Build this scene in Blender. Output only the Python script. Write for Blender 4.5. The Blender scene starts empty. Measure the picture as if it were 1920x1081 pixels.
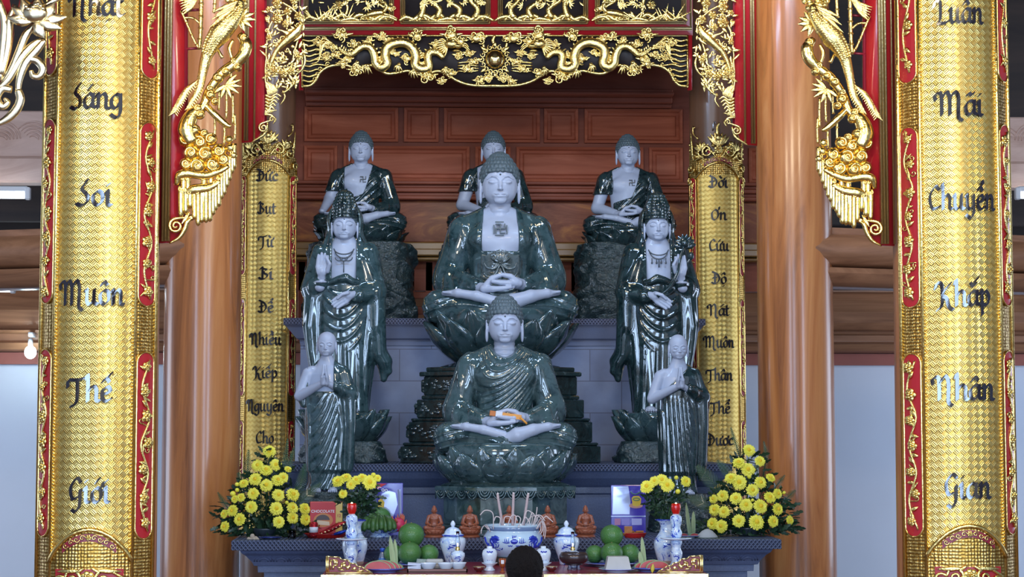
import bpy, math, random, unicodedata
import numpy as np
from mathutils import Vector

scene = bpy.context.scene
COL = scene.collection
PI = math.pi

# ------------------------------------------------------------------ camera, world, light, exposure
FOC, PITCH, YAW = 3600.0, math.radians(4.29), math.radians(2.18)
CAM = Vector((-0.37, 0.0, 1.55))
cam_data = bpy.data.cameras.new('camera')
cam_data.sensor_width = 36.0
cam_data.lens = FOC / 1920 * 36.0
cam_data.clip_end = 100
cam = bpy.data.objects.new('camera', cam_data)
cam.location = CAM
cam.rotation_euler = (PI / 2 + PITCH, 0, -YAW)
COL.objects.link(cam)
scene.camera = cam

world = bpy.data.worlds.new('sky')
scene.world = world
world.use_nodes = True
_nt = world.node_tree
_bg = _nt.nodes['Background']
_tc = _nt.nodes.new('ShaderNodeTexCoord')
_sx = _nt.nodes.new('ShaderNodeSeparateXYZ')
_cr = _nt.nodes.new('ShaderNodeValToRGB')
_cr.color_ramp.elements[0].position = 0.42
_cr.color_ramp.elements[0].color = (0.23, 0.21, 0.18, 1)
_cr.color_ramp.elements[1].position = 0.75
_cr.color_ramp.elements[1].color = (0.45, 0.62, 1.0, 1)
_e = _cr.color_ramp.elements.new(0.52)
_e.color = (0.85, 0.92, 1.0, 1)
_mp = _nt.nodes.new('ShaderNodeMapRange')
_mp.inputs[1].default_value = -1
_nt.links.new(_tc.outputs['Generated'], _sx.inputs[0])
_nt.links.new(_sx.outputs['Z'], _mp.inputs[0])
_nt.links.new(_mp.outputs[0], _cr.inputs[0])
_nt.links.new(_cr.outputs[0], _bg.inputs[0])
_bg.inputs[1].default_value = 0.9


def area(name, loc, target, sx, sy, power, color):
    d = bpy.data.lights.new(name, 'AREA')
    d.shape = 'RECTANGLE'
    d.size, d.size_y, d.energy, d.color = sx, sy, power, color
    o = bpy.data.objects.new(name, d)
    o.location = loc
    o.rotation_euler = (Vector(target) - Vector(loc)).to_track_quat('-Z', 'Y').to_euler()
    COL.objects.link(o)
    return o


# daylight through the tall doorways of the front of the hall, behind the photographer
for _x, _p in ((-4.6, 190), (-1.6, 155), (1.6, 155), (4.6, 190)):
    area('doorway_daylight', (_x, -1.6, 2.3), (_x * 0.3, 10, 1.9), 1.5, 3.0, _p, (0.46, 0.66, 1.0))
# added warm fill lights out of view, no real lamps, to warm the gold
for _x in (-2.4, 0.0, 2.4):
    area('gold_warm_fill', (_x, 4.8, 4.2), (_x * 0.85, 8.6, 1.9), 0.9, 0.4, 42, (1.0, 0.82, 0.56))
# added cool fill from above, brightens the statues and the screen
for _x in (-1.1, 1.1):
    area('altar_cool_fill', (_x, 9.4, 4.7), (_x * 0.5, 12.6, 1.9), 1.2, 0.12, 34, (0.46, 0.66, 1.0))
# small warm fill lights added to brighten the narrow gilded boards
for _s in (-1, 1):
    area('board_warm_fill', (_s * 1.2, 10.5, 4.7), (_s * 1.5, 12.95, 2.3), 0.4, 0.3, 8, (1.0, 0.80, 0.50))
# daylight from the side doors of the rear bays
for _s in (-1, 1):
    area('side_door_daylight', (_s * 7.6, 13.2, 2.0), (_s * 2.0, 14.2, 1.6), 2.2, 3.2, 130, (0.62, 0.76, 1.0))

vs = scene.view_settings
vs.view_transform = 'Standard'
vs.look = 'None'
vs.gamma = 1.0
vs.use_curve_mapping = False
vs.exposure = 0.35
scene.cycles.use_denoising = True
scene.cycles.max_bounces = 6
scene.cycles.glossy_bounces = 3
scene.cycles.diffuse_bounces = 3
scene.cycles.caustics_reflective = False
scene.cycles.caustics_refractive = False
scene.cycles.sample_clamp_indirect = 4.0

# ------------------------------------------------------------------ helpers
_F = Vector((math.sin(YAW) * math.cos(PITCH), math.cos(YAW) * math.cos(PITCH), math.sin(PITCH)))
_R = Vector((math.cos(YAW), -math.sin(YAW), 0))
_U = _R.cross(_F)


def at(px, py, Y):
    """The point at depth Y seen at a pixel of the 1920x1081 photograph."""
    d = _F * FOC + _R * (px - 960) + _U * (540.5 - py)
    return CAM + d * ((Y - CAM.y) / d.y)


def sc(Y):
    return FOC / Y          # pixels per metre at that depth


def empty(name, loc, rz=0.0, s=1.0):
    o = bpy.data.objects.new(name, None)
    o.location = loc
    o.rotation_euler = (0, 0, rz)
    o.scale = (s, s, s)
    COL.objects.link(o)
    return o


def tag(o, label, cat, group=None, kind=None):
    o['label'] = label
    o['category'] = cat
    if group:
        o['group'] = group
    if kind:
        o['kind'] = kind
    return o


def thing(name, label, cat, loc=(0, 0, 0), rz=0.0, s=1.0, group=None, kind=None):
    return tag(empty(name, loc, rz, s), label, cat, group, kind)


def link(name, me, mat, parent=None):
    o = bpy.data.objects.new(name, me)
    if mat is not None:
        if len(me.materials) == 0:
            me.materials.append(mat)
    COL.objects.link(o)
    if parent is not None:
        o.parent = parent
    return o


def copy_tree(o, parent=None):
    c = o.copy()
    COL.objects.link(c)
    if parent is not None:
        c.parent = parent
    for ch in [q for q in o.children]:
        copy_tree(ch, c)
    return c


def np_mesh(name, verts, faces, smooth=True):
    """verts (n,3), faces: list of index lists, or an (m,4) array."""
    me = bpy.data.meshes.new(name)
    if isinstance(faces, np.ndarray):
        v = np.ascontiguousarray(verts, np.float32)
        m, k = faces.shape
        me.vertices.add(len(v))
        me.vertices.foreach_set('co', v.ravel())
        me.loops.add(m * k)
        me.loops.foreach_set('vertex_index', faces.astype(np.int32).ravel())
        me.polygons.add(m)
        me.polygons.foreach_set('loop_start', np.arange(0, m * k, k, dtype=np.int32))
        try:
            me.polygons.foreach_set('loop_total', np.full(m, k, np.int32))
        except Exception:
            pass
    else:
        me.from_pydata([tuple(p) for p in verts], [], faces)
    if smooth:
        me.polygons.foreach_set('use_smooth', [True] * len(me.polygons))
    me.update(calc_edges=True)
    me.validate()
    return me


def crom(pts, n=6, closed=False):
    """Catmull-Rom through the points."""
    P = [np.array(p, float) for p in pts]
    if len(P) < 3:
        return P
    out = []
    N = len(P)
    rng = range(N if closed else N - 1)
    for i in rng:
        p1, p2 = P[i], P[(i + 1) % N]
        p0 = P[(i - 1) % N] if (closed or i > 0) else 2 * p1 - p2
        p3 = P[(i + 2) % N] if (closed or i + 2 < N) else 2 * p2 - p1
        for k in range(n):
            t = k / n
            out.append(0.5 * ((2 * p1) + (p2 - p0) * t + (2 * p0 - 5 * p1 + 4 * p2 - p3) * t * t
                              + (3 * p1 - p0 - 3 * p2 + p3) * t ** 3))
    if not closed:
        out.append(P[-1])
    return out


class MB:
    """Collects shapes into one mesh."""

    def __init__(s):
        s.v, s.f = [], []

    def add(s, verts, faces):
        b = len(s.v)
        s.v.extend([tuple(p) for p in verts])
        s.f.extend([[i + b for i in q] for q in faces])
        return s

    def box(s, lo, hi, bev=0.0):
        (x0, y0, z0), (x1, y1, z1) = lo, hi
        if bev <= 0:
            vs_ = [(x0, y0, z0), (x1, y0, z0), (x1, y1, z0), (x0, y1, z0),
                   (x0, y0, z1), (x1, y0, z1), (x1, y1, z1), (x0, y1, z1)]
            return s.add(vs_, [[0, 3, 2, 1], [4, 5, 6, 7], [0, 1, 5, 4], [1, 2, 6, 5], [2, 3, 7, 6], [3, 0, 4, 7]])
        b = min(bev, (x1 - x0) / 2.01, (y1 - y0) / 2.01, (z1 - z0) / 2.01)
        rings = []
        for z, e in ((z0, b), (z0 + b, 0), (z1 - b, 0), (z1, b)):
            rings.append([(x0 + b + e * 0 + (0 if e == 0 else 0), y0 + e, z), (x1 - b, y0 + e, z), (x1 - e, y0 + b, z), (x1 - e, y1 - b, z),
                          (x1 - b, y1 - e, z), (x0 + b, y1 - e, z), (x0 + e, y1 - b, z), (x0 + e, y0 + b, z)])
        return s.loft(rings, True, True, True)

    def loft(s, rings, closed=True, cap0=True, cap1=True):
        n = len(rings[0])
        vs_ = [p for r in rings for p in r]
        fs = []
        for i in range(len(rings) - 1):
            for j in range(n if closed else n - 1):
                k = (j + 1) % n
                fs.append([i * n + j, i * n + k, (i + 1) * n + k, (i + 1) * n + j])
        if cap0:
            fs.append(list(range(n))[::-1])
        if cap1:
            fs.append([(len(rings) - 1) * n + j for j in range(n)])
        return s.add(vs_, fs)

    def lathe(s, prof, c=(0, 0, 0), n=32, a0=0.0, a1=2 * PI, sx=1.0, sy=1.0, cap=True):
        """prof: (r, z) from the bottom up, about the z axis through c."""
        full = abs(a1 - a0 - 2 * PI) < 1e-6
        m = n if full else n + 1
        rings = []
        for r, z in prof:
            rings.append([(c[0] + sx * max(r, 1e-4) * math.cos(a0 + (a1 - a0) * j / n),
                           c[1] + sy * max(r, 1e-4) * math.sin(a0 + (a1 - a0) * j / n), c[2] + z) for j in range(m)])
        return s.loft(rings, full, cap and full, cap and full)

    def ell(s, c, r, n=10, m=7, rot=None):
        vs_, fs = [], []
        cx = Vector(c)
        for i in range(m + 1):
            th = PI * i / m
            for j in range(n):
                ph = 2 * PI * j / n
                p = Vector((r[0] * math.sin(th) * math.cos(ph), r[1] * math.sin(th) * math.sin(ph), -r[2] * math.cos(th)))
                if rot is not None:
                    p = rot @ p
                vs_.append(p + cx)
        for i in range(m):
            for j in range(n):
                k = (j + 1) % n
                fs.append([i * n + j, i * n + k, (i + 1) * n + k, (i + 1) * n + j])
        return s.add(vs_, fs)

    def tube(s, pts, r, n=8, flat=1.0, caps=True, up=None):
        """Swept round (or flattened along `up`) section; r a number or one per point."""
        P = np.array([tuple(p) for p in pts], float)
        N = len(P)
        R = np.full(N, r, float) if np.isscalar(r) else np.array(r, float)
        if len(R) != N:
            R = np.interp(np.linspace(0, 1, N), np.linspace(0, 1, len(R)), R)
        T = np.gradient(P, axis=0)
        T /= (np.linalg.norm(T, axis=1, keepdims=True) + 1e-9)
        nn = np.array(up if up is not None else ((0, 0, 1) if abs(T[0][2]) < 0.9 else (1, 0, 0)), float)
        rings = []
        for i in range(N):
            t = T[i]
            if up is not None:
                nn = np.array(up, float)
            nn = nn - t * np.dot(nn, t)
            nn /= (np.linalg.norm(nn) + 1e-9)
            b = np.cross(t, nn)
            ring = []
            for j in range(n):
                a = 2 * PI * j / n
                ring.append(P[i] + R[i] * (math.cos(a) * b + flat * math.sin(a) * nn))
            rings.append(ring)
        return s.loft(rings, True, caps, caps)

    def prism(s, poly, fn, d0, d1):
        """Outline poly (2-D) pushed through depth: fn(u, v, d) -> point."""
        n = len(poly)
        return s.loft([[fn(u, v, d0) for u, v in poly], [fn(u, v, d1) for u, v in poly]], True, True, True)

    def build(s, name, mat, parent=None, smooth=True, world=False, angle=None):
        v = np.array(s.v, float)
        if world and parent is not None:
            p = parent
            off = np.zeros(3)
            while p is not None:
                off += np.array(p.location)
                p = p.parent
            v = v - off
        me = np_mesh(name, v, s.f, smooth)
        o = link(name, me, mat, parent)
        if angle is not None:
            try:
                me.set_sharp_from_angle(angle=math.radians(angle))
            except Exception:
                pass
        return o


# ------------------------------------------------------------------ distance fields for carved figures
class Field:
    def __init__(s, lo, hi, h):
        s.h = h
        s.lo = np.array(lo, float)
        ax = [np.arange(lo[i], hi[i] + h, h, dtype=np.float32) for i in range(3)]
        s.x, s.y, s.z = ax[0][:, None, None], ax[1][None, :, None], ax[2][None, None, :]

    def ell(s, c, r):
        a, b, d = (s.x - c[0]), (s.y - c[1]), (s.z - c[2])
        k0 = np.sqrt((a / r[0]) ** 2 + (b / r[1]) ** 2 + (d / r[2]) ** 2)
        k1 = np.sqrt((a / r[0] ** 2) ** 2 + (b / r[1] ** 2) ** 2 + (d / r[2] ** 2) ** 2) + 1e-6
        return k0 * (k0 - 1) / k1

    def cap(s, a, b, ra, rb=None, sy=1.0):
        rb = ra if rb is None else rb
        ba = [b[i] - a[i] for i in range(3)]
        L = sum(q * q for q in ba) + 1e-9
        px, py, pz = s.x - a[0], s.y - a[1], s.z - a[2]
        t = np.clip((px * ba[0] + py * ba[1] + pz * ba[2]) / L, 0, 1)
        return np.sqrt((px - t * ba[0]) ** 2 + ((py - t * ba[1]) / sy) ** 2 + (pz - t * ba[2]) ** 2) - (ra + (rb - ra) * t)

    def chain(s, pts, rad, k=0.0):
        d = None
        for i in range(len(pts) - 1):
            q = s.cap(pts[i], pts[i + 1], rad[i] if not np.isscalar(rad) else rad, rad[i + 1] if not np.isscalar(rad) else rad)
            d = q if d is None else (smin(d, q, k) if k > 0 else np.minimum(d, q))
        return d

    def box(s, c, r, rd=0.0):
        q = [np.abs(s.x - c[0]) - r[0] + rd, np.abs(s.y - c[1]) - r[1] + rd, np.abs(s.z - c[2]) - r[2] + rd]
        o = np.sqrt(np.maximum(q[0], 0) ** 2 + np.maximum(q[1], 0) ** 2 + np.maximum(q[2], 0) ** 2)
        return o + np.minimum(np.maximum(q[0], np.maximum(q[1], q[2])), 0) - rd

    def zprof(s, tab, k=1.0):
        """Elliptical section per height: rows (z, cx, cy, rx, ry)."""
        T = np.array(tab, float)
        T = T[np.argsort(T[:, 0])]
        z = s.z
        f = [np.interp(z, T[:, 0], T[:, i]).astype(np.float32) for i in range(1, 5)]
        q = np.sqrt(((s.x - f[0]) / f[2]) ** 2 + ((s.y - f[1]) / f[3]) ** 2)
        d = (q - 1) * np.minimum(f[2], f[3])
        return np.maximum(d, np.maximum(T[0, 0] - z, z - T[-1, 0]))

    def mesh(s, d, name):
        v, q = nets(np.broadcast_to(d, (s.x.size, s.y.size, s.z.size)), s.lo, s.h)
        return np_mesh(name, v, q)


def smin(a, b, k):
    h = np.clip(0.5 + 0.5 * (b - a) / k, 0, 1)
    return b + (a - b) * h - k * h * (1 - h)


def smax(a, b, k):
    return -smin(-a, -b, k)


def nets(d, lo, h):
    d = np.ascontiguousarray(d, np.float32)
    s = d < 0
    c = np.zeros(tuple(n - 1 for n in d.shape), np.int8)
    cor = [(i, j, k) for i in (0, 1) for j in (0, 1) for k in (0, 1)]
    for i, j, k in cor:
        c += s[i:d.shape[0] - 1 + i, j:d.shape[1] - 1 + j, k:d.shape[2] - 1 + k]
    act = (c > 0) & (c < 8)
    ii = np.argwhere(act)
    idx = np.full(act.shape, -1, np.int64)
    idx[act] = np.arange(len(ii))
    pos = np.zeros((len(ii), 3))
    cnt = np.zeros(len(ii))
    for a in cor:
        for ax in range(3):
            if a[ax] == 1:
                continue
            b = list(a)
            b[ax] = 1
            da = d[ii[:, 0] + a[0], ii[:, 1] + a[1], ii[:, 2] + a[2]]
            db = d[ii[:, 0] + b[0], ii[:, 1] + b[1], ii[:, 2] + b[2]]
            m = (da < 0) != (db < 0)
            t = da[m] / (da[m] - db[m])
            p = np.tile(np.array(a, float), (m.sum(), 1))
            p[:, ax] += t
            pos[m] += p
            cnt[m] += 1
    v = (ii + pos / cnt[:, None]) * h + lo
    F = []
    for ax in range(3):
        A = [slice(None)] * 3
        B = [slice(None)] * 3
        A[ax], B[ax] = slice(0, -1), slice(1, None)
        sa, sb = s[tuple(A)], s[tuple(B)]
        e = np.argwhere(sa != sb)
        o1, o2 = (ax + 1) % 3, (ax + 2) % 3
        lim = act.shape
        e = e[(e[:, o1] > 0) & (e[:, o2] > 0) & (e[:, o1] < lim[o1]) & (e[:, o2] < lim[o2])]
        ins = s[e[:, 0], e[:, 1], e[:, 2]]
        q = []
        for u, w in ((-1, -1), (0, -1), (0, 0), (-1, 0)):
            g = e.copy()
            g[:, o1] += u
            g[:, o2] += w
            q.append(idx[g[:, 0], g[:, 1], g[:, 2]])
        q = np.stack(q, 1)
        q[~ins] = q[~ins][:, ::-1]
        F.append(q)
    return v, np.concatenate(F)


# ------------------------------------------------------------------ materials
def _mat(name):
    m = bpy.data.materials.new(name)
    m.use_nodes = True
    nt = m.node_tree
    return m, nt, nt.nodes['Principled BSDF']


def plain(name, col, rough=0.5, metal=0.0, coat=0.0, emis=None, estr=0.0, trans=0.0, noise=0.0, nscale=20.0, bump=0.0, bscale=60.0, ior=None):
    m, nt, b = _mat(name)
    b.inputs['Base Color'].default_value = (*col, 1)
    b.inputs['Roughness'].default_value = rough
    b.inputs['Metallic'].default_value = metal
    b.inputs['Coat Weight'].default_value = coat
    b.inputs['Coat Roughness'].default_value = 0.06
    b.inputs['Transmission Weight'].default_value = trans
    if ior:
        b.inputs['IOR'].default_value = ior
    if emis:
        b.inputs['Emission Color'].default_value = (*emis, 1)
        b.inputs['Emission Strength'].default_value = estr
    if noise > 0 or bump > 0:
        tc = nt.nodes.new('ShaderNodeTexCoord')
        if noise > 0:
            n = nt.nodes.new('ShaderNodeTexNoise')
            n.inputs['Scale'].default_value = nscale
            n.inputs['Detail'].default_value = 4
            nt.links.new(tc.outputs['Object'], n.inputs['Vector'])
            mx = nt.nodes.new('ShaderNodeMix')
            mx.data_type = 'RGBA'
            mx.inputs['A'].default_value = (*[c * (1 - noise) for c in col], 1)
            mx.inputs['B'].default_value = (*[min(1, c * (1 + noise)) for c in col], 1)
            nt.links.new(n.outputs['Fac'], mx.inputs['Factor'])
            nt.links.new(mx.outputs['Result'], b.inputs['Base Color'])
        if bump > 0:
            n = nt.nodes.new('ShaderNodeTexNoise')
            n.inputs['Scale'].default_value = bscale
            n.inputs['Detail'].default_value = 3
            nt.links.new(tc.outputs['Object'], n.inputs['Vector'])
            bp = nt.nodes.new('ShaderNodeBump')
            bp.inputs['Strength'].default_value = bump
            bp.inputs['Distance'].default_value = 0.01
            nt.links.new(n.outputs['Fac'], bp.inputs['Height'])
            nt.links.new(bp.outputs[0], b.inputs['Normal'])
    return m


def ramp(nt, stops):
    r = nt.nodes.new('ShaderNodeValToRGB')
    el = r.color_ramp.elements
    while len(el) < len(stops):
        el.new(0.5)
    for e, (p, c) in zip(el, stops):
        e.position = p
        e.color = (*c, 1)
    return r


def wood(name, cols, stretch=(8, 8, 0.7), rough=0.28, coat=0.35, swirl=1.2, bump=0.12, spec=0.5):
    m, nt, b = _mat(name)
    tc = nt.nodes.new('ShaderNodeTexCoord')
    mp = nt.nodes.new('ShaderNodeMapping')
    mp.inputs['Scale'].default_value = stretch
    nt.links.new(tc.outputs['Object'], mp.inputs[0])
    n = nt.nodes.new('ShaderNodeTexNoise')
    n.inputs['Scale'].default_value = 1.0
    n.inputs['Detail'].default_value = 7
    n.inputs['Roughness'].default_value = 0.62
    n.inputs['Distortion'].default_value = swirl
    nt.links.new(mp.outputs[0], n.inputs['Vector'])
    r = ramp(nt, [(0.30, cols[0]), (0.5, cols[1]), (0.68, cols[2])])
    nt.links.new(n.outputs['Fac'], r.inputs[0])
    nt.links.new(r.outputs[0], b.inputs['Base Color'])
    b.inputs['Roughness'].default_value = rough
    b.inputs['Coat Weight'].default_value = coat
    b.inputs['Specular IOR Level'].default_value = spec
    b.inputs['Coat Roughness'].default_value = 0.12
    bp = nt.nodes.new('ShaderNodeBump')
    bp.inputs['Strength'].default_value = bump
    bp.inputs['Distance'].default_value = 0.01
    nt.links.new(n.outputs['Fac'], bp.inputs['Height'])
    nt.links.new(bp.outputs[0], b.inputs['Normal'])
    return m


def jade(name, dark, mid, light, scale=3.0, rough=0.10, lo=0.36, bump=0.0):
    m, nt, b = _mat(name)
    tc = nt.nodes.new('ShaderNodeTexCoord')
    n = nt.nodes.new('ShaderNodeTexNoise')
    n.inputs['Scale'].default_value = scale
    n.inputs['Detail'].default_value = 8
    n.inputs['Roughness'].default_value = 0.65
    n.inputs['Distortion'].default_value = 0.8
    nt.links.new(tc.outputs['Object'], n.inputs['Vector'])
    r = ramp(nt, [(lo, dark), (0.52, mid), (0.62, mid), (0.74, light)])
    nt.links.new(n.outputs['Fac'], r.inputs[0])
    nt.links.new(r.outputs[0], b.inputs['Base Color'])
    b.inputs['Roughness'].default_value = rough
    b.inputs['Coat Weight'].default_value = 0.6
    b.inputs['Coat Roughness'].default_value = 0.03
    b.inputs['Specular IOR Level'].default_value = 0.7
    if bump:
        n2 = nt.nodes.new('ShaderNodeTexNoise')
        n2.inputs['Scale'].default_value = scale * 2.2
        n2.inputs['Detail'].default_value = 8
        nt.links.new(tc.outputs['Object'], n2.inputs['Vector'])
        bp = nt.nodes.new('ShaderNodeBump')
        bp.inputs['Strength'].default_value = bump
        bp.inputs['Distance'].default_value = 0.05
        nt.links.new(n2.outputs['Fac'], bp.inputs['Height'])
        nt.links.new(bp.outputs[0], b.inputs['Normal'])
        nt.links.new(bp.outputs[0], b.inputs['Coat Normal'])
    return m


def fret(name, period, rough=0.33):
    """Gold sheet pressed with a diagonal interlocking weave."""
    m, nt, b = _mat(name)
    N, L = nt.nodes.new, nt.links.new
    uv = N('ShaderNodeUVMap')
    sp = N('ShaderNodeSeparateXYZ')
    L(uv.outputs[0], sp.inputs[0])

    def mth(op, a, c=None):
        q = N('ShaderNodeMath')
        q.operation = op
        for i, v in enumerate((a, c)):
            if v is None:
                continue
            if isinstance(v, (int, float)):
                q.inputs[i].default_value = v
            else:
                L(v, q.inputs[i])
        return q.outputs[0]
    k = 1.0 / period
    u = mth('MULTIPLY', mth('ADD', sp.outputs[0], sp.outputs[1]), k)
    v = mth('MULTIPLY', mth('SUBTRACT', sp.outputs[0], sp.outputs[1]), k)
    par = mth('MODULO', mth('ADD', mth('FLOOR', u), mth('FLOOR', v)), 2.0)
    par = mth('ABSOLUTE', par)
    su = mth('PINGPONG', mth('MULTIPLY', u, 3.0), 0.5)
    sv = mth('PINGPONG', mth('MULTIPLY', v, 3.0), 0.5)
    mx = N('ShaderNodeMix')
    mx.data_type = 'FLOAT'
    L(par, mx.inputs['Factor'])
    L(su, mx.inputs['A'])
    L(sv, mx.inputs['B'])
    fu = mth('FRACT', u)
    fv = mth('FRACT', v)
    m2 = N('ShaderNodeMix')
    m2.data_type = 'FLOAT'
    L(par, m2.inputs['Factor'])
    L(fu, m2.inputs['A'])
    L(fv, m2.inputs['B'])
    h = mth('ADD', mth('MULTIPLY', mx.outputs['Result'], 0.8), mth('MULTIPLY', m2.outputs['Result'], 0.75))
    bp = N('ShaderNodeBump')
    bp.inputs['Strength'].default_value = 0.75
    bp.inputs['Distance'].default_value = 0.004
    L(h, bp.inputs['Height'])
    L(bp.outputs[0], b.inputs['Normal'])
    r = ramp(nt, [(0.0, (0.40, 0.19, 0.025)), (0.25, (0.85, 0.53, 0.12)), (0.8, (1.0, 0.75, 0.25))])
    L(h, r.inputs[0])
    L(r.outputs[0], b.inputs['Base Color'])
    b.inputs['Metallic'].default_value = 1.0
    b.inputs['Roughness'].default_value = rough
    return m


def porcelain(name, scale=22.0, thr=0.56, blue=(0.02, 0.06, 0.45)):
    m, nt, b = _mat(name)
    tc = nt.nodes.new('ShaderNodeTexCoord')
    n = nt.nodes.new('ShaderNodeTexNoise')
    n.inputs['Scale'].default_value = scale
    n.inputs['Detail'].default_value = 3.5
    n.inputs['Distortion'].default_value = 2.2
    nt.links.new(tc.outputs['Object'], n.inputs['Vector'])
    w = (0.66, 0.78, 0.90)
    r = ramp(nt, [(thr - 0.10, w), (thr - 0.03, (0.38, 0.55, 0.85)), (thr + 0.02, w), (thr + 0.05, blue)])
    nt.links.new(n.outputs['Fac'], r.inputs[0])
    nt.links.new(r.outputs[0], b.inputs['Base Color'])
    b.inputs['Roughness'].default_value = 0.12
    b.inputs['Coat Weight'].default_value = 0.5
    return m


GOLD = plain('polished_gold', (1.0, 0.70, 0.22), 0.20, 1.0, bump=0.25, bscale=45)
GOLD_CARVED = plain('carved_gold', (1.0, 0.70, 0.24), 0.24, 1.0, noise=0.12, nscale=30, bump=0.30, bscale=150)
GOLD_DULL = plain('dull_gold_trim', (0.72, 0.56, 0.27), 0.36, 1.0, bump=0.2, bscale=90)
GOLD_PALE = plain('pale_gold', (1.0, 0.82, 0.50), 0.25, 1.0, bump=0.15, bscale=30)
FRET_BIG = fret('gold_fret_sheet', 0.030)
FRET_SMALL = fret('gold_fret_sheet_small', 0.032, rough=0.44)


def cellgold(name, scale):
    m, nt, b = _mat(name)
    tc = nt.nodes.new('ShaderNodeTexCoord')
    v = nt.nodes.new('ShaderNodeTexVoronoi')
    v.inputs['Scale'].default_value = scale
    v.inputs['Randomness'].default_value = 0.25
    nt.links.new(tc.outputs['Object'], v.inputs['Vector'])
    r = ramp(nt, [(0.15, (1.0, 0.74, 0.26)), (0.6, (0.42, 0.22, 0.04))])
    nt.links.new(v.outputs['Distance'], r.inputs[0])
    nt.links.new(r.outputs[0], b.inputs['Base Color'])
    bp = nt.nodes.new('ShaderNodeBump')
    bp.inputs['Strength'].default_value = 0.8
    bp.inputs['Distance'].default_value = 0.006
    bp.invert = True
    nt.links.new(v.outputs['Distance'], bp.inputs['Height'])
    nt.links.new(bp.outputs[0], b.inputs['Normal'])
    b.inputs['Metallic'].default_value = 1.0
    b.inputs['Roughness'].default_value = 0.32
    return m


GOLD_HONEY = cellgold('gold_honeycomb', 75)
RED = plain('red_lacquer', (0.42, 0.012, 0.018), 0.30, 0, 0.5)
RED_DEEP = plain('deep_red_lacquer', (0.26, 0.010, 0.025), 0.34, 0, 0.4)
BLACK_BOARD = plain('black_backing', (0.018, 0.012, 0.012), 0.6)
LETTER = plain('black_lettering', (0.010, 0.006, 0.010), 0.07, 0, 1.0)
LETTER_SATIN = plain('satin_black_lettering', (0.010, 0.006, 0.010), 0.35)
PILLAR_WOOD = wood('pillar_wood', [(0.15, 0.046, 0.015), (0.46, 0.165, 0.046), (0.60, 0.26, 0.085)], (6.5, 6.5, 0.5), 0.30, 0.30, spec=0.35)
PILLAR_DARK = wood('dark_pillar_wood', [(0.10, 0.045, 0.022), (0.17, 0.08, 0.04), (0.23, 0.11, 0.06)], (5, 5, 0.35), 0.35, 0.3)
BEAM_WOOD = wood('beam_wood', [(0.18, 0.077, 0.038), (0.30, 0.14, 0.07), (0.41, 0.20, 0.105)], (0.7, 5, 9), 0.4, 0.25)
PANEL_WOOD = wood('panel_wood', [(0.34, 0.085, 0.040), (0.44, 0.120, 0.058), (0.54, 0.165, 0.085)], (0.9, 6, 6), 0.6, 0.0, spec=0.15)
PANEL_DARK = wood('frame_wood', [(0.22, 0.055, 0.028), (0.29, 0.076, 0.038), (0.36, 0.10, 0.052)], (0.9, 6, 7), 0.55, 0.04, spec=0.25)
SWIRL_WOOD = wood('swirl_wood', [(0.19, 0.062, 0.034), (0.29, 0.10, 0.054), (0.50, 0.20, 0.065)], (1.6, 4, 3.5), 0.55, 0.05, 3.5, spec=0.2)
DARK_WOOD = wood('roof_wood', [(0.02, 0.012, 0.010), (0.032, 0.02, 0.015), (0.05, 0.03, 0.022)], (0.8, 5, 5), 0.6, 0.0)
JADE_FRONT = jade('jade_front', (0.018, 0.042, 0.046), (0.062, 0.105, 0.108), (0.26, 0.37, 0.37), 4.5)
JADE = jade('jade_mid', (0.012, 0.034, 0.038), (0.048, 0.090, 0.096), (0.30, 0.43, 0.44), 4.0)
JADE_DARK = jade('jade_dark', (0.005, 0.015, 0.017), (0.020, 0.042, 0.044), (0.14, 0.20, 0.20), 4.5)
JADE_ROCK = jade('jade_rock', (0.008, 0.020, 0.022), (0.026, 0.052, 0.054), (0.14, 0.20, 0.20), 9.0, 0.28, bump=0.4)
SKIN_STONE = plain('pale_stone', (0.42, 0.47, 0.58), 0.42, 0, 0.12, noise=0.06, nscale=6)
HAIR_STONE = plain('grey_green_stone', (0.085, 0.12, 0.135), 0.45, noise=0.35, nscale=18)
GRANITE = plain('dark_granite', (0.095, 0.128, 0.235), 0.42, 0, 0.1, noise=0.25, nscale=90, bump=0.15, bscale=120)
GRANITE_LIGHT = plain('light_granite', (0.26, 0.29, 0.42), 0.5, noise=0.2, nscale=5, bump=0.1, bscale=90)
PLASTER = plain('plaster', (0.66, 0.71, 0.80), 0.8, noise=0.04, nscale=3)
TERRACOTTA = plain('terracotta', (0.27, 0.075, 0.032), 0.42, 0, 0.2, noise=0.25, nscale=30)
BRICK_RED = plain('brick_red_paint', (0.32, 0.10, 0.075), 0.7, noise=0.15, nscale=8)
PORCELAIN = porcelain('blue_white_porcelain', 15.0, 0.55)
PORCELAIN_FINE = porcelain('fine_blue_white_porcelain', 26, 0.56)
WHITE_GLAZE = plain('white_glaze', (0.66, 0.76, 0.88), 0.12, 0, 0.5)
BLUE_GLAZE = plain('cobalt_glaze', (0.015, 0.04, 0.42), 0.15, 0, 0.5)
# ------------------------------------------------------------------ the room
def slab(name, lo, hi, mat, label=None, cat=None, kind='structure', bev=0.0):
    o = MB().box(lo, hi, bev).build(name, mat, smooth=False)
    if kind:
        o['kind'] = kind
    if label:
        tag(o, label, cat)
    return o


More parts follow.
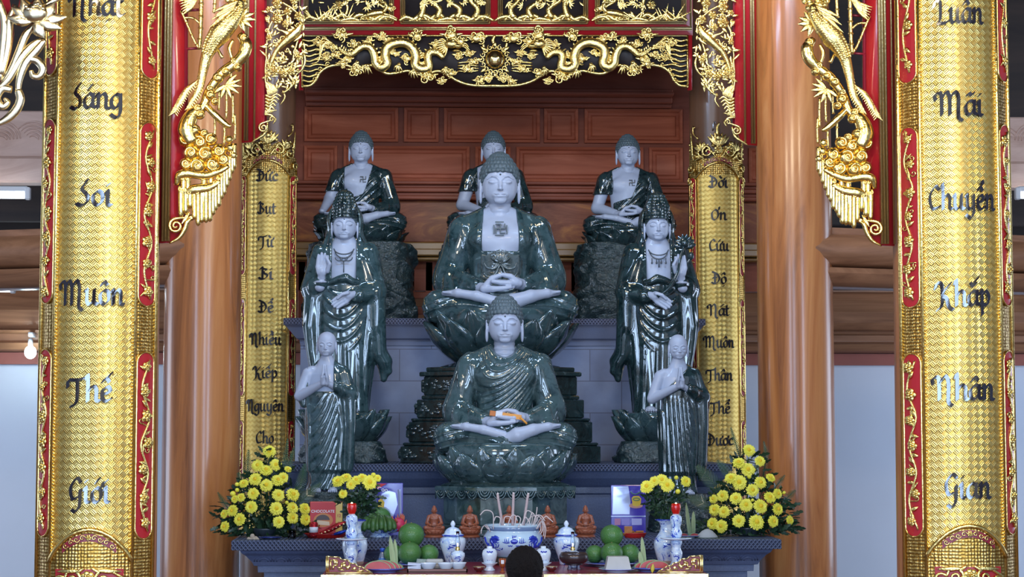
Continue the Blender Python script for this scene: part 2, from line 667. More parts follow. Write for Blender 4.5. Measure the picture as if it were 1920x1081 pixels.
FLOOR_M = plain('floor_tiles', (0.20, 0.13, 0.10), 0.3, 0, 0.2, noise=0.15, nscale=4)
slab('floor', (-9, -3, -0.1), (9, 17, 0), FLOOR_M, 'reddish brown tiled floor of the hall', 'floor')
slab('ceiling', (-9, -0.5, 7.0), (9, 17, 7.1), DARK_WOOD, 'dark timber roof lining high above the hall', 'ceiling')
slab('wall_left', (-9.1, -3, 0), (-9, 17, 7.0), PLASTER, 'plastered side wall beyond the left bay', 'wall')
slab('wall_right', (9, -3, 0), (9.1, 17, 7.0), PLASTER, 'plastered side wall beyond the right bay', 'wall')
Z_PL = at(300, 683, 16.6).z
slab('wall_back', (-9, 16.6, 0), (9, 16.8, Z_PL), PLASTER, 'pale grey plastered rear wall below the timber beams', 'wall')
slab('wall_back_upper', (-9, 16.62, Z_PL), (9, 16.8, 7.0), DARK_WOOD, 'dark timber infill above the rear plaster wall', 'wall')
o = slab('trim_1', (-9, 16.55, Z_PL), (9, 16.62, at(300, 661, 16.6).z), BRICK_RED, 'brick red painted band along the top of the rear plaster', 'trim')


def zpx(py, Y):
    return at(960, py, Y).z


# moulded timber beams along the rear wall
def rear_beam(name, label, rows, Y):
    mb = MB()
    prof = []
    for py, out in rows:
        prof.append((Y - out, zpx(py, Y)))
    L = [(-8.9, y, z) for y, z in prof] + [(-8.9, Y + 0.1, prof[-1][1]), (-8.9, Y + 0.1, prof[0][1])]
    Rr = [(8.9, y, z) for _, y, z in L]
    mb.loft([L, Rr], True, True, True)
    return tag(mb.build(name, BEAM_WOOD, smooth=False), label, 'beam', kind='structure')


rear_beam('trim_2', 'lower rear timber beam with stepped mouldings above the brick red band',
          [(660, 0.0), (657, 0.08), (645, 0.12), (640, 0.05), (638, 0.05), (628, 0.06), (626, 0.14), (622, 0.16), (618, 0.10), (605, 0.13), (585, 0.16), (565, 0.13), (550, 0.10), (548, 0.18), (545, 0.18)], 16.5)

# high carved plank and shelf in the side bays, left and right
CARVE_WOOD = wood('carved_plank_wood', [(0.48, 0.30, 0.23), (0.62, 0.42, 0.34), (0.72, 0.52, 0.43)], (2, 3, 6), 0.45, 0.1, 1.0)
for sgn, nm in ((-1, 'left'), (1, 'right')):
    Yc = 13.4
    zt, zm, zb = zpx(213, Yc), zpx(300, Yc), zpx(348, Yc)
    xa, xb = sorted((sgn * 2.75, sgn * 6.5))
    t = thing('carved_plank', 'pale carved plank with wave scrolls high up in the %s side bay' % nm, 'beam', ((xa + xb) / 2, Yc, zb), kind='structure')
    MB().box((xa, Yc, zm), (xb, Yc + 0.12, zt), 0.01).build('plank', CARVE_WOOD, t, world=True, smooth=False)
    MB().box((xa, Yc - 0.05, zb), (xb, Yc + 0.14, zm), 0.015).build('shelf', CARVE_WOOD, t, world=True, smooth=False)
    mb = MB()
    rg = random.Random(5)
    xx = xa
    while xx < xb:
        cz = (zm + zt) / 2 + rg.uniform(-0.04, 0.04)
        for q in range(5):
            r = 0.035 + 0.024 * q
            pts = [(xx + sgn * -r * math.cos(a), Yc - 0.004, cz - 0.05 + r * math.sin(a)) for a in np.linspace(0.1, 2.5, 10)]
            mb.tube(pts, [0.004, 0.011, 0.008, 0.003], 6, 0.9)
        xx += 0.22
    mb.build('wave_relief', CARVE_WOOD, t, world=True)

# slanting round-edged beams that run out from the outer pillars
PX_OUT, Y_OUT = 1.78, 11.5
for sgn, nm in ((-1, 'left'), (1, 'right')):
    z0 = zpx(537, Y_OUT)
    t = thing('wooden_beam', 'thick rounded wooden beam joined to the %s brown round pillar' % nm, 'beam', (sgn * 1.9, Y_OUT, z0), kind='structure')
    ang = math.radians(18)
    dx, dy = math.cos(ang) * sgn, math.sin(ang)

    def prof_(rows):
        out = []
        for py, w in rows:
            out.append((w, zpx(py, Y_OUT)))
        return out
    for part, rows in (('cap_plank', [(438, 0.12), (426, 0.12)]),
                       ('main_log', [(499, 0.13), (494, 0.17), (484, 0.20), (468, 0.215), (452, 0.20), (442, 0.16), (438, 0.12)]),
                       ('lower_log', [(536, 0.11), (526, 0.16), (512, 0.18), (502, 0.165), (500, 0.13)])):
        p = prof_(rows)
        ring = [(w, z) for w, z in p] + [(-w, z) for w, z in p[::-1]]
        rings = []
        for L_ in (-0.02, 7.5):
            rings.append([(sgn * 1.82 + dx * L_ - sgn * dy * w * 0 - dy * (-w) * sgn * 0 + (dy * w) * sgn, Y_OUT + dy * L_ - math.cos(ang) * w, z) for w, z in ring])
        if sgn < 0:
            rings = [r[::-1] for r in rings]
        MB().loft(rings, True, True, True).build(part, BEAM_WOOD, t, world=True, smooth=True, angle=35)

# dark timber in the depth between beam and rear wall
slab('trim_3', (-8.9, 15.2, zpx(418, 15.2)), (8.9, 15.3, 6.5), DARK_WOOD, 'dark timber boarding in the roof space behind the altar', 'trim')


# round pillars ------------------------------------------------------
def pillar(name, label, X, Y, r, z0, z1, mat, knots=0, seed=0):
    rg = random.Random(seed)
    mb = MB()
    prof = []
    n = 26
    for i in range(n + 1):
        f = i / n
        prof.append((r * (1.035 - 0.07 * f + 0.004 * math.sin(7 * f + seed)), z0 + (z1 - z0) * f))
    mb.lathe(prof, (X, Y, 0), 48)
    root = thing(name, label, 'pillar', (X, Y, z0), kind='structure')
    mb.build('shaft', mat, root, world=True)
    b = MB().lathe([(r * 1.5, 0.0), (r * 1.5, 0.06), (r * 1.62, 0.10), (r * 1.62, 0.2), (r * 1.35, 0.26), (r * 1.1, 0.28)], (X, Y, z0 - 0.28), 40)
    b.build('stone_base', GRANITE_LIGHT, root, world=True)
    return root


for sgn, nm in ((-1, 'left'), (1, 'right')):
    pillar('round_pillar', 'polished brown round pillar standing at the %s end of the altar' % nm, sgn * PX_OUT, Y_OUT, 0.224, 0.28, 7.0, PILLAR_WOOD, seed=3 + sgn)
    pillar('round_pillar', 'dark round pillar behind the %s narrow gilded couplet board' % nm, sgn * 1.53, 13.12, 0.172, 0.28, 7.0, PILLAR_DARK, seed=6 + sgn)
    pillar('round_pillar', 'front round pillar carrying the %s wide gilded couplet board' % nm, 1.79 if sgn > 0 else -1.768, 8.06, 0.224, 0.28, 7.0, PILLAR_WOOD, seed=9 + sgn)
# unseen row added behind the camera to break up the reflections
for k, X in enumerate((-6.2, -3.1, 3.1, 6.2)):
    pillar('round_pillar', 'unseen round pillar added behind the camera to break up reflections', X, -2.2, 0.25, 0.28, 7.0, PILLAR_DARK, seed=k)

# panelled wooden screen behind the statues --------------------------
YS = 14.2
scr = thing('panelled_screen', 'reddish brown panelled wooden screen behind the row of rear statues', 'screen', (0, YS, zpx(545, YS)), kind='structure')


def xpx(px, Y, py=400):
    return at(px, py, Y).x


MB().box((-2.1, YS, zpx(545, YS)), (2.1, YS + 0.1, zpx(60, YS))).build('backing_board', PANEL_DARK, scr, world=True, smooth=False)
mb = MB()
for a, b, o_ in ((172, 180, 0.16), (180, 186, 0.22), (186, 196, 0.12), (196, 203, 0.07)):
    mb.box((-1.36, YS - o_, zpx(b, YS)), (1.36, YS, zpx(a, YS)), 0.006)
mb.build('cornice', PANEL_DARK, scr, world=True, smooth=False)
mb = MB()
for a, b, o_ in ((343, 349, 0.11), (349, 355, 0.07), (355, 363, 0.09), (363, 370, 0.06), (370, 377, 0.10)):
    mb.box((-2.1, YS - o_, zpx(b, YS)), (2.1, YS, zpx(a, YS)), 0.006)
mb.build('middle_moulding', PANEL_DARK, scr, world=True, smooth=False)


def rpanel(x0, x1, y0, y1):
    X0, X1, Z0, Z1 = xpx(x0, YS), xpx(x1, YS), zpx(y1, YS), zpx(y0, YS)
    g = 0.018
    m = MB()
    rings = []
    for e, o_ in ((0, 0.0), (0.0, 0.035), (g, 0.042), (g * 1.6, 0.018), (g * 2.6, 0.018), (g * 3.2, 0.030), (g * 4.2, 0.032)):
        rings.append([(X0 + e, YS - o_, Z0 + e), (X1 - e, YS - o_, Z0 + e), (X1 - e, YS - o_, Z1 - e), (X0 + e, YS - o_, Z1 - e)])
    m.loft(rings, True, True, True)
    m.build('panel', PANEL_WOOD, scr, world=True, smooth=False)


for x0, x1 in ((570, 746), (757, 822), (832, 1012), (1020, 1084), (1096, 1280)):
    rpanel(x0, x1, 204, 268)
for x0, x1 in ((570, 632), (644, 880), (891, 957), (968, 1206), (1217, 1280), (1404, 1470), (380, 452)):
    rpanel(x0, x1, 276, 341)
MB().box((-2.1, YS - 0.03, zpx(456, YS)), (2.1, YS, zpx(378, YS)), 0.01).build('grained_board', SWIRL_WOOD, scr, world=True, smooth=False)
LEDGE_M = wood('ledge_wood', [(0.22, 0.11, 0.03), (0.34, 0.18, 0.05), (0.42, 0.24, 0.08)], (0.8, 6, 6), 0.35, 0.3)
mb = MB()
for a, b, o_ in ((456, 470, 0.07), (470, 483, 0.16), (483, 486, 0.10), (486, 491, 0.15)):
    mb.box((-2.1, YS - o_, zpx(b, YS)), (2.1, YS, zpx(a, YS)), 0.008)
mb.build('ledge', LEDGE_M, scr, world=True, smooth=False)
mb = MB()
px_ = 560
while px_ < 1300:
    mb.box((xpx(px_, YS), YS + 0.0, zpx(640, YS)), (xpx(px_ + 14, YS), YS + 0.04, zpx(491, YS)), 0.004)
    px_ += 34
for a, b in ((548, 560), (575, 590)):
    mb.box((-1.36, YS - 0.03, zpx(b, YS)), (1.36, YS, zpx(a, YS)), 0.004)
mb.build('slatted_base', PANEL_DARK, scr, world=True, smooth=False)


# stepped stone altar ------------------------------------------------
def braided(name, base):
    m, nt, b = _mat(name)
    N, L = nt.nodes.new, nt.links.new
    tc = N('ShaderNodeTexCoord')
    w1 = N('ShaderNodeTexWave')
    w1.bands_direction = 'X'
    w1.inputs['Scale'].default_value = 19
    w1.inputs['Distortion'].default_value = 0
    mp = N('ShaderNodeMapping')
    mp.inputs['Rotation'].default_value = (0, math.radians(40), 0)
    L(tc.outputs['Object'], mp.inputs[0])
    L(mp.outputs[0], w1.inputs[0])
    w2 = N('ShaderNodeTexWave')
    w2.bands_direction = 'X'
    w2.inputs['Scale'].default_value = 19
    mp2 = N('ShaderNodeMapping')
    mp2.inputs['Rotation'].default_value = (0, math.radians(-40), 0)
    L(tc.outputs['Object'], mp2.inputs[0])
    L(mp2.outputs[0], w2.inputs[0])
    mx = N('ShaderNodeMath')
    mx.operation = 'MAXIMUM'
    L(w1.outputs['Fac'], mx.inputs[0])
    L(w2.outputs['Fac'], mx.inputs[1])
    bp = N('ShaderNodeBump')
    bp.inputs['Strength'].default_value = 0.9
    bp.inputs['Distance'].default_value = 0.02
    L(mx.outputs[0], bp.inputs['Height'])
    L(bp.outputs[0], b.inputs['Normal'])
    r = ramp(nt, [(0.2, tuple(c * 0.75 for c in base)), (0.8, tuple(c * 1.25 for c in base))])
    L(mx.outputs[0], r.inputs[0])
    L(r.outputs[0], b.inputs['Base Color'])
    b.inputs['Roughness'].default_value = 0.4
    return m


BRAID = braided('braided_granite', (0.105, 0.130, 0.215))
BRAID_L = braided('braided_pale_granite', (0.20, 0.215, 0.32))


def rect_rings(mb, rows, y1):
    """rows: (half width, front y, z)."""
    rings = [[(-w, f, z), (w, f, z), (w, y1, z), (-w, y1, z)] for w, f, z in rows]
    return mb.loft(rings, True, True, True)


ZT1, ZT2, ZT3 = zpx(1011.5, 10.3), zpx(869.5, 11.5), zpx(596.5, 12.6)
Y1, Y2, Y3 = 10.3, 11.5, 12.6
H1, H2, H3 = 1.467, 1.39, 1.388
alt = thing('stone_altar', 'dark stone altar with a braided top edge carrying the offerings and the front statues', 'altar', (0, Y1, 0))
p = 1 / 350.0
rect_rings(MB(), [(H1, Y1, ZT1 - 18 * p), (H1, Y1, ZT1 - 1 * p), (H1 - 0.004, Y1 + 0.004, ZT1)], Y2 + 0.15).build('top_slab', BRAID, alt, world=True, smooth=False)
rect_rings(MB(), [(H1 - 0.13, Y1 + 0.13, ZT1 - 62 * p), (H1 - 0.128, Y1 + 0.128, ZT1 - 50 * p), (H1 - 0.11, Y1 + 0.11, ZT1 - 49 * p), (H1 - 0.10, Y1 + 0.10, ZT1 - 42 * p),
                  (H1 - 0.07, Y1 + 0.07, ZT1 - 30 * p), (H1 - 0.05, Y1 + 0.05, ZT1 - 25 * p), (H1 - 0.04, Y1 + 0.04, ZT1 - 19 * p), (H1 - 0.02, Y1 + 0.02, ZT1 - 18 * p)], Y2 + 0.1).build('cornice', GRANITE, alt, world=True, smooth=False)
mb = MB()
n_ = 30
for i in range(n_):
    cx = -H1 + 0.12 + (2 * H1 - 0.24) * (i + 0.5) / n_
    for q, r_ in enumerate((0.052, 0.038, 0.022)):
        pts = []
        for a in np.linspace(0, PI, 9):
            dz = r_ * math.sin(a)
            f = (dz + 0.0) / 0.065
            pts.append((cx - r_ * math.cos(a) * 1.0, Y1 + 0.098 - 0.042 * f - 0.001, ZT1 - 41 * p + dz * 0.85))
        mb.tube(pts, 0.0035, 5)
mb.build('scale_relief', GRANITE, alt, world=True)
rect_rings(MB(), [(H1 - 0.19, Y1 + 0.19, 0.0), (H1 - 0.19, Y1 + 0.19, ZT1 - 80 * p), (H1 - 0.16, Y1 + 0.16, ZT1 - 78 * p), (H1 - 0.16, Y1 + 0.16, ZT1 - 62 * p)], Y2 + 0.1).build('body', GRANITE, alt, world=True, smooth=False)

tier = thing('stone_tier', 'middle dark stone step under the standing attendants and the large seated statue', 'altar step', (0, Y2, 0))
p = 1 / 313.0
rect_rings(MB(), [(H2, Y2, ZT2 - 13 * p), (H2, Y2, ZT2 - 1 * p), (H2 - 0.004, Y2 + 0.004, ZT2)], Y3 + 0.15).build('top_slab', BRAID, tier, world=True, smooth=False)
rect_rings(MB(), [(H2 - 0.12, Y2 + 0.10, ZT1), (H2 - 0.12, Y2 + 0.10, ZT2 - 58 * p), (H2 - 0.10, Y2 + 0.085, ZT2 - 55 * p), (H2 - 0.10, Y2 + 0.085, ZT2 - 44 * p), (H2 - 0.085, Y2 + 0.07, ZT2 - 40 * p),
                  (H2 - 0.04, Y2 + 0.035, ZT2 - 27 * p), (H2 - 0.02, Y2 + 0.02, ZT2 - 15 * p), (H2 - 0.015, Y2 + 0.015, ZT2 - 13 * p)], Y3 + 0.1).build('body', GRANITE, tier, world=True, smooth=False)

tier3 = thing('stone_tier', 'upper pale grey block step under the three rear seated statues', 'altar step', (0, Y3, 0))
p = 1 / 286.0
mb = MB()
rect_rings(mb, [(H3, Y3, ZT3 - 12 * p), (H3, Y3, ZT3 - 1 * p), (H3 - 0.004, Y3 + 0.004, ZT3)], Y3 + 0.28)
rect_rings(mb, [(1.30, Y3 + 0.28, ZT3 - 12 * p), (1.30, Y3 + 0.28, ZT3)], 14.12)
mb.build('top_slab', BRAID_L, tier3, world=True, smooth=False)
rect_rings(MB(), [(H3 - 0.105, Y3 + 0.09, ZT3 - 50 * p), (H3 - 0.10, Y3 + 0.085, ZT3 - 40 * p), (H3 - 0.08, Y3 + 0.06, ZT3 - 37 * p), (H3 - 0.015, Y3 + 0.02, ZT3 - 15 * p), (H3 - 0.01, Y3 + 0.01, ZT3 - 12 * p)], Y3 + 0.28).build('cornice', GRANITE_LIGHT, tier3, world=True, smooth=False)


def blockwork(name):
    m, nt, b = _mat(name)
    N, L = nt.nodes.new, nt.links.new
    tc = N('ShaderNodeTexCoord')
    mp = N('ShaderNodeMapping')
    mp.inputs['Rotation'].default_value = (math.radians(90), 0, 0)
    L(tc.outputs['Object'], mp.inputs[0])
    br = N('ShaderNodeTexBrick')
    br.inputs['Color1'].default_value = (0.29, 0.34, 0.51, 1)
    br.inputs['Color2'].default_value = (0.36, 0.42, 0.60, 1)
    br.inputs['Mortar'].default_value = (0.18, 0.19, 0.27, 1)
    br.inputs['Scale'].default_value = 1.0
    br.inputs['Mortar Size'].default_value = 0.003
    br.inputs['Brick Width'].default_value = 0.42
    br.inputs['Row Height'].default_value = 0.21
    L(mp.outputs[0], br.inputs[0])
    n = N('ShaderNodeTexNoise')
    n.inputs['Scale'].default_value = 3.5
    n.inputs['Detail'].default_value = 5
    L(tc.outputs['Object'], n.inputs['Vector'])
    mx = N('ShaderNodeMix')
    mx.data_type = 'RGBA'
    mx.blend_type = 'MULTIPLY'
    mx.inputs['Factor'].default_value = 0.6
    r = ramp(nt, [(0.35, (0.55, 0.55, 0.62)), (0.6, (1, 1, 1))])
    L(n.outputs['Fac'], r.inputs[0])
    L(br.outputs['Color'], mx.inputs['A'])
    L(r.outputs[0], mx.inputs['B'])
    L(mx.outputs['Result'], b.inputs['Base Color'])
    b.inputs['Roughness'].default_value = 0.5
    return m


rect_rings(MB(), [(H3 - 0.105, Y3 + 0.1, ZT2), (H3 - 0.105, Y3 + 0.1, ZT3 - 12 * p)], 14.1).build('block_body', blockwork('stone_blocks'), tier3, world=True, smooth=False)

# lamps in the side bays -------------------------------------------
LAMP_W = plain('lit_tube', (0.9, 0.95, 1.0), 0.4, emis=(0.80, 0.90, 1.0), estr=9.0)
LAMP_B = plain('lit_bulb', (0.9, 1.0, 1.0), 0.4, emis=(0.70, 0.95, 1.0), estr=16.0)
WHITE_PLASTIC = plain('white_plastic', (0.7, 0.72, 0.75), 0.4)


def tube_lamp(x0, x1, py, Y, label):
    a, b = at(x0, py, Y), at(x1, py, Y)
    t = thing('tube_lamp', label, 'lamp', ((a.x + b.x) / 2, Y, a.z), group='lit tube lamps of the side bays')
    MB().tube([(a.x, Y, a.z), (b.x, Y, a.z)], 0.022, 12).build('tube', LAMP_W, t, world=True)
    MB().box((a.x, Y - 0.02, a.z + 0.022), (b.x, Y + 0.03, a.z + 0.062), 0.006).build('batten', WHITE_PLASTIC, t, world=True, smooth=False)
    for x in (a.x, b.x):
        MB().box((x - 0.018, Y - 0.026, a.z - 0.03), (x + 0.018, Y + 0.026, a.z + 0.055), 0.006).build('end_cap', WHITE_PLASTIC, t, world=True, smooth=False)
    return t


tube_lamp(-180, 52, 365, 13.2, 'lit white tube lamp under the carved plank of the left bay')
tube_lamp(1908, 2100, 366, 13.2, 'lit white tube lamp under the carved plank of the right bay')
tube_lamp(-240, 24, 541, 14.0, 'lit tube lamp below the left slanting beam, lower of the left bay lamps')
c = at(57, 660, 16.28)
t = thing('light_bulb', 'small bright bulb hanging in front of the left rear plaster wall', 'lamp', c)
MB().ell((0, 0, 0), (0.05, 0.05, 0.055), 16, 12).build('bulb', LAMP_B, t)
MB().lathe([(0.02, 0.045), (0.022, 0.06), (0.02, 0.11), (0.008, 0.115)], (0, 0, 0), 12).build('socket', WHITE_PLASTIC, t)
MB().tube([(0, 0, 0.11), (0.004, 0, 0.135), (0.0, 0, 0.16)], 0.004, 6).build('flex', WHITE_PLASTIC, t)
MB().box((-0.02, -0.01, 0.13), (0.02, 0.13, 0.17), 0.004).build('ceiling_rose', WHITE_PLASTIC, t)
d = bpy.data.lights.new('bulb_light', 'POINT')
d.energy, d.color, d.shadow_soft_size = 4, (0.75, 0.93, 1.0), 0.06
bl = bpy.data.objects.new('bulb_light', d)
bl.location = c + Vector((0, -0.08, 0))
COL.objects.link(bl)
# ------------------------------------------------------------------ broad-nib lettering
GLYPH = {
    'a': (0.85, [[(.72, .92), (.35, .98), (.05, .6), (.12, .12), (.42, .05), (.7, .5)], [(.72, 1.0), (.70, .2), (.92, .06)]]),
    'c': (0.72, [[(.68, .80), (.42, 1.0), (.06, .6), (.2, .08), (.68, .14)]]),
    'e': (0.74, [[(.10, .48), (.62, .62), (.5, .97), (.12, .75), (.12, .2), (.38, .0), (.72, .18)]]),
    'g': (0.85, [[(.72, .92), (.35, .98), (.05, .6), (.12, .12), (.42, .05), (.7, .5)], [(.72, 1.0), (.72, -.2), (.45, -.62), (.0, -.42)]]),
    'h': (0.92, [[(.02, 1.5), (.14, 1.7), (.14, .0)], [(.14, .6), (.45, 1.0), (.72, .8), (.72, .1), (.94, .0)]]),
    'i': (0.42, [[(.0, .82), (.14, 1.0), (.14, .12), (.38, .0)], [(.12, 1.38), (.22, 1.46)]]),
    'n': (0.95, [[(.0, .85), (.14, 1.0), (.14, .0)], [(.14, .6), (.46, 1.0), (.72, .8), (.72, .1), (.96, .0)]]),
    'o': (0.80, [[(.40, 1.0), (.08, .68), (.12, .18), (.40, .0), (.70, .32), (.66, .82), (.40, 1.0)]]),
    'p': (0.85, [[(.0, .85), (.14, 1.0), (.14, -.62)], [(.14, .7), (.48, 1.0), (.76, .6), (.55, .05), (.16, .12)]]),
    't': (0.55, [[(.16, 1.45), (.16, .2), (.36, .0), (.56, .12)], [(-.08, .95), (.48, 1.0)]]),
    'u': (0.98, [[(.0, .88), (.14, 1.0), (.14, .2), (.38, .0), (.70, .35)], [(.70, 1.0), (.70, .15), (.96, .0)]]),
    'y': (0.90, [[(.0, .88), (.14, 1.0), (.14, .2), (.38, .0), (.70, .35)], [(.70, 1.0), (.70, -.2), (.42, -.62), (.0, -.42)]]),
    'N': (1.15, [[(-.30, 1.05), (-.34, 1.42), (.05, 1.55), (.14, 1.1), (.14, .0)], [(.14, 1.1), (.55, 1.62), (.80, 1.2), (.78, -.1), (1.05, -.42)]]),
    'M': (1.72, [[(-.30, 1.05), (-.34, 1.42), (.05, 1.55), (.14, 1.1), (.14, .0)], [(.14, 1.1), (.48, 1.62), (.72, 1.2), (.72, .0)],
                 [(.72, 1.1), (1.10, 1.62), (1.36, 1.2), (1.34, -.1), (1.62, -.42)]]),
    'S': (0.95, [[(.72, 1.72), (.36, 1.12), (.70, .72), (.74, .28), (.36, -.02), (-.04, .12)]]),
    'T': (0.95, [[(-.28, .95), (-.22, 1.40), (.40, 1.42), (.98, 1.56)], [(.46, 1.42), (.46, .25), (.30, -.22), (-.02, -.35)]]),
    'G': (0.98, [[(.86, 1.34), (.52, 1.62), (.06, 1.0), (.20, .25), (.62, .35)], [(.80, .85), (.76, -.2), (.46, -.62), (.16, -.5)]]),
    'L': (0.98, [[(-.22, 1.15), (-.12, 1.52), (.26, 1.55), (.34, 1.1), (.30, .25), (.10, .0), (.80, .0), (1.0, .12)]]),
    'C': (0.95, [[(.88, 1.36), (.55, 1.62), (.06, .95), (.26, .08), (.92, .18)]]),
    'K': (1.10, [[(-.26, 1.15), (-.08, 1.55), (.26, 1.4), (.26, .1), (-.10, -.32)], [(.92, 1.55), (.30, .75), (.60, .5), (.80, -.15), (1.10, -.3)]]),
    '\u0110': (1.10, [[(.34, 1.45), (.34, .12)], [(.0, 1.72), (.72, 1.30), (.98, .72), (.66, .12), (.20, .0), (-.12, .18)], [(.05, .82), (.62, .90)]]),
    'B': (1.02, [[(.02, 1.4), (.30, 1.65), (.30, .08)], [(.30, 1.5), (.78, 1.32), (.42, .95), (.88, .52), (.58, .04), (.12, .0), (-.14, .22)]]),
    'O': (1.02, [[(.50, 1.5), (.08, 1.0), (.14, .2), (.50, .0), (.90, .5), (.84, 1.2), (.50, 1.5)]]),
}
MARK = {0x301: [[(-.05, .0), (.22, .32)]], 0x300: [[(-.2, .32), (.08, .0)]], 0x309: [[(-.12, .22), (.06, .36), (.12, .18), (-.02, .04)]],
        0x303: [[(-.24, .06), (-.08, .22), (.08, .08), (.26, .24)]], 0x302: [[(-.24, .0), (.0, .26), (.22, .0)]], 0x306: [[(-.22, .24), (.0, .02), (.22, .24)]]}


def word_strokes(word):
    """Nib centre lines of a word, x from 0, baseline 0, x-height 1."""
    out, x = [], 0.0
    for ch in unicodedata.normalize('NFD', word):
        o = ord(ch)
        if ch in GLYPH:
            w, st = GLYPH[ch]
            for q in st:
                out.append([(x + a, b) for a, b in q])
            base, bx, bw, stack = ch, x, w, 0.0
            x += w + 0.12
        elif o == 0x31B:
            h = 1.0 if base.islower() else 1.4
            out.append([(bx + bw * 0.80, h * 0.95), (bx + bw * 1.02, h * 1.05), (bx + bw * 1.05, h * 1.32)])
        elif o == 0x323:
            out.append([(bx + bw * 0.40, -.38), (bx + bw * 0.52, -.30)])
        elif o in MARK:
            h = (1.30 if base.islower() else 1.72) + stack
            dx = 0.16 if stack else 0.0
            for q in MARK[o]:
                out.append([(bx + bw * 0.47 + a + dx, h + b) for a, b in q])
            stack += 0.30
    return out, x - 0.12


def word_mesh(word, xh, width, warp, name='word', parent=None, off=0.004, mat=None):
    st, w = word_strokes(word)
    sx = width / w
    nib = np.array([math.cos(math.radians(38)), math.sin(math.radians(38))]) * 0.14
    mb = MB()
    for si, q in enumerate(st):
        P = np.array(crom(q, 6))
        L = []
        for p in P:
            L.append((p + nib, p - nib))
        n = len(L)
        th = 0.035
        rings = []
        for (a, b) in L:
            t = np.array([-nib[1], nib[0]]) / 0.14 * th
            ring = []
            for d in (off, -0.001):
                for c in ((a + t), (a - t), (b - t), (b + t)):
                    ring.append((c, d))
            rings.append(ring)
        # top face strip made of hulls between successive nib positions
        for i in range(n - 1):
            pts = [c for c, d in rings[i][:4]] + [c for c, d in rings[i + 1][:4]]
            hull = convex(pts)
            o = off + 0.0003 * si
            mb.prism([((c[0] - w / 2) * sx, c[1] * xh) for c in hull], lambda u, v, d: warp(u, v, d), -0.001, o)
    return mb.build(name, mat or LETTER, parent, smooth=False, world=True)


def convex(pts):
    pts = sorted({(round(float(p[0]), 5), round(float(p[1]), 5)) for p in pts})

    def half(seq):
        h = []
        for p in seq:
            while len(h) > 1 and (h[-1][0] - h[-2][0]) * (p[1] - h[-2][1]) - (h[-1][1] - h[-2][1]) * (p[0] - h[-2][0]) <= 1e-9:
                h.pop()
            h.append(p)
        return h
    a, b = half(pts), half(pts[::-1])
    return a[:-1] + b[:-1]


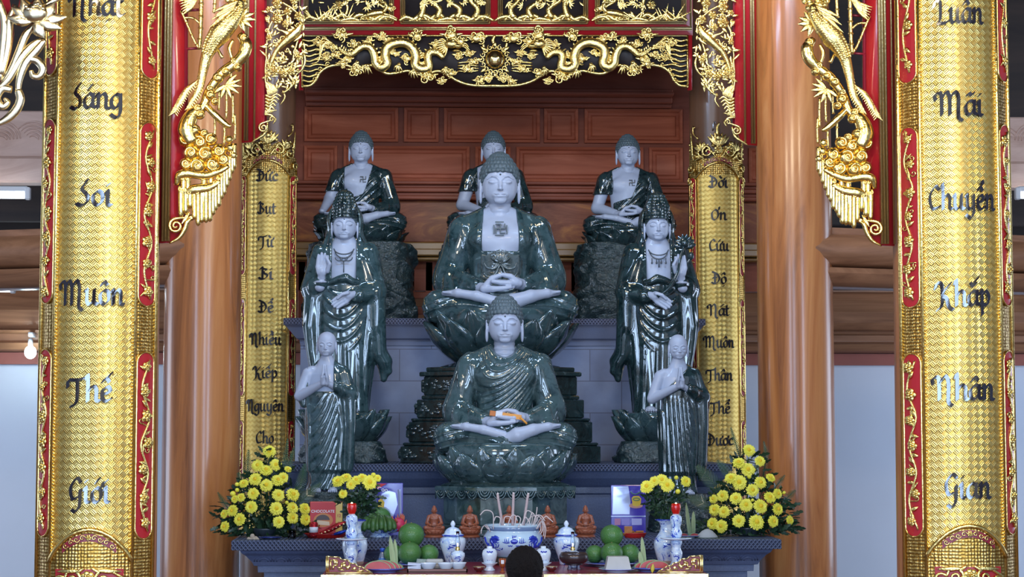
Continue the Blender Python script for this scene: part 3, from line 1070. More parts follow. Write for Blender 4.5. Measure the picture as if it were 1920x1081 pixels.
# ------------------------------------------------------------------ ornament generators (flat u, v, off), warped afterwards
class Orn(MB):
    """Ornament drawn in flat coordinates (u right, v up, off towards the viewer); .warp maps it into place."""

    def stem(s, pts, r, n=7, flat=0.8, sm=5):
        P = [(p[0], p[1], p[2] if len(p) > 2 else 0.0) for p in pts]
        P = crom(P, sm) if len(P) > 2 else P
        return s.tube(P, r, n, flat, True, up=(0, 0, 1))

    def spiral(s, c, r0, turns, a0=0.0, dr=1, r=0.01, off=0.0, tail=None):
        n = int(14 * turns) + 4
        pts = []
        for i in range(n):
            f = i / (n - 1)
            a = a0 + dr * 2 * PI * turns * f
            rr = r0 * (1 - 0.88 * f)
            pts.append((c[0] + rr * math.cos(a), c[1] + rr * math.sin(a), off + 0.3 * r0 * f))
        if tail is not None:
            pts = crom([(tail[0], tail[1], off), (pts[0][0] * 0.5 + tail[0] * 0.5, pts[0][1] * 0.5 + tail[1] * 0.5, off), pts[0]], 4)[:-1] + pts
        rr = np.interp(np.linspace(0, 1, len(pts)), [0, 0.25, 1], [r * 0.7, r, r * 0.55])
        return s.tube(pts, rr, 6, 0.9, True, up=(0, 0, 1))

    def leaf(s, a, b, w, off=0.0, lift=None):
        a, b = np.array(a[:2], float), np.array(b[:2], float)
        d = b - a
        L = np.linalg.norm(d) + 1e-9
        nrm = np.array([-d[1], d[0]]) / L * w
        lift = w * 0.8 if lift is None else lift
        vs_, fs = [], []
        prof = [(0, .12), (.2, .75), (.45, 1.0), (.7, .72), (.88, .35), (1, .02)]
        for t, k in prof:
            c = a + d * t
            e = off + lift * math.sin(PI * min(1, t * 0.9 + 0.1))
            vs_ += [(*(c - nrm * k), off), (*(c - nrm * k * 0.45), e * 0.8 + off * 0.2), (*c, e * 0.55 + off * .45), (*(c + nrm * k * 0.45), e * 0.8 + off * .2), (*(c + nrm * k), off)]
        for i in range(len(prof) - 1):
            for j in range(4):
                q = i * 5 + j
                fs.append([q, q + 1, q + 6, q + 5])
        for i in range(len(prof) - 1):
            q = i * 5
            fs.append([q + 4, q, q + 5, q + 9])
        return s.add(vs_, fs)

    def fan(s, c, n, L, w, a0, a1, off=0.0):
        for i in range(n):
            a = a0 + (a1 - a0) * (i / max(1, n - 1))
            s.leaf(c, (c[0] + L * math.cos(a), c[1] + L * math.sin(a)), w, off + 0.002 * (i % 2))
        return s

    def rosette(s, c, r, n=6, off=0.0, layers=2):
        for l in range(layers):
            rr = r * (1 - 0.38 * l)
            for i in range(n):
                a = 2 * PI * (i + 0.5 * l) / n
                s.ell((c[0] + rr * 0.55 * math.cos(a), c[1] + rr * 0.55 * math.sin(a), off + r * 0.18 * l), (rr * 0.42, rr * 0.42, r * 0.22), 8, 5)
        return s.ell((c[0], c[1], off + r * 0.32 * layers * 0.7), (r * 0.22, r * 0.22, r * 0.2), 8, 5)

    def cloud(s, c, r, rg, off=0.0, n=5):
        for i in range(n):
            a = rg.uniform(0, 2 * PI)
            q = r * rg.uniform(0.3, 0.75)
            s.spiral((c[0] + q * math.cos(a), c[1] + q * math.sin(a)), r * rg.uniform(0.3, 0.5), 1.3, rg.uniform(0, 6), rg.choice((-1, 1)), r * 0.13, off + rg.uniform(0, r * 0.3))
        return s.ell((c[0], c[1], off), (r * 0.7, r * 0.6, r * 0.3), 9, 6)

    def knob(s, c, r, off=0.0, squash=0.7):
        return s.ell((c[0], c[1], off), (r, r, r * squash), 10, 7)

    def warp(s, fn, mirror=False):
        s.v = [tuple(fn(*p)) for p in s.v]
        if mirror:
            s.f = [f[::-1] for f in s.f]
        return s


def vine(L, W, seed):
    """Gold flowering branch filling an upright cartouche L x W, centred at the origin."""
    rg = random.Random(seed)
    o = Orn()
    n = 7
    pts = [(W * 0.26 * (-1) ** i * (0.6 + 0.4 * rg.random()), -L * 0.46 + L * 0.92 * i / (n - 1)) for i in range(n)]
    o.stem(pts, W * 0.06, 6, 0.9, 6)
    P = crom(pts, 6)
    for i in range(2, len(P) - 2, 2):
        p = P[i]
        sd = -1 if p[0] > 0 else 1
        a = rg.uniform(-0.6, 1.2)
        q = (p[0] + sd * W * 0.42 * math.cos(a), p[1] + W * 0.55 * math.sin(a))
        k = rg.random()
        if k < 0.4:
            o.leaf(p, q, W * 0.13, 0.0)
        elif k < 0.7:
            o.spiral(q, W * 0.15, 1.0, rg.uniform(0, 6), sd, W * 0.04, 0.0, p)
        else:
            o.leaf(p, (q[0], q[1] - W * 0.3), W * 0.09)
            o.leaf(p, (q[0], q[1] + W * 0.3), W * 0.09)
    for i in range(7):
        v = -L * 0.42 + L * 0.14 * i + rg.uniform(-.02, .02) * L
        o.rosette((rg.uniform(-.15, .15) * W, v), W * rg.uniform(0.24, 0.34), 5, 0.003, 2)
    return o


# ------------------------------------------------------------------ gilded couplet boards
def couplet(label, X, Y, R, ac, ao, z0, z1, words, xh, fret_mat, strips, group, seed, cart_rows, crown=None, lunette=None):
    """Curved board round a pillar: ac half angle of the worded sheet, ao of the whole board."""
    root = thing('couplet_board', label, 'couplet board', (X, Y - R, z0), group=group)

    def S(a, z, off=0.0):
        return (X + (R + off) * math.sin(a), Y - (R + off) * math.cos(a), z)
    # worded sheet
    n = 24
    vs_, fs, uvs = [], [], []
    nz = 2
    for j in range(nz + 1):
        z = z0 + (z1 - z0) * j / nz
        for i in range(n + 1):
            a = -ac + 2 * ac * i / n
            vs_.append(S(a, z))
            uvs.append((R * a, z))
    for j in range(nz):
        for i in range(n):
            q = j * (n + 1) + i
            fs.append([q, q + 1, q + n + 2, q + n + 1])
    me = np_mesh('sheet', np.array(vs_), fs)
    uvl = me.uv_layers.new(name='uv')
    for lp in me.loops:
        uvl.data[lp.index].uv = uvs[lp.vertex_index]
    sh = link('sheet', me, fret_mat, root)
    sh.location = (-X, -(Y - R), -z0)
    # hidden back shell so that the board has thickness
    mb = MB()
    m_ = 28
    ring = [S(-ao + 2 * ao * i / m_, 0, -0.002) for i in range(m_ + 1)] + [S(ao - 2 * ao * i / m_, 0, -0.016) for i in range(m_ + 1)]
    mb.loft([[(p[0], p[1], z) for p in ring] for z in (z0, z1)], True, True, True)
    mb.build('backing_shell', GOLD_HONEY, root, world=True, smooth=False)
    # beads / mouldings along the edges
    for a, r in ((-ac, 0.008), (ac, 0.008), (-ao, 0.009), (ao, 0.009)):
        MB().tube([S(a, z0, 0.003), S(a, z1, 0.003)], r * R / 0.27, 8).build('edge_moulding', GOLD, root, world=True)
    for sg in (-1, 1):
        a = sg * (ac - 0.03)
        o = MB()
        z = z0 + 0.004
        st = 0.014 * R / 0.27
        while z < z1:
            o.ell(S(a, z, 0.001), (st * 0.45,) * 3, 6, 4)
            z += st
        o.build('bead_row', GOLD, root, world=True)
        # honeycomb ground of the side strip
        o = MB()
        am, wa = sg * (ac + ao) / 2, (ao - ac) * 0.46
        rows = [(z0, am - wa, am + wa), (z1, am - wa, am + wa)]
        ring = lambda z, off: [S(am - wa + 2 * wa * i / 6, z, off) for i in range(7)]
        o.loft([ring(z0, 0.002), ring(z1, 0.002)], False, False, False)
        o.build('side_strip', GOLD_HONEY, root, world=True)
        k = 0
        for (zb, zt) in (cart_rows[0] if sg < 0 else cart_rows[1]):
            o = MB()
            w = wa * 0.86
            rows = []
            hh = w * R
            N = 8
            for i in range(N + 1):
                t = PI / 2 * (1 - i / N)
                rows.append((zb + hh * (1 - math.sin(t)), w * max(0.05, math.cos(t))))
            rows += [(zt + zb - z, ww) for z, ww in rows[::-1]]
            o.loft([[S(am - ww + 2 * ww * i / 4, z, 0.006) for i in range(5)] + [S(am + ww, z, 0.0), S(am - ww, z, 0.0)] for z, ww in rows], True, True, True)
            c = o.build('cartouche', RED, root, world=True, smooth=False)
            rim = [S(am - ww, z, 0.006) for z, ww in rows] + [S(am + ww, z, 0.006) for z, ww in rows[::-1]]
            MB().tube(rim + [rim[0]], 0.004 * R / 0.27, 6).build('rim', GOLD, c, world=True)
            v = vine(zt - zb, 2 * w * R, seed + k + (20 if sg > 0 else 0))
            zc = (zb + zt) / 2
            v.warp(lambda u, vv, off: S(am + u / R, zc + vv, 0.009 + off))
            v.build('vine', GOLD_CARVED, c, world=True)
            k += 1
    for w, z, width in words:
        word_mesh(w, xh, width, lambda u, v, d, z=z: S(u / R, z + v, d + 0.004), 'word', root, 0.004 * R / 0.27, LETTER if R > 0.23 else LETTER_SATIN)
    if lunette:
        zl, up = lunette          # arched cap where the sheet ends; up=+1 closes the top, -1 the foot
        lun(root, S, R, ac, zl, up, seed)
    if crown:
        crown(root, S, R, ac, ao)
    return root


def lun(root, S, R, ac, zl, up, seed):
    """Arched band with a red scrolled cartouche closing the sheet at zl."""
    H = 0.16 * R / 0.27 * 1.35

    def arch(a):
        return zl + H * (math.cos(a / ac * PI / 2) ** 0.8 if abs(a) < ac else 0) * 0.62
    rail = [S(-ac + 2 * ac * i / 30, arch(-ac + 2 * ac * i / 30), 0.008) for i in range(31)]
    MB().tube(rail, 0.010 * R / 0.27, 8).build('arch_moulding', GOLD, root, world=True)
    o = MB()
    N = 20
    b = [[S(-ac + 2 * ac * i / N, z, 0.006) for z in (arch(-ac + 2 * ac * i / N), zl + (0.13 if up > 0 else -0.20) * R / 0.27)] for i in range(N + 1)]
    o.loft(b, False, False, False)
    sp = o.build('spandrel', GOLD_HONEY, root, world=True)
    o = MB()
    w = ac * 0.62
    rows = []
    for i in range(N + 1):
        a = -w + 2 * w * i / N
        e = 0.014 * R / 0.27
        rows.append([S(a, arch(a) + up * e * 1.2, 0.010), S(a, arch(a) + up * e * 3.4, 0.010)])
    o.loft(rows, False, False, False)
    c = o.build('cartouche', RED_DEEP, root, world=True)
    o = Orn()
    s = R / 0.27
    for i in range(9):
        u = -w * R * 0.85 + 1.7 * w * R * i / 8
        o.spiral((u, arch(u / R) - zl + up * 0.032 * s), 0.012 * s, 1.2, 0, 1 if i % 2 else -1, 0.003 * s, 0.012)
    o.rosette((0, arch(0) - zl + up * 0.032 * s), 0.014 * s, 6, 0.013)
    o.warp(lambda u, v, off: S(u / R, zl + v, off))
    o.build('scroll', GOLD_CARVED, c, world=True)


YB, RB = 8.06, 0.264
AC, AO = math.radians(37.5), math.radians(61)


def big_rows(pys, X):
    # pixel rows of the red cartouches on a side strip -> heights
    return [(at(960, b, YB - 0.2).z, at(960, a, YB - 0.2).z) for a, b in pys]


ZB0, ZB1 = at(960, 1200, YB - 0.2).z, 4.6


def wz(py):
    return at(960, py, YB - RB).z


def big_words(lst):
    return [(w, wz(py), px / sc(YB - RB)) for w, py, px in lst]


def lower_scroll(seed):
    def fn(root, S, R, ac, ao):
        rg = random.Random(seed)
        zl = wz(1048)
        o = Orn()
        for sg in (-1, 1):
            o.spiral((sg * 0.055, -0.075), 0.030, 1.4, 2.0 if sg > 0 else 1.1, sg, 0.008, 0.012, (sg * 0.015, -0.03))
            o.spiral((sg * 0.115, -0.085), 0.026, 1.3, 0.5, -sg, 0.007, 0.012, (sg * 0.08, -0.04))
            o.leaf((sg * 0.03, -0.04), (sg * 0.13, -0.045), 0.012, 0.012)
            o.leaf((sg * 0.01, -0.06), (sg * 0.09, -0.13), 0.014, 0.012)
            o.spiral((sg * 0.06, -0.15), 0.03, 1.3, 3.0, sg, 0.008, 0.012, (0, -0.1))
        o.rosette((0, -0.07), 0.032, 7, 0.014)
        o.warp(lambda u, v, off: S(u / R, zl + v, off))
        o.build('scrollwork', GOLD_CARVED, root, world=True)
        m = MB()
        N = 14
        w = ac * 0.8
        m.loft([[S(-w + 2 * w * i / N, zl - 0.035, 0.008), S(-w + 2 * w * i / N, zl - 0.25, 0.008)] for i in range(N + 1)], False, False, False)
        m.build('red_ground', RED, root, world=True)
    return fn


LEFT_ROWS = [(-330, 145), (226, 570), (655, 1004)]
couplet('wide gilded board on the left front pillar, worded from Nhật down to Giới', -1.768, YB, RB, AC, AO, ZB0, ZB1,
        big_words([('Nh\u1eadt', 35, 95), ('S\u00e1ng', 208, 95), ('Soi', 388, 64), ('Mu\u00f4n', 572, 112), ('Th\u1ebf', 752, 74), ('Gi\u1edbi', 940, 72)]),
        27.5 / sc(YB - RB), FRET_BIG, None, 'gilded couplet boards', 100, (big_rows(LEFT_ROWS, 0), big_rows([(a + 6, b + 5) for a, b in LEFT_ROWS], 0)),
        crown=lower_scroll(3), lunette=(wz(1052), -1))
couplet('wide gilded board on the right front pillar, worded from Luân down to Gian', 1.79, YB, RB, AC, AO, ZB0, ZB1,
        big_words([('Lu\u00e2n', 36, 88), ('M\u00e3i', 210, 82), ('Chuy\u1ec3n', 388, 126), ('Kh\u1eafp', 570, 98), ('Nh\u00e2n', 748, 108), ('Gian', 934, 84)]),
        27.5 / sc(YB - RB), FRET_BIG, None, 'gilded couplet boards', 200, (big_rows([(a + 6, b + 4) for a, b in LEFT_ROWS], 0), big_rows(LEFT_ROWS, 0)),
        crown=lower_scroll(4), lunette=(wz(1048), -1))

YN, RN = 13.12, 0.20
AC2, AO2 = math.radians(44), math.radians(66)
ZN0 = zpx(1000, 12.93)
ZN1 = zpx(316, 12.93)


def nz_(py):
    return zpx(py, YN - RN)


def small_crown(seed):
    def fn(root, S, R, ac, ao):
        rg = random.Random(seed)
        z = ZN1
        k = 1 / 278.0
        m = MB()
        N = 24
        m.loft([[S(-ao + 2 * ao * i / N, z - 10 * k, 0.003), S(-ao + 2 * ao * i / N, z + (34 + 14 * math.cos(i / N * 2 * PI * 1.5)) * k, 0.003)] for i in range(N + 1)], False, False, False)
        cp = m.build('crown_plate', GOLD_HONEY, root, world=True)
        o = Orn()
        for sg in (-1, 1):
            o.spiral((sg * 20 * k, 34 * k), 11 * k, 1.3, 1.6, -sg, 2.6 * k, 0.012, (sg * 4 * k, 22 * k))
            o.spiral((sg * 44 * k, 26 * k), 10 * k, 1.3, 1.6, sg, 2.4 * k, 0.012, (sg * 26 * k, 20 * k))
            o.fan((sg * 34 * k, 36 * k), 5, 20 * k, 4 * k, PI / 2 - 0.9, PI / 2 + 0.9, 0.012)
            o.leaf((sg * 50 * k, 20 * k), (sg * 56 * k, 74 * k), 4 * k, 0.012)
            o.stem([(sg * 40 * k, 60 * k), (sg * 52 * k, 72 * k), (sg * 52 * k, 84 * k), (sg * 47 * k, 82 * k)], 2 * k)
            o.spiral((sg * 56 * k, 4 * k), 9 * k, 1.2, 0, sg, 2.4 * k, 0.01)
            o.spiral((sg * 58 * k, -20 * k), 8 * k, 1.2, 2, -sg, 2.2 * k, 0.01)
            for q in range(12):
                o.knob((sg * rg.uniform(6, 58) * k, rg.uniform(14, 52) * k), rg.uniform(2, 4) * k, 0.014)
        o.fan((0, 44 * k), 7, 28 * k, 5 * k, PI / 2 - 0.8, PI / 2 + 0.8, 0.014)
        o.knob((0, 60 * k), 7 * k, 0.016)
        o.rosette((0, 38 * k), 9 * k, 7, 0.016)
        o.stem([(0, 60 * k), (-2 * k, 80 * k), (2 * k, 90 * k)], [5 * k, 3 * k, 1.5 * k])
        o.warp(lambda u, v, off: S(u / R, z + v, off))
        o.build('crown_scroll', GOLD_CARVED, cp, world=True)
        for sg in (-1, 1):
            m = MB()
            m.ell(S(sg * 16 * k / R, z + 33 * k, 0.012), (4 * k, 4 * k, 4 * k), 10, 6)
            m.build('red_boss', RED, cp, world=True)
    return fn


def small_words(lst):
    return [(w, nz_(py), px / sc(YN - RN)) for w, py, px in lst]


SROWS_L = [(330, 515), (560, 742), (788, 960)]
rows = ([(zpx(b, 12.95), zpx(a, 12.95)) for a, b in SROWS_L], [(zpx(b, 12.95), zpx(a, 12.95)) for a, b in SROWS_L])
couplet('narrow gilded board left of the statues, worded from Đức down to Cho', -1.53, YN, RN, AC2, AO2, ZN0, ZN1,
        small_words([('\u0110\u1ee9c', 341, 38), ('B\u1ee5t', 402, 32), ('T\u1eeb', 464, 24), ('Bi', 524, 24), ('\u0110\u1ec3', 586, 26), ('Nhi\u1ec1u', 646, 56), ('Ki\u1ebfp', 708, 42), ('Nguy\u1ec7n', 770, 68), ('Cho', 830, 32)]),
        13.0 / sc(YN - RN), FRET_SMALL, None, 'gilded couplet boards', 300, rows, crown=small_crown(1), lunette=(nz_(330), 1))
couplet('narrow gilded board right of the statues, worded from Đời down to Được', 1.53, YN, RN, AC2, AO2, ZN0, ZN1,
        small_words([('\u0110\u1eddi', 349, 34), ('\u01a0n', 410, 28), ('C\u1ee9u', 468, 36), ('\u0110\u1ed9', 530, 26), ('N\u00e1t', 590, 36), ('Mu\u00f4n', 650, 54), ('Th\u00e2n', 712, 46), ('Th\u1ec3', 774, 36), ('\u0110\u01b0\u1ee3c', 834, 48)]),
        13.0 / sc(YN - RN), FRET_SMALL, None, 'gilded couplet boards', 400, rows, crown=small_crown(2), lunette=(nz_(330), 1))

# steel hooks above the narrow boards
for sg, nm in ((1, 'right'),):
    c = at(1337, 236, 12.93)
    t = thing('wall_hook', 'small steel hook above the crown of the right narrow gilded board', 'hook', c)
    MB().tube([(0, 0.03, -0.03), (0, 0, -0.02), (0, 0, 0.02), (0.012, 0, 0.03), (0.014, 0, 0.015)], 0.005, 8).build('hook', plain('steel', (0.6, 0.62, 0.66), 0.25, 1.0), t)
# ------------------------------------------------------------------ gilded carved screens
def warp_px(Y, mirror=False):
    """Flat ornament drawn in photo pixels (y down is -v) -> the plane at depth Y; mirrored about the hall axis."""
    k = 1.0 / sc(Y)

    def fn(u, v, off):
        p = at(u, -v, Y)
        return (-p.x if mirror else p.x, Y - off * k, p.z)
    return fn


class Px(Orn):
    """Ornament in pixel units; y given downwards as in the photograph."""

    def fin(s, name, mat, parent, Y, mirror=False):
        s.warp(warp_px(Y, mirror), mirror)
        return s.build(name, mat, parent, world=True)


def N_(pts):
    return [(p[0], -p[1], p[2] if len(p) > 2 else 0.0) for p in pts]


def moulding(parent, name, mat, x0, x1, y0, y1, Y, th, out, mirror, ribs=0):
    """Upright strip between two pixel columns; slab thickness th and relief out in metres."""
    a, b = at(x0, 400, Y), at(x1, 400, Y)
    X0, X1 = a.x, b.x
    if mirror:
        X0, X1 = -X1, -X0
    z0, z1 = zpx(y1, Y), zpx(y0, Y)
    mb = MB()
    if ribs == 0:
        mb.box((X0, Y - out, z0), (X1, Y + th, z1), 0.003)
    else:
        w = (X1 - X0) / ribs
        for i in range(ribs):
            r = w / 2
            mb.tube([(X0 + w * (i + .5), Y - out, z0), (X0 + w * (i + .5), Y - out, z1)], r * 0.98, 10, 0.9)
        mb.box((X0 + 0.001, Y - out, z0), (X1 - 0.001, Y + th, z1))
    return mb.build(name, mat, parent, world=True, smooth=ribs > 0)


# -- outer screens, fixed between the wide boards and the outer pillars
YO = 8.0


def outer_screen(mirror, side):
    root = thing('carved_screen', 'gilded openwork screen with bird and bamboo hanging beside the %s wide board' % side, 'carved screen',
                 (0, YO, zpx(450, YO)), group='gilded carved screens')
    root.location.x = (-1 if mirror else 1) * at(380, 300, YO).x
    rg = random.Random(11)
    # red board with its curved foot
    o = Px()
    prof = [(292, -900), (346, -900), (346, 380), (350, 410), (343, 432), (330, 446), (316, 455), (292, 456)]
    o.prism([(x, -y) for x, y in prof], lambda u, v, d: (u, v, d), -6, 4)
    bd = o.fin('red_board', RED, root, YO, mirror)
    moulding(bd, 'gold_moulding', GOLD_DULL, 303.5, 320.5, -900, 455, YO, 0.0, 0.020, mirror, 3)
    moulding(bd, 'edge_moulding', GOLD_DULL, 291.5, 296, -900, 455, YO, 0.0, 0.016, mirror, 1)
    # phoenix ---------------------------------------------------------
    o = Px()
    body = crom(N_([(452, 2, 8), (446, 24, 10), (432, 42, 12), (414, 64, 12), (398, 86, 10), (388, 108, 8), (380, 140, 6), (374, 168, 5), (362, 190, 4), (350, 212, 3)]), 5)
    o.tube(body, [7, 12, 19, 21, 16, 11, 8.5, 7.5, 6, 2], 12, 0.75, True, up=(0, 0, 1))
    for i in range(3, len(body) - 22, 1):      # scales on the back
        p = body[i]
        for q in (-0.75, -0.3, 0.15, 0.6):
            w = np.interp(i / len(body), [0, .1, .25, .4, .55, 1], [7, 14, 19, 17, 10, 4])
            t = body[min(i + 1, len(body) - 1)] - body[i - 1]
            t = t / (np.linalg.norm(t) + 1e-6)
            n2 = np.array([-t[1], t[0], 0])
            c = p + n2 * q * w
            o.leaf((c[0], c[1]), (c[0] + t[0] * 8, c[1] + t[1] * 8), 3.0, p[2] + w * 0.75 * math.sqrt(1 - q * q) - .4, 3.0)
    for i in range(26, len(body) - 3, 1):      # tail barbs
        p = body[i]
        for sd in (-1, 1):
            o.leaf((p[0], p[1]), (p[0] + sd * 8 - 2, p[1] - 9), 1.6, p[2] + 3)
    t2 = crom(N_([(382, 128, 4), (372, 150, 3), (352, 168, 3), (338, 192, 3), (326, 214, 3)]), 6)
    o.tube(t2, [2, 2, 6, 6.5, 2], 8, 0.5, True, up=(0, 0, 1))
    for i in range(7, len(t2) - 1):
        p = t2[i]
        for sd in (-1, 1):
            o.leaf((p[0], p[1]), (p[0] + sd * 9 - 3, p[1] - 8), 1.6, 4)
    wing = [(440, 14), (426, 20), (414, 32)]
    for i in range(11):
        o.leaf((448 - 2 * i, -(8 + 3.4 * i)), (402 - 1.8 * i + (i % 2) * 5, -(28 + 7 * i)), 4.6, 24 - i, 5)
    o.fin('phoenix', GOLD_CARVED, root, YO - 0.05, mirror)
    # gnarled trunk ---------------------------------------------------
    o = Px()
    tr = crom(N_([(450, 66, 8), (462, 84, 10), (458, 104, 10), (440, 122, 8), (418, 138, 8), (402, 158, 8), (390, 176, 6), (382, 200, 6), (360, 218, 8), (352, 244, 10), (362, 270, 10)]), 5)
    o.tube(tr, [6, 12, 12, 10, 10, 9, 8, 9, 14, 18, 14], 12, 0.85, True, up=(0, 0, 1))
    for x, y, r in ((446, 128, 9), (424, 136, 10), (396, 180, 11), (376, 216, 10), (366, 246, 12), (362, 220, 9), (458, 74, 10), (460, 97, 11), (410, 148, 11), (355, 232, 13), (384, 252, 9), (372, 205, 10), (440, 118, 8), (395, 168, 8), (404, 192, 8)):
        o.knob((x, -y), r, 10, 0.9)
        o.spiral((x, -y), r * 0.62, 1.4, 0.5, 1, 1.7, 18)
    o.stem(N_([(384, 196, 8), (404, 216, 8), (424, 234, 6), (434, 238, 5)]), [6, 7, 6, 3])
    o.stem(N_([(438, 76, 8), (431, 92, 8), (436, 112, 8)]), [3, 4, 3])
    o.stem(N_([(404, 84, 6), (410, 96, 6), (418, 110, 6)]), [2, 3, 4])
    o.fin('gnarled_trunk', GOLD, root, YO - 0.035, mirror)
    # bamboo ----------------------------------------------------------
    o = Px()

    def cane(pts, r):
        P = crom(N_(pts), 5)
        o.tube(P, r, 8, 1.0, True, up=(0, 0, 1))
        L = 0
        for a, b in zip(P[:-1], P[1:]):
            L += np.linalg.norm(b - a)
            if L > 19:
                o.ell(tuple(b), (r * 1.5, r * 0.7, r * 1.4), 8, 5)
                L = 0
    cane([(378, -60), (377, 20), (376, 60), (374, 92)], 4)
    cane([(340, 20), (352, 48), (364, 76), (374, 92)], 2.6)
    cane([(346, 33), (362, 34), (376, 45)], 2.4)
    cane([(405, -40), (402, 16), (400, 24)], 3)
    cane([(433, 128), (433, 150), (430, 160)], 2.5)
    for x, a, b in ((410, 158, 205), (424, 165, 222), (436, 176, 232), (402, 212, 262), (420, 224, 270), (440, 214, 262)):
        cane([(x, a), (x + 1, (a + b) / 2), (x, b)], 2.3)
    for i in range(6):
        o.leaf((376 - i * 2, -(14 + 3 * i - 20)), (336 + i * 1.5, -(4 + 5 * i)), 4.4, 6, 4)
    for i in range(5):
        o.leaf((378, -(-25 + 4 * i)), (332 + i * 6, -(-40 + 9 * i)), 4.4, 6, 4)
    for a in (0.35, -0.1, -0.6, -1.2, -1.9, -2.5, 0.8):
        o.leaf((424, -160), (424 + 30 * math.cos(a), -160 + 28 * math.sin(a)), 5, 6, 4)
    for a in (0.4, -0.1, -0.7, -1.3, 1.0):
        o.leaf((452, -36), (452 + 28 * math.cos(a), -36 + 26 * math.sin(a)), 6, 8, 4)
    o.rosette((450, -8), 16, 6, 8)
    o.rosette((432, 6), 15, 6, 8)
    o.rosette((462, 12), 15, 6, 8)
    for q in range(10):
        o.leaf((430 + q * 4, 20 + q * 3), (420 + q * 6, 40 + q * 4), 4, 6)
    o.fin('bamboo', GOLD_CARVED, root, YO - 0.03, mirror)
    # rockwork with its drips -------------------------------------------
    o = Px()
    for x, y, r in ((352, 262, 17), (376, 268, 16), (396, 262, 13), (360, 288, 16), (386, 290, 18), (412, 284, 15), (430, 262, 8), (432, 278, 9), (420, 300, 13), (400, 310, 16), (372, 312, 17), (350, 308, 13), (438, 292, 8)):
        o.knob((x, -y), r, 6, 0.75)
        if r > 12:
            o.spiral((x, -y), r * 0.7, 1.5, rg.uniform(0, 6), rg.choice((-1, 1)), 2.4, 6 + r * 0.7)
    o.tube(crom(N_([(332, 348, 6), (338, 330, 9), (356, 326, 10), (386, 330, 10), (408, 324, 10), (430, 312, 8)]), 5), [4, 9, 9, 8, 7, 5], 10, 0.8, True, up=(0, 0, 1))
    o.tube(crom(N_([(344, 362, 6), (366, 356, 8), (392, 352, 8), (414, 340, 7)]), 5), [6, 10, 9, 6], 10, 0.7, True, up=(0, 0, 1))
    drips = [(340, 350, 408, 6), (349, 352, 402, 6), (357, 356, 392, 6), (365, 352, 412, 5), (372, 356, 424, 5.5), (379, 350, 418, 6), (387, 350, 418, 6), (394, 348, 416, 6),
             (400, 342, 404, 5.5), (405, 338, 395, 5), (411, 330, 388, 5.5), (416, 322, 374, 5), (421, 312, 366, 5), (426, 300, 352, 5), (431, 292, 340, 5), (436, 282, 326, 4.5), (440, 270, 318, 4.5), (345, 330, 372, 6), (383, 330, 386, 6), (353, 330, 380, 6), (396, 326, 372, 6)]
    for x, a, b, r in drips:
        o.stem(N_([(x, a, 6), (x, (a + b) / 2, 6), (x, b - 6, 5), (x, b, 4)]), [r, r * 0.95, r * 0.9, 1], 8, 0.9)
        o.spiral((x, -(a + 6)), r * 0.8, 1, 1.5, 1, 1.5, 11)
    o.fin('rockwork', GOLD, root, YO - 0.03, mirror)
    # scroll at the foot
    o = Px()
    o.spiral((331, -424), 14, 1.7, PI / 2, 1, 3.6, 6, (352, -408))
    o.stem(N_([(362, 408, 4), (352, 416, 6), (347, 430, 5), (336, 446, 4), (318, 456, 3)]), [2, 5, 5, 4, 1.5])
    o.leaf((352, -412), (368, -404), 6, 5, 3)
    o.leaf((342, -420), (356, -398), 5, 6, 3)
    o.fin('foot_scroll', GOLD, root, YO - 0.02, mirror)
    # dark back strip that the figures are fixed to
    o = Px()
    o.prism([(346, 900), (352, 900), (352, -400), (346, -380)], lambda u, v, d: (u, v, d), -5, 2)
    for x0, y0, x1, y1 in ((346, 92, 374, 90), (346, 250, 352, 246), (346, 330, 352, 330), (346, 380, 352, 380), (346, 20, 377, 18), (346, -60, 460, -62)):
        o.tube(N_([(x0, y0, 0), (x1, y1, 0)]), 2.5, 6, 1, True, up=(0, 0, 1))
    o.fin('fixing_strip', RED_DEEP, root, YO, mirror)
    return root


outer_screen(False, 'left')
outer_screen(True, 'right')

# -- middle screens, fixed to the inner faces of the outer pillars
YM = 11.5


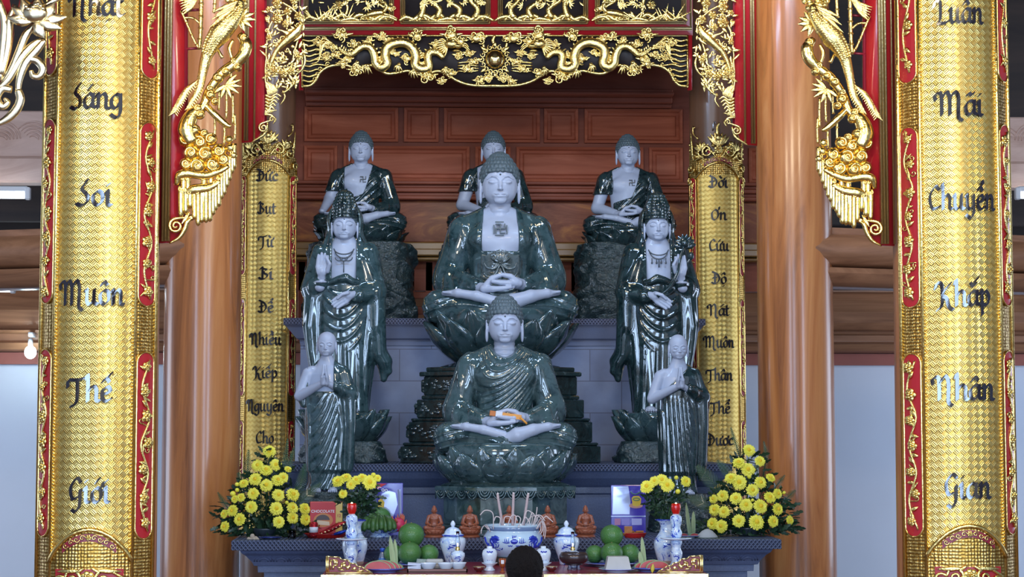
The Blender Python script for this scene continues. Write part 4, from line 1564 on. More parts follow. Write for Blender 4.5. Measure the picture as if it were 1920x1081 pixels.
def mid_screen(mirror, side):
    root = thing('carved_screen', 'gilded openwork hanging with flowers, bird and basket on the %s outer round pillar' % side, 'carved screen',
                 (0, YM, zpx(265, YM)), group='gilded carved screens')
    root.location.x = (-1 if mirror else 1) * at(500, 150, YM).x
    rg = random.Random(23)
    o = Px()
    o.prism([(x, -y) for x, y in [(450, -500), (496, -500), (496, 232), (490, 246), (484, 258), (476, 266), (450, 268)]], lambda u, v, d: (u, v, d), -5, 4)
    bd = o.fin('red_board', RED_DEEP if False else RED, root, YM, mirror)
    moulding(bd, 'gold_moulding', GOLD_DULL, 455, 465, -500, 267, YM, 0, 0.018, mirror, 2)
    moulding(bd, 'inner_moulding', GOLD_DULL, 473, 478, -500, 266, YM, 0, 0.016, mirror, 1)
    o = Px()
    # bird with long tail plumes
    body = crom(N_([(566, 42, 4), (560, 56, 6), (548, 68, 7), (534, 80, 6), (520, 94, 5), (510, 114, 4), (504, 134, 3)]), 5)
    o.tube(body, [3, 7, 8, 7, 5, 4, 1.5], 10, 0.8, True, up=(0, 0, 1))
    for k in range(3):
        o.stem(N_([(524, 88), (514 - 3 * k, 104 + 3 * k), (506 - 4 * k, 128 + 6 * k), (504 - 3 * k, 150 + 4 * k)]), [3, 2.5, 2, 1])
    for i in range(7):
        o.leaf((548 - i * 2, -(66 + 2 * i)), (522 + i * 5, -(56 + 1.5 * i)), 3, 5, 2)
    o.fin('bird', GOLD_CARVED, root, YM - 0.03, mirror)
    o = Px()
    # twining branches, blossoms and leaves
    for pts in ([(512, -80), (508, -20), (520, 20), (505, 50), (500, 80), (498, 110)], [(520, 0), (545, 14), (562, 30), (570, 48)], [(560, 70), (552, 96), (548, 118), (540, 135)],
                [(498, 60), (512, 66), (525, 60)], [(566, 92), (572, 112), (566, 130), (552, 142)], [(500, 100), (498, 140), (510, 150)], [(560, 118), (566, 100), (575, 92)],
                [(538, 145), (546, 158), (540, 168), (528, 174)], [(556, 140), (548, 160), (530, 176)]):
        o.stem(N_(pts), [1.5, 2.6, 2.2, 1.2])
    for x, y, r in ((520, 6, 11), (520, 36, 12), (540, 22, 9), (560, 30, 9), (505, 18, 7), (536, 46, 8), (515, 134, 10), (532, 138, 10), (548, 134, 9), (560, 108, 7), (505, 72, 7), (552, 0, 10), (530, -22, 11), (560, -30, 10), (510, -40, 10), (505, 128, 7)):
        o.rosette((x, -y), r, 6, 4)
    for q in range(130):
        y = rg.uniform(-40, 162)
        x = rg.uniform(498, 570 if y < 130 else 555)
        a = rg.uniform(0, 6.28)
        L = rg.uniform(8, 17)
        o.leaf((x, -y), (x + L * math.cos(a), -y + L * math.sin(a)), rg.uniform(2.4, 4.0), rg.uniform(0, 5), 2)
    for q in range(46):
        y = rg.uniform(-30, 158)
        o.spiral((rg.uniform(500, 566), -y), rg.uniform(4, 7), 1.3, rg.uniform(0, 6), rg.choice((-1, 1)), 1.4, rg.uniform(0, 4))
    o.fin('blossom_branch', GOLD_CARVED, root, YM - 0.025, mirror)
    o = Px()
    # basket with waves and drooping grass
    for i in range(6):
        y = 178 + i * 6
        w = 30 - i * 3.2
        o.stem(N_([(497, y), (497 + w * 0.35, y + 4), (497 + w * 0.7, y - 2), (497 + w, y + 3)]), [2.4, 2.8, 2.6, 1.4])
    for i in range(9):
        x = 498 + i * 2.5
        o.leaf((x, -(150 + i * 1.5)), (x + 5 - i * 0.4, -(182 - i)), 2.4, 3, 2)
        o.leaf((x, -(206)), (x - 1, -(216 - i)), 1.6, 2, 1)
    for pts in ([(530, 170), (534, 182), (526, 196)], [(522, 160), (540, 164), (548, 158)], [(536, 164), (544, 170)]):
        o.stem(N_(pts), [2, 1.8, 1])
    o.stem(N_([(496, 214), (508, 216), (516, 224), (512, 232)]), [2.6, 3, 2.6, 1])
    o.spiral((510, -224), 6, 1.2, 0, 1, 1.6, 2)
    o.spiral((494, -240), 9, 1.6, 1.6, 1, 2.4, 4, (508, -226))
    o.stem(N_([(502, 232), (496, 250), (486, 258), (472, 266)]), [2, 3, 2.6, 1])
    o.fin('basket_and_foot_scroll', GOLD_CARVED, root, YM - 0.02, mirror)
    o = Px()
    o.prism([(496, 500), (500, 500), (500, -240), (496, -232)], lambda u, v, d: (u, v, d), -3, 1)
    o.fin('fixing_strip', RED_DEEP, root, YM, mirror)
    return root


mid_screen(False, 'left')
mid_screen(True, 'right')

# -- far left lotus bracket of the next bay, in front of the left wide board
YF = 7.55
root = thing('carved_bracket', 'pale gilded lotus bracket with looping stems at the upper left corner', 'carved bracket', at(40, 120, YF))
o = Px()
for a, b, w in (((62, 40), (14, 34), 13), ((62, 40), (22, 14), 14), ((58, 40), (40, -4), 16), ((70, 40), (72, -8), 18), ((80, 40), (104, 4), 15), ((80, 42), (126, 32), 13), ((70, 42), (116, 54), 13),
                ((66, 42), (84, 72), 15), ((60, 42), (20, 40), 10)):
    o.leaf((a[0], -a[1]), (b[0], -b[1]), w, 4, 9)
o.ell((68, -26, 8), (24, 18, 12), 14, 9)
for i in range(8):
    o.knob((52 + 4.5 * i, -(16 + 5 * math.sin(i))), 4, 17)
o.fin('lotus_flower', GOLD_PALE, root, YF - 0.06, False)
o = Px()
for pts, r in (([(66, 44), (48, 66), (36, 96), (22, 130), (4, 160)], [5, 8, 8, 8, 6]), ([(78, 74), (62, 84), (40, 108), (14, 150), (-8, 170)], [4, 7, 9, 8, 6]),
               ([(84, 74), (70, 92), (48, 118), (36, 150), (34, 176)], [5, 8, 9, 7, 5]), ([(56, 110), (70, 114), (80, 128), (74, 142), (62, 142), (58, 132)], [7, 8, 8, 7, 6, 4]),
               ([(34, 168), (38, 186), (30, 206), (14, 222), (-4, 232)], [7, 9, 9, 8, 5]), ([(22, 168), (4, 166), (-6, 184), (4, 200), (14, 192), (8, 184)], [7, 8, 8, 7, 6, 3]),
               ([(-4, 0), (8, 40), (4, 100), (-2, 150)], [7, 8, 8, 7]), ([(30, 10), (18, 40), (14, 90), (2, 140)], [6, 8, 8, 7]), ([(70, 20), (100, 2), (130, -20), (150, -60)], [5, 6, 6, 5])):
    o.stem(N_(pts), r, 9, 0.7)
o.fin('looping_stems', GOLD_PALE, root, YF - 0.03, False)
o = Px()
o.prism([(-60, 60), (8, 60), (24, -60), (12, -140), (-60, -200)], lambda u, v, d: (u, v, d), -14, -8)
o.fin('red_back_board', RED_DEEP, root, YF, False)

# -- carved frieze across the altar opening
YV = 12.75
CX = 928.0


def vsym(x):
    return 2 * CX - x


fr = thing('carved_frieze', 'gilded dragon frieze with a polished sun disc under the red lintel above the statues', 'carved frieze', (0, YV, zpx(165, YV)))
o = Px()
low = [(566, 162), (582, 160), (592, 150), (600, 136), (614, 126), (632, 122), (652, 123), (664, 130), (672, 133), (682, 124), (698, 123), (712, 131), (726, 138), (744, 137), (764, 133),
       (784, 137), (800, 143), (812, 135), (826, 134), (842, 142), (858, 152), (880, 159), (904, 161), (928, 161)]
edge = crom(low, 4)
edge = [tuple(p) for p in edge] + [(vsym(p[0]), p[1]) for p in edge[::-1][1:]]
poly = [(x, -y) for x, y in edge] + [(vsym(566), -66), (566, -66)]
rows = [[(x, -y, -4) for x, y in edge], [(x, -66, -4) for x, y in edge], [(x, -66, -1.2) for x, y in edge], [(x, -y, -1.2) for x, y in edge]]
o.loft([[rows[0][i], rows[1][i], rows[2][i], rows[3][i]] for i in range(len(edge))], True, True, True)
o.fin('black_ground', BLACK_BOARD, fr, YV)
o = Px()
o.tube([(x, -y, 2) for x, y in edge], 3.0, 8, 0.8, True, up=(0, 0, 1))
for y in (67,):
    o.tube([(566, -y, 1), (vsym(566), -y, 1)], 2.0, 6, 0.8, True, up=(0, 0, 1))
for x in (567, vsym(567)):
    o.tube([(x, -66, 1), (x, -163, 1)], 2.0, 6, 0.8, True, up=(0, 0, 1))
o.fin('gold_border', GOLD_CARVED, fr, YV - 0.005)


def dragon(flip):
    rg = random.Random(77)
    o = Px()
    fx = (lambda x: vsym(x)) if flip else (lambda x: x)
    path = [(634, 88, 3), (644, 98, 4), (658, 103, 5), (668, 96, 6), (680, 88, 6), (694, 90, 6), (702, 104, 5), (704, 118, 4), (714, 127, 4), (726, 120, 5), (722, 104, 5), (726, 90, 6), (742, 82, 7), (760, 82, 7), (774, 92, 7), (780, 108, 6),
            (778, 122, 5), (790, 130, 5), (804, 126, 5), (802, 110, 6), (806, 100, 7), (820, 100, 8), (832, 110, 7)]
    body = crom(N_([(fx(a), b, c) for a, b, c in path]), 5)
    o.tube(body, np.interp(np.linspace(0, 1, len(body)), [0, .1, .5, .9, 1], [2, 6.5, 9.5, 8, 5]), 10, 0.8, True, up=(0, 0, 1))
    for i in range(2, len(body) - 1):
        t = body[i] - body[i - 1]
        t = t / (np.linalg.norm(t) + 1e-6)
        n2 = np.array([-t[1], t[0], 0]) * (1 if flip else -1)
        p = body[i]
        w = np.interp(i / len(body), [0, .1, .5, .9, 1], [2, 5, 7.5, 6.5, 4])
        if i % 2 == 0:
            a = p - n2 * w * 0.8
            o.leaf((a[0], a[1]), (a[0] - n2[0] * 8 - t[0] * 4, a[1] - n2[1] * 8 - t[1] * 4), 2.0, 4, 2)
        for q in (-0.45, 0.0, 0.45):
            c = p + n2 * q * w
            o.leaf((c[0], c[1]), (c[0] - t[0] * 5, c[1] - t[1] * 5), 2.0, p[2] + w * 0.8 * math.sqrt(1 - q * q) - .3, 1.8)
    # tail flames, head, mane, claws
    for k in range(7):
        o.stem(N_([(fx(636), 92), (fx(622 - 3 * k), 84 - 2 * k + 4 * (k % 3)), (fx(610 - 2 * k), 70 + 7 * k), (fx(600 - 3 * k), 72 + 8 * k)]), [3, 2.6, 1.8, 0.6])
    o.ell((fx(846), -84, 9), (13, 9, 7), 12, 8)
    o.ell((fx(858), -88, 9), (9, 5, 5), 10, 6)
    o.ell((fx(856), -97, 8), (8, 3, 4), 10, 6)
    o.knob((fx(850), -79), 3, 15)
    for k in range(9):
        a = 2.2 + 0.28 * k
        c = math.cos(a) * (-1 if flip else 1)
        o.stem(N_([(fx(840), 86, 5), (fx(840) + 14 * c, 86 - 14 * math.sin(a), 5), (fx(840) + 30 * c, 86 - 20 * math.sin(a) + 5, 4)]), [2.4, 2.2, 0.6])
    for k in range(3):
        o.stem(N_([(fx(866), 88, 6), (fx(872), 82 + 4 * k, 5), (fx(880 + 2 * k), 90 + 6 * k, 4)]), [1.6, 1.6, .6])
    for cx, cy in ((748, 122), (690, 124), (836, 128), (670, 118), (776, 132)):
        for k in range(4):
            a = -2.6 + 0.5 * k
            o.stem(N_([(fx(cx), cy, 4), (fx(cx + 8 * math.cos(a)), cy - 8 * math.sin(a), 5), (fx(cx + 13 * math.cos(a) + 2), cy - 13 * math.sin(a) + 3, 3)]), [2.6, 2, .6])
        o.knob((fx(cx), -cy), 4, 5)
    return o.fin('dragon', GOLD_CARVED, fr, YV - 0.02)


dragon(False)
dragon(True)
for flip in (False, True):
    o = Px()
    rg = random.Random(99)
    fx = (lambda x: vsym(x)) if flip else (lambda x: x)
    for x, y, r in ((642, 66, 11), (712, 70, 9), (782, 68, 10), (846, 66, 12), (893, 72, 11), (596, 80, 7), (668, 132, 10), (802, 142, 11), (740, 100, 7), (876, 130, 8), (880, 100, 7), (610, 108, 7), (650, 112, 8), (860, 104, 7), (898, 152, 7), (914, 146, 7), (690, 78, 7), (828, 152, 6), (662, 82, 7), (724, 74, 7), (764, 110, 8), (816, 84, 7), (714, 112, 7), (642, 120, 7), (630, 104, 7), (864, 78, 8), (888, 116, 7), (846, 138, 7), (790, 104, 7), (620, 88, 7)):
        o = Px()
        o.cloud((fx(x), -y), r * 1.4, rg, 3, 7)
        o.leaf((fx(x - r * 0.5), -y), (fx(x - r * 1.9), -(y - 2)), 2.5, 3, 2)
        o.leaf((fx(x + r * 0.5), -y), (fx(x + r * 1.9), -(y - 3)), 2.5, 3, 2)
        o.fin('cloud_scroll', GOLD_CARVED, fr, YV - 0.012)
    o = Px()
    for k in range(9):
        y = 74 + 9.5 * k
        x1 = 626 - 6 * abs(k - 4) if k < 6 else 606 - 5 * (k - 6)
        o.stem(N_([(fx(567), y), (fx(580), y + 3), (fx(594), y - 1), (fx(x1 - 4), y + 2)]), [1.8, 2.4, 2.2, 1])
        o.spiral((fx(x1 - 6), -(y - 1)), 4.5, 1.2, 0, -1 if flip else 1, 1.3, 2)
    for k in range(4):
        o.stem(N_([(fx(858), 118 + 5 * k), (fx(880), 116 + 6 * k), (fx(898), 120 + 4 * k)]), [1.4, 2, 1])
    o.fin('flame_streamers', GOLD_CARVED, fr, YV - 0.012)
o = Px()
for k in range(16):
    a = 2 * PI * k / 16
    o.spiral((928 + 24 * math.cos(a), -112 + 24 * math.sin(a)), 5.5, 1.2, a, 1, 1.7, 3)
    if k % 2 == 0:
        o.leaf((928 + 24 * math.cos(a), -112 + 24 * math.sin(a)), (928 + 38 * math.cos(a), -112 + 34 * math.sin(a)), 4, 3, 3)
rg = random.Random(4)
for x in (905, 951):
    o.cloud((x, -72), 9, rg, 3, 5)
    o.stem(N_([(x, 80), (x + (4 if x < 928 else -4), 92), (x + (10 if x < 928 else -10), 96)]), [3, 3, 2])
for x in (905, 918, 938, 951):
    o.cloud((x, -148), 8, rg, 3, 4)
o.stem(N_([(928, 66), (924, 76), (928, 84)]), [3, 4, 3])
o.fin('flame_ring', GOLD_CARVED, fr, YV - 0.015)
o = Px()
o.ell((928, -112, 6), (18, 18, 12), 28, 16)
o.fin('sun_disc', plain('mirror_gold', (0.9, 0.66, 0.24), 0.06, 1.0), fr, YV - 0.02)

# -- red lintel with four framed relief panels above the frieze
lt = thing('red_lintel', 'red lacquered lintel with gold fillets over the dragon frieze', 'lintel', (0, YV, zpx(66, YV)))
o = Px()
o.prism([(560, -66), (1299, -66), (1299, 520), (560, 520)], lambda u, v, d: (u, v, d), -14, 0)
for x in ((560, 568), (1290, 1298)):
    o.prism([(x[0], -168), (x[1], -168), (x[1], -60), (x[0], -60)], lambda u, v, d: (u, v, d), -14, -1)
o.fin('board', RED, lt, YV)
o = Px()
o.tube([(562, -52.5, 1), (1297, -52.5, 1)], 2.6, 8, 0.9, True, up=(0, 0, 1))
o.tube([(562, -56, 1), (1297, -56, 1)], 1.3, 6, 0.9, True, up=(0, 0, 1))
o.tube([(1295, -52, 1), (1295, 300, 1)], 2.0, 8, 0.9, True, up=(0, 0, 1))
o.tube([(563, -52, 1), (563, 300, 1)], 2.0, 8, 0.9, True, up=(0, 0, 1))
o.fin('gold_fillet', GOLD_DULL, lt, YV - 0.004)
names = ['leftmost relief panel with a leaping deer and reeds above the frieze', 'relief panel with pine trunks, second from the left above the frieze',
         'relief panel with pine trunks, second from the right above the frieze', 'rightmost relief panel with a leaping deer and reeds above the frieze']
for i, (x0, x1) in enumerate(((569, 739), (750, 920), (933, 1103), (1115, 1287))):
    pn = thing('relief_panel', names[i], 'carved panel', at((x0 + x1) / 2, 45, YV), group='framed relief panels')
    rg = random.Random(40 + i)
    o = Px()
    o.prism([(x0 + 8, -40), (x1 - 8, -40), (x1 - 8, 190), (x0 + 8, 190)], lambda u, v, d: (u, v, d), 0, 1.2)
    o.fin('black_ground', BLACK_BOARD, pn, YV - 0.002)
    o = Px()
    for e, r in ((1.5, 1.6), (5, 1.8), (8.5, 1.4)):
        y1 = 46 - e
        P = [(x0 + e, 190), (x0 + e, -y1), (x1 - e, -y1), (x1 - e, 190)]
        for a, b in zip(P[:-1], P[1:]):
            o.tube([(a[0], a[1], 2), (b[0], b[1], 2)], r, 8, 1.0, True, up=(0, 0, 1))
    o.fin('frame', GOLD_DULL, pn, YV - 0.003)
    o = Px()
    W = x1 - x0
    flip = i >= 2
    fx = (lambda q: x1 - (q - x0)) if flip else (lambda q: q)
    for k in range(9):
        x = x0 + 14 + (W - 28) * k / 8
        o.stem(N_([(fx(x - 16), 39), (fx(x - 4), 32 + 4 * math.sin(k * 2)), (fx(x + 8), 31 + 4 * math.cos(k * 3)), (fx(x + 20), 39)]), [3, 5, 5, 2])
    trunks = ((0.22, 0.30), (0.40, 0.34), (0.62, 0.55), (0.82, 0.8)) if i in (1, 2) else ((0.45, 0.5), (0.86, 0.8))
    for a, b in trunks:
        xa, xb = x0 + W * a, x0 + W * b
        o.stem(N_([(fx(xa), 34), (fx(xa + 6), 16), (fx(xb - 6), -2), (fx(xb), -30)]), [7 if i in (1, 2) else 3, 6 if i in (1, 2) else 3, 4, 3], 8, 0.9)
        for q in range(6):
            an = rg.uniform(0, 6.3)
            cx, cy = fx(xb + rg.uniform(-22, 22)), -(rg.uniform(-20, 14))
            o.fan((cx, cy), 5, 11, 2.2, an, an + 2.4, 4)
    if i in (0, 3):
        land, o = o, Px()
        o.tube(crom(N_([(fx(x0 + 118), 30, 5), (fx(x0 + 134), 26, 6), (fx(x0 + 150), 24, 6)]), 5), [5, 7, 5], 10, 0.9, True, up=(0, 0, 1))
        o.stem(N_([(fx(x0 + 150), 24, 6), (fx(x0 + 156), 14, 6), (fx(x0 + 152), 6, 6)]), [4, 3, 3])
        o.ell((fx(x0 + 150), -6, 7), (6, 3.5, 3.5), 8, 6)
        for pts in ([(118, 30), (128, 36), (118, 38)], [(150, 27), (164, 30), (176, 36)], [(120, 28), (108, 34), (114, 38)]):
            o.stem(N_([(fx(x0 + a), b, 5) for a, b in pts]), [3, 2, 1.2])
        o.fin('deer', GOLD_CARVED, pn, YV - 0.008)
        o = land
        o.rosette((fx(x0 + 66), -10), 10, 6, 4)
        o.cloud((fx(x0 + 162), -16), 11, rg, 3, 4)
        for q in range(16):
            xx = x0 + rg.uniform(14, 100)
            o.leaf((fx(xx), -36), (fx(xx + rg.uniform(-26, 26)), -rg.uniform(4, 24)), 2, 3, 1.5)
    for q in range(20):
        xx, yy = x0 + rg.uniform(14, W - 14), rg.uniform(-40, 8)
        an = rg.uniform(0, 6.28)
        o.leaf((fx(xx), -yy), (fx(xx) + 12 * math.cos(an), -yy + 12 * math.sin(an)), 2.6, 3, 2)
    o.fin('landscape_relief', GOLD_CARVED, pn, YV - 0.008)
# ------------------------------------------------------------------ jade statues
f32 = np.float32


def fsin(x):
    return np.sin(x)


def head_mesh(kind):
    F = Field((-0.46, -0.50, -0.86), (0.46, 0.50, 0.62), 0.011)
    cran = F.ell((0, .08, .08), (.315, .37, .36))
    jaw = F.ell((0, -.055, -.15), (.282, .25, .235))
    d = smin(cran, jaw, .10)
    d = smin(d, F.ell((0, -.05, -.02), (.290, .262, .26)), .05)
    for s in (-1, 1):   # eye sockets and lids
        d = smax(d, -F.ell((s * .125, -.355, .012), (.105, .060, .052)), .035)
        d = smin(d, F.ell((s * .125, -.262, -.008), (.082, .055, .046)), .012)
    nose = F.chain([(0, -.285, .055), (0, -.322, -.05), (0, -.362, -.122)], [.018, .024, .033], .02)
    nose = smin(nose, F.ell((0, -.338, -.132), (.056, .036, .024)), .015)
    d = smin(d, nose, .022)
    for s in (-1, 1):
        brow = F.chain([(s * .025, -.300, .035), (s * .07, -.305, .085), (s * .14, -.290, .098), (s * .235, -.225, .05)], [.012, .013, .012, .006])
        d = smin(d, brow, .018)
    d = smin(d, F.ell((0, -.262, -.225), (.13, .050, .055)), .04)
    for s in (-1, 1):
        d = smin(d, F.ell((s * .038, -.306, -.213), (.056, .020, .014)), .010)
    d = smin(d, F.ell((0, -.300, -.246), (.064, .022, .018)), .010)
    d = smin(d, F.ell((0, -.248, -.322), (.10, .045, .05)), .06)
    # carved lines: mouth and eyelids
    d = smax(d, -F.chain([(-.118, -.272, -.218), (-.055, -.316, -.229), (0, -.326, -.227), (.055, -.316, -.229), (.118, -.272, -.218)], [.003, .009, .009, .009, .003]), .006)
    for s in (-1, 1):
        d = smax(d, -F.chain([(s * .045, -.300, -.022), (s * .09, -.318, -.040), (s * .15, -.308, -.040), (s * .21, -.262, -.018)], .009), .006)
        d = smax(d, -F.chain([(s * .05, -.305, .025), (s * .12, -.312, .045), (s * .20, -.268, .025)], .006), .006)
        d = smax(d, -F.ell((s * .028, -.352, -.150), (.014, .016, .010)), .006)
    ears = None
    for s in (-1, 1):
        e = F.ell((s * .325, .035, -.02), (.040, .085, .135))
        e = smin(e, F.ell((s * .335, .0, -.20), (.032, .052, .150)), .04)
        e = smax(e, -F.ell((s * .365, .01, -.02), (.022, .050, .085)), .02)
        e = smin(e, F.cap((s * .345, -.03, .06), (s * .345, -.035, -.12), .014), .012)
        ears = e if ears is None else np.minimum(ears, e)
    d = smin(d, ears, .02)
    neck = F.cap((0, .06, -.22), (0, .09, -.80), .185, .225)
    neck = neck - .005 * np.cos(np.clip((F.z + .47) / .095, -1.5, 1.5) * 2 * PI) * (F.z < -.36) * (F.z > -.62)
    d = smin(d, neck, .05)
    if kind == 'bald':
        d = smin(d, F.ell((0, .07, .12), (.318, .36, .335)), .05)
    if kind == 'old':
        d = smin(d, F.ell((0, .07, .14), (.312, .35, .335)), .05)
        for s in (-1, 1):
            d = smax(d, -F.chain([(s * .09, -.30, -.12), (s * .15, -.285, -.2), (s * .16, -.25, -.27)], .012), .015)
            d = smin(d, F.ell((s * .17, -.235, -.10), (.07, .05, .05)), .03)
            d = smax(d, -F.chain([(s * .17, -.30, -.06), (s * .24, -.23, -.09)], .008), .01)
    return F.mesh(d, 'head')


def hair_mesh(kind):
    F = Field((-0.48, -0.46, -0.40), (0.48, 0.60, 0.72), 0.0105)
    cap = F.ell((0, .09, .10), (.345, .398, .385))
    keep = (.180 - np.maximum(0, F.y + .22) * 1.25) - F.z + .007 * np.cos(F.x * 60)
    if kind == 'curl':
        ph = np.arctan2(F.x, -(F.y - .09))
        r = np.sqrt(F.x ** 2 + (F.y - .09) ** 2)
        th = np.arctan2(r, F.z - .05)
        us = F.ell((0, .10, .37), (.205, .215, .185))
        d = smin(cap, us, .06)
        bump = np.abs(np.cos(ph * 14 + (np.floor(th * 4.6) % 2) * 1.57)) * np.abs(np.sin(th * 4.6 * PI))
        d = smax(d, keep, .02) - .024 * np.sqrt(bump) * (d < .06)
    else:
        d = smin(cap, F.ell((0, .14, .36), (.17, .17, .24)), .05)
        d = d - .010 * np.cos(np.arctan2(F.x, F.z - .05) * 26 + F.y * 8)
        d = smax(d, keep, .02)
    return F.mesh(d, 'hair')


def hand(F, wrist, palm, fing_dir, side, curl, thumb, r=.045, spread=.085, L=.30):
    """Open hand: palm ellipse, four bent fingers of unequal length and a thumb. All given as vectors."""
    w, p, fd, sd, cu = [np.array(q, float) for q in (wrist, palm, fing_dir, side, curl)]
    fd /= np.linalg.norm(fd)
    sd /= np.linalg.norm(sd)
    d = F.cap(tuple(w), tuple(p - fd * .06), .095, .10)
    for k, (o, l) in enumerate(((-1.5, .86), (-.5, 1.0), (.5, .95), (1.5, .78))):
        a = p + sd * o * spread * .95
        d = smin(d, F.cap(tuple(p - fd * .10 + sd * o * spread * .5), tuple(a + fd * .06), .062, .056), .03)
        b = a + fd * (.06 + L * .5 * l) + cu * .03
        c = b + fd * (L * .5 * l * .9) + cu * .12
        d = smin(d, np.minimum(F.cap(tuple(a + fd * .04), tuple(b), r * 1.06, r), F.cap(tuple(b), tuple(c), r, r * .72)), .012)
    t = [np.array(q, float) for q in thumb]
    d = smin(d, F.chain([tuple(q) for q in t], [r * 1.25, r * 1.1, r * .8][:len(t)]), .02)
    return d


def lap_hands():
    F = Field((-.72, -1.12, .16), (.72, -.20, .80), .0135)
    d = hand(F, (-.46, -.52, .44), (-.20, -.80, .40), (1, -.10, .02), (0, 1, .12), (0, .0, .16), [(-.26, -.86, .45), (-.16, -.88, .57), (-.02, -.88, .62)], L=.36)
    e = hand(F, (.46, -.52, .46), (.20, -.78, .50), (-1, -.10, .02), (0, 1, .12), (0, 0, .14), [(.26, -.86, .52), (.16, -.88, .60), (.02, -.88, .63)], L=.36)
    return F.mesh(smin(d, e, .008), 'hands')


def crossed_feet():
    F = Field((-1.05, -1.12, -.02), (1.05, -.30, .50), .018)
    d = F.chain([(-.05, -.90, .17), (-.42, -.90, .27), (-.74, -.80, .325), (-.98, -.64, .33)], [.09, .082, .072, .04], .04)
    for k in range(4):
        d = smin(d, F.cap((-.86, -.78 + .05 * k, .335), (-.99, -.73 + .06 * k, .345), .028, .024), .01)
    e = F.chain([(.0, -.92, .10), (.20, -.95, .17), (.50, -.90, .27), (.78, -.80, .325), (.98, -.66, .34)], [.10, .135, .105, .075, .042], .04)
    for k in range(4):
        e = smin(e, F.cap((.86, -.80 + .05 * k, .335), (1.0, -.75 + .06 * k, .36), .029, .025), .01)
    return F.mesh(np.minimum(d, e), 'feet')


def seat_parts(F, arm_l='lap'):
    """Torso, arms and legs of the cross-legged figure, as distance fields."""
    t = F.ell((0, .10, .30), (.56, .44, .46))
    t = smin(t, F.ell((0, .06, .85), (.50, .36, .55)), .2)
    t = smin(t, F.ell((0, .04, 1.30), (.60, .38, .44)), .2)
    for s in (-1, 1):
        t = smin(t, F.cap((s * .15, .10, 1.72), (s * .60, .10, 1.48), .17, .20), .12)
        t = smin(t, F.ell((s * .26, -.22, 1.30), (.26, .12, .20)), .08)
    arms = {}
    for s in (-1, 1):
        if s < 0 and arm_l == 'knee':
            arms[s] = smin(F.cap((-.66, .08, 1.44), (-.90, -.02, .82), .20, .155), F.cap((-.90, -.02, .82), (-1.04, -.62, .44), .155, .10), .05)
        else:
            arms[s] = smin(F.cap((s * .66, .08, 1.44), (s * .90, .0, .66), .205, .17), F.cap((s * .90, .0, .66), (s * .42, -.56, .45), .17, .11), .05)
    legs = None
    for s in (-1, 1):
        l = smin(F.cap((s * .32, .10, .16), (s * 1.06, -.42, .13), .33, .235), F.cap((s * 1.06, -.42, .11), (s * .0, -.82, .05), .235, .15), .08)
        legs = l if legs is None else smin(legs, l, .10)
    return t, arms, legs


def drape_front(F, d, amt=1.0, kind='front'):
    """Nested hanging folds on the chest, upright folds on the sleeves, sweeping folds over the legs."""
    ax = np.abs(F.x)
    if kind == 'front':
        chest = np.clip((.60 - ax) / .28, 0, 1) * np.clip((F.z - .45) / .25, 0, 1) * np.clip((.1 - F.y) / .2, 0, 1)
        w = np.clip((1.75 - F.z) / .9, 0, 1)                  # narrow loops under the neck, sweeping to one shoulder lower down
        xs = F.x + .16 * w
        ph = (F.z - (2.3 - 1.5 * w) * xs ** 2 - .62 * w * xs) * 2 * PI / .125
        d = d - amt * .020 * chest * (np.maximum(0, np.cos(ph)) ** 2 - .25)
    elif kind == 'mid':
        lap = np.clip((.66 - ax) / .1, 0, 1) * np.clip((F.z - .3) / .25, 0, 1) * np.clip((.1 - F.y) / .2, 0, 1)
        d = d - .016 * lap * np.maximum(0, fsin(ax * 30 + F.z * 1.5 + .6 * fsin(F.z * 5))) ** 2
    else:
        lap = np.clip((F.z - .3) / .25, 0, 1) * np.clip((.1 - F.y) / .2, 0, 1) * np.clip((.7 - ax) / .12, 0, 1)
        ph = (F.z * .75 - F.x * .85 + .2 * F.x ** 2) * 2 * PI / .15
        d = d - .024 * lap * (np.maximum(0, np.cos(ph)) ** 2 - .3)
    slv = np.clip((ax - .56) / .12, 0, 1) * np.clip((F.z - .35) / .2, 0, 1)
    ph2 = np.arctan2(F.y + .1, ax - .55) * 8 + F.z * 2.6 * np.sign(F.x) + 1.5 * fsin(F.z * 3 + F.x)
    d = d - amt * .020 * slv * (np.maximum(0, fsin(ph2)) ** 2)
    leg = np.clip((.42 - F.z) / .12, 0, 1)
    ph3 = (F.z * 1.0 + .36 * (ax - .45) ** 2 - .18 * ax) * 2 * PI / .13
    d = d - amt * .020 * leg * (np.maximum(0, fsin(ph3)) ** 2 - .3)
    return d


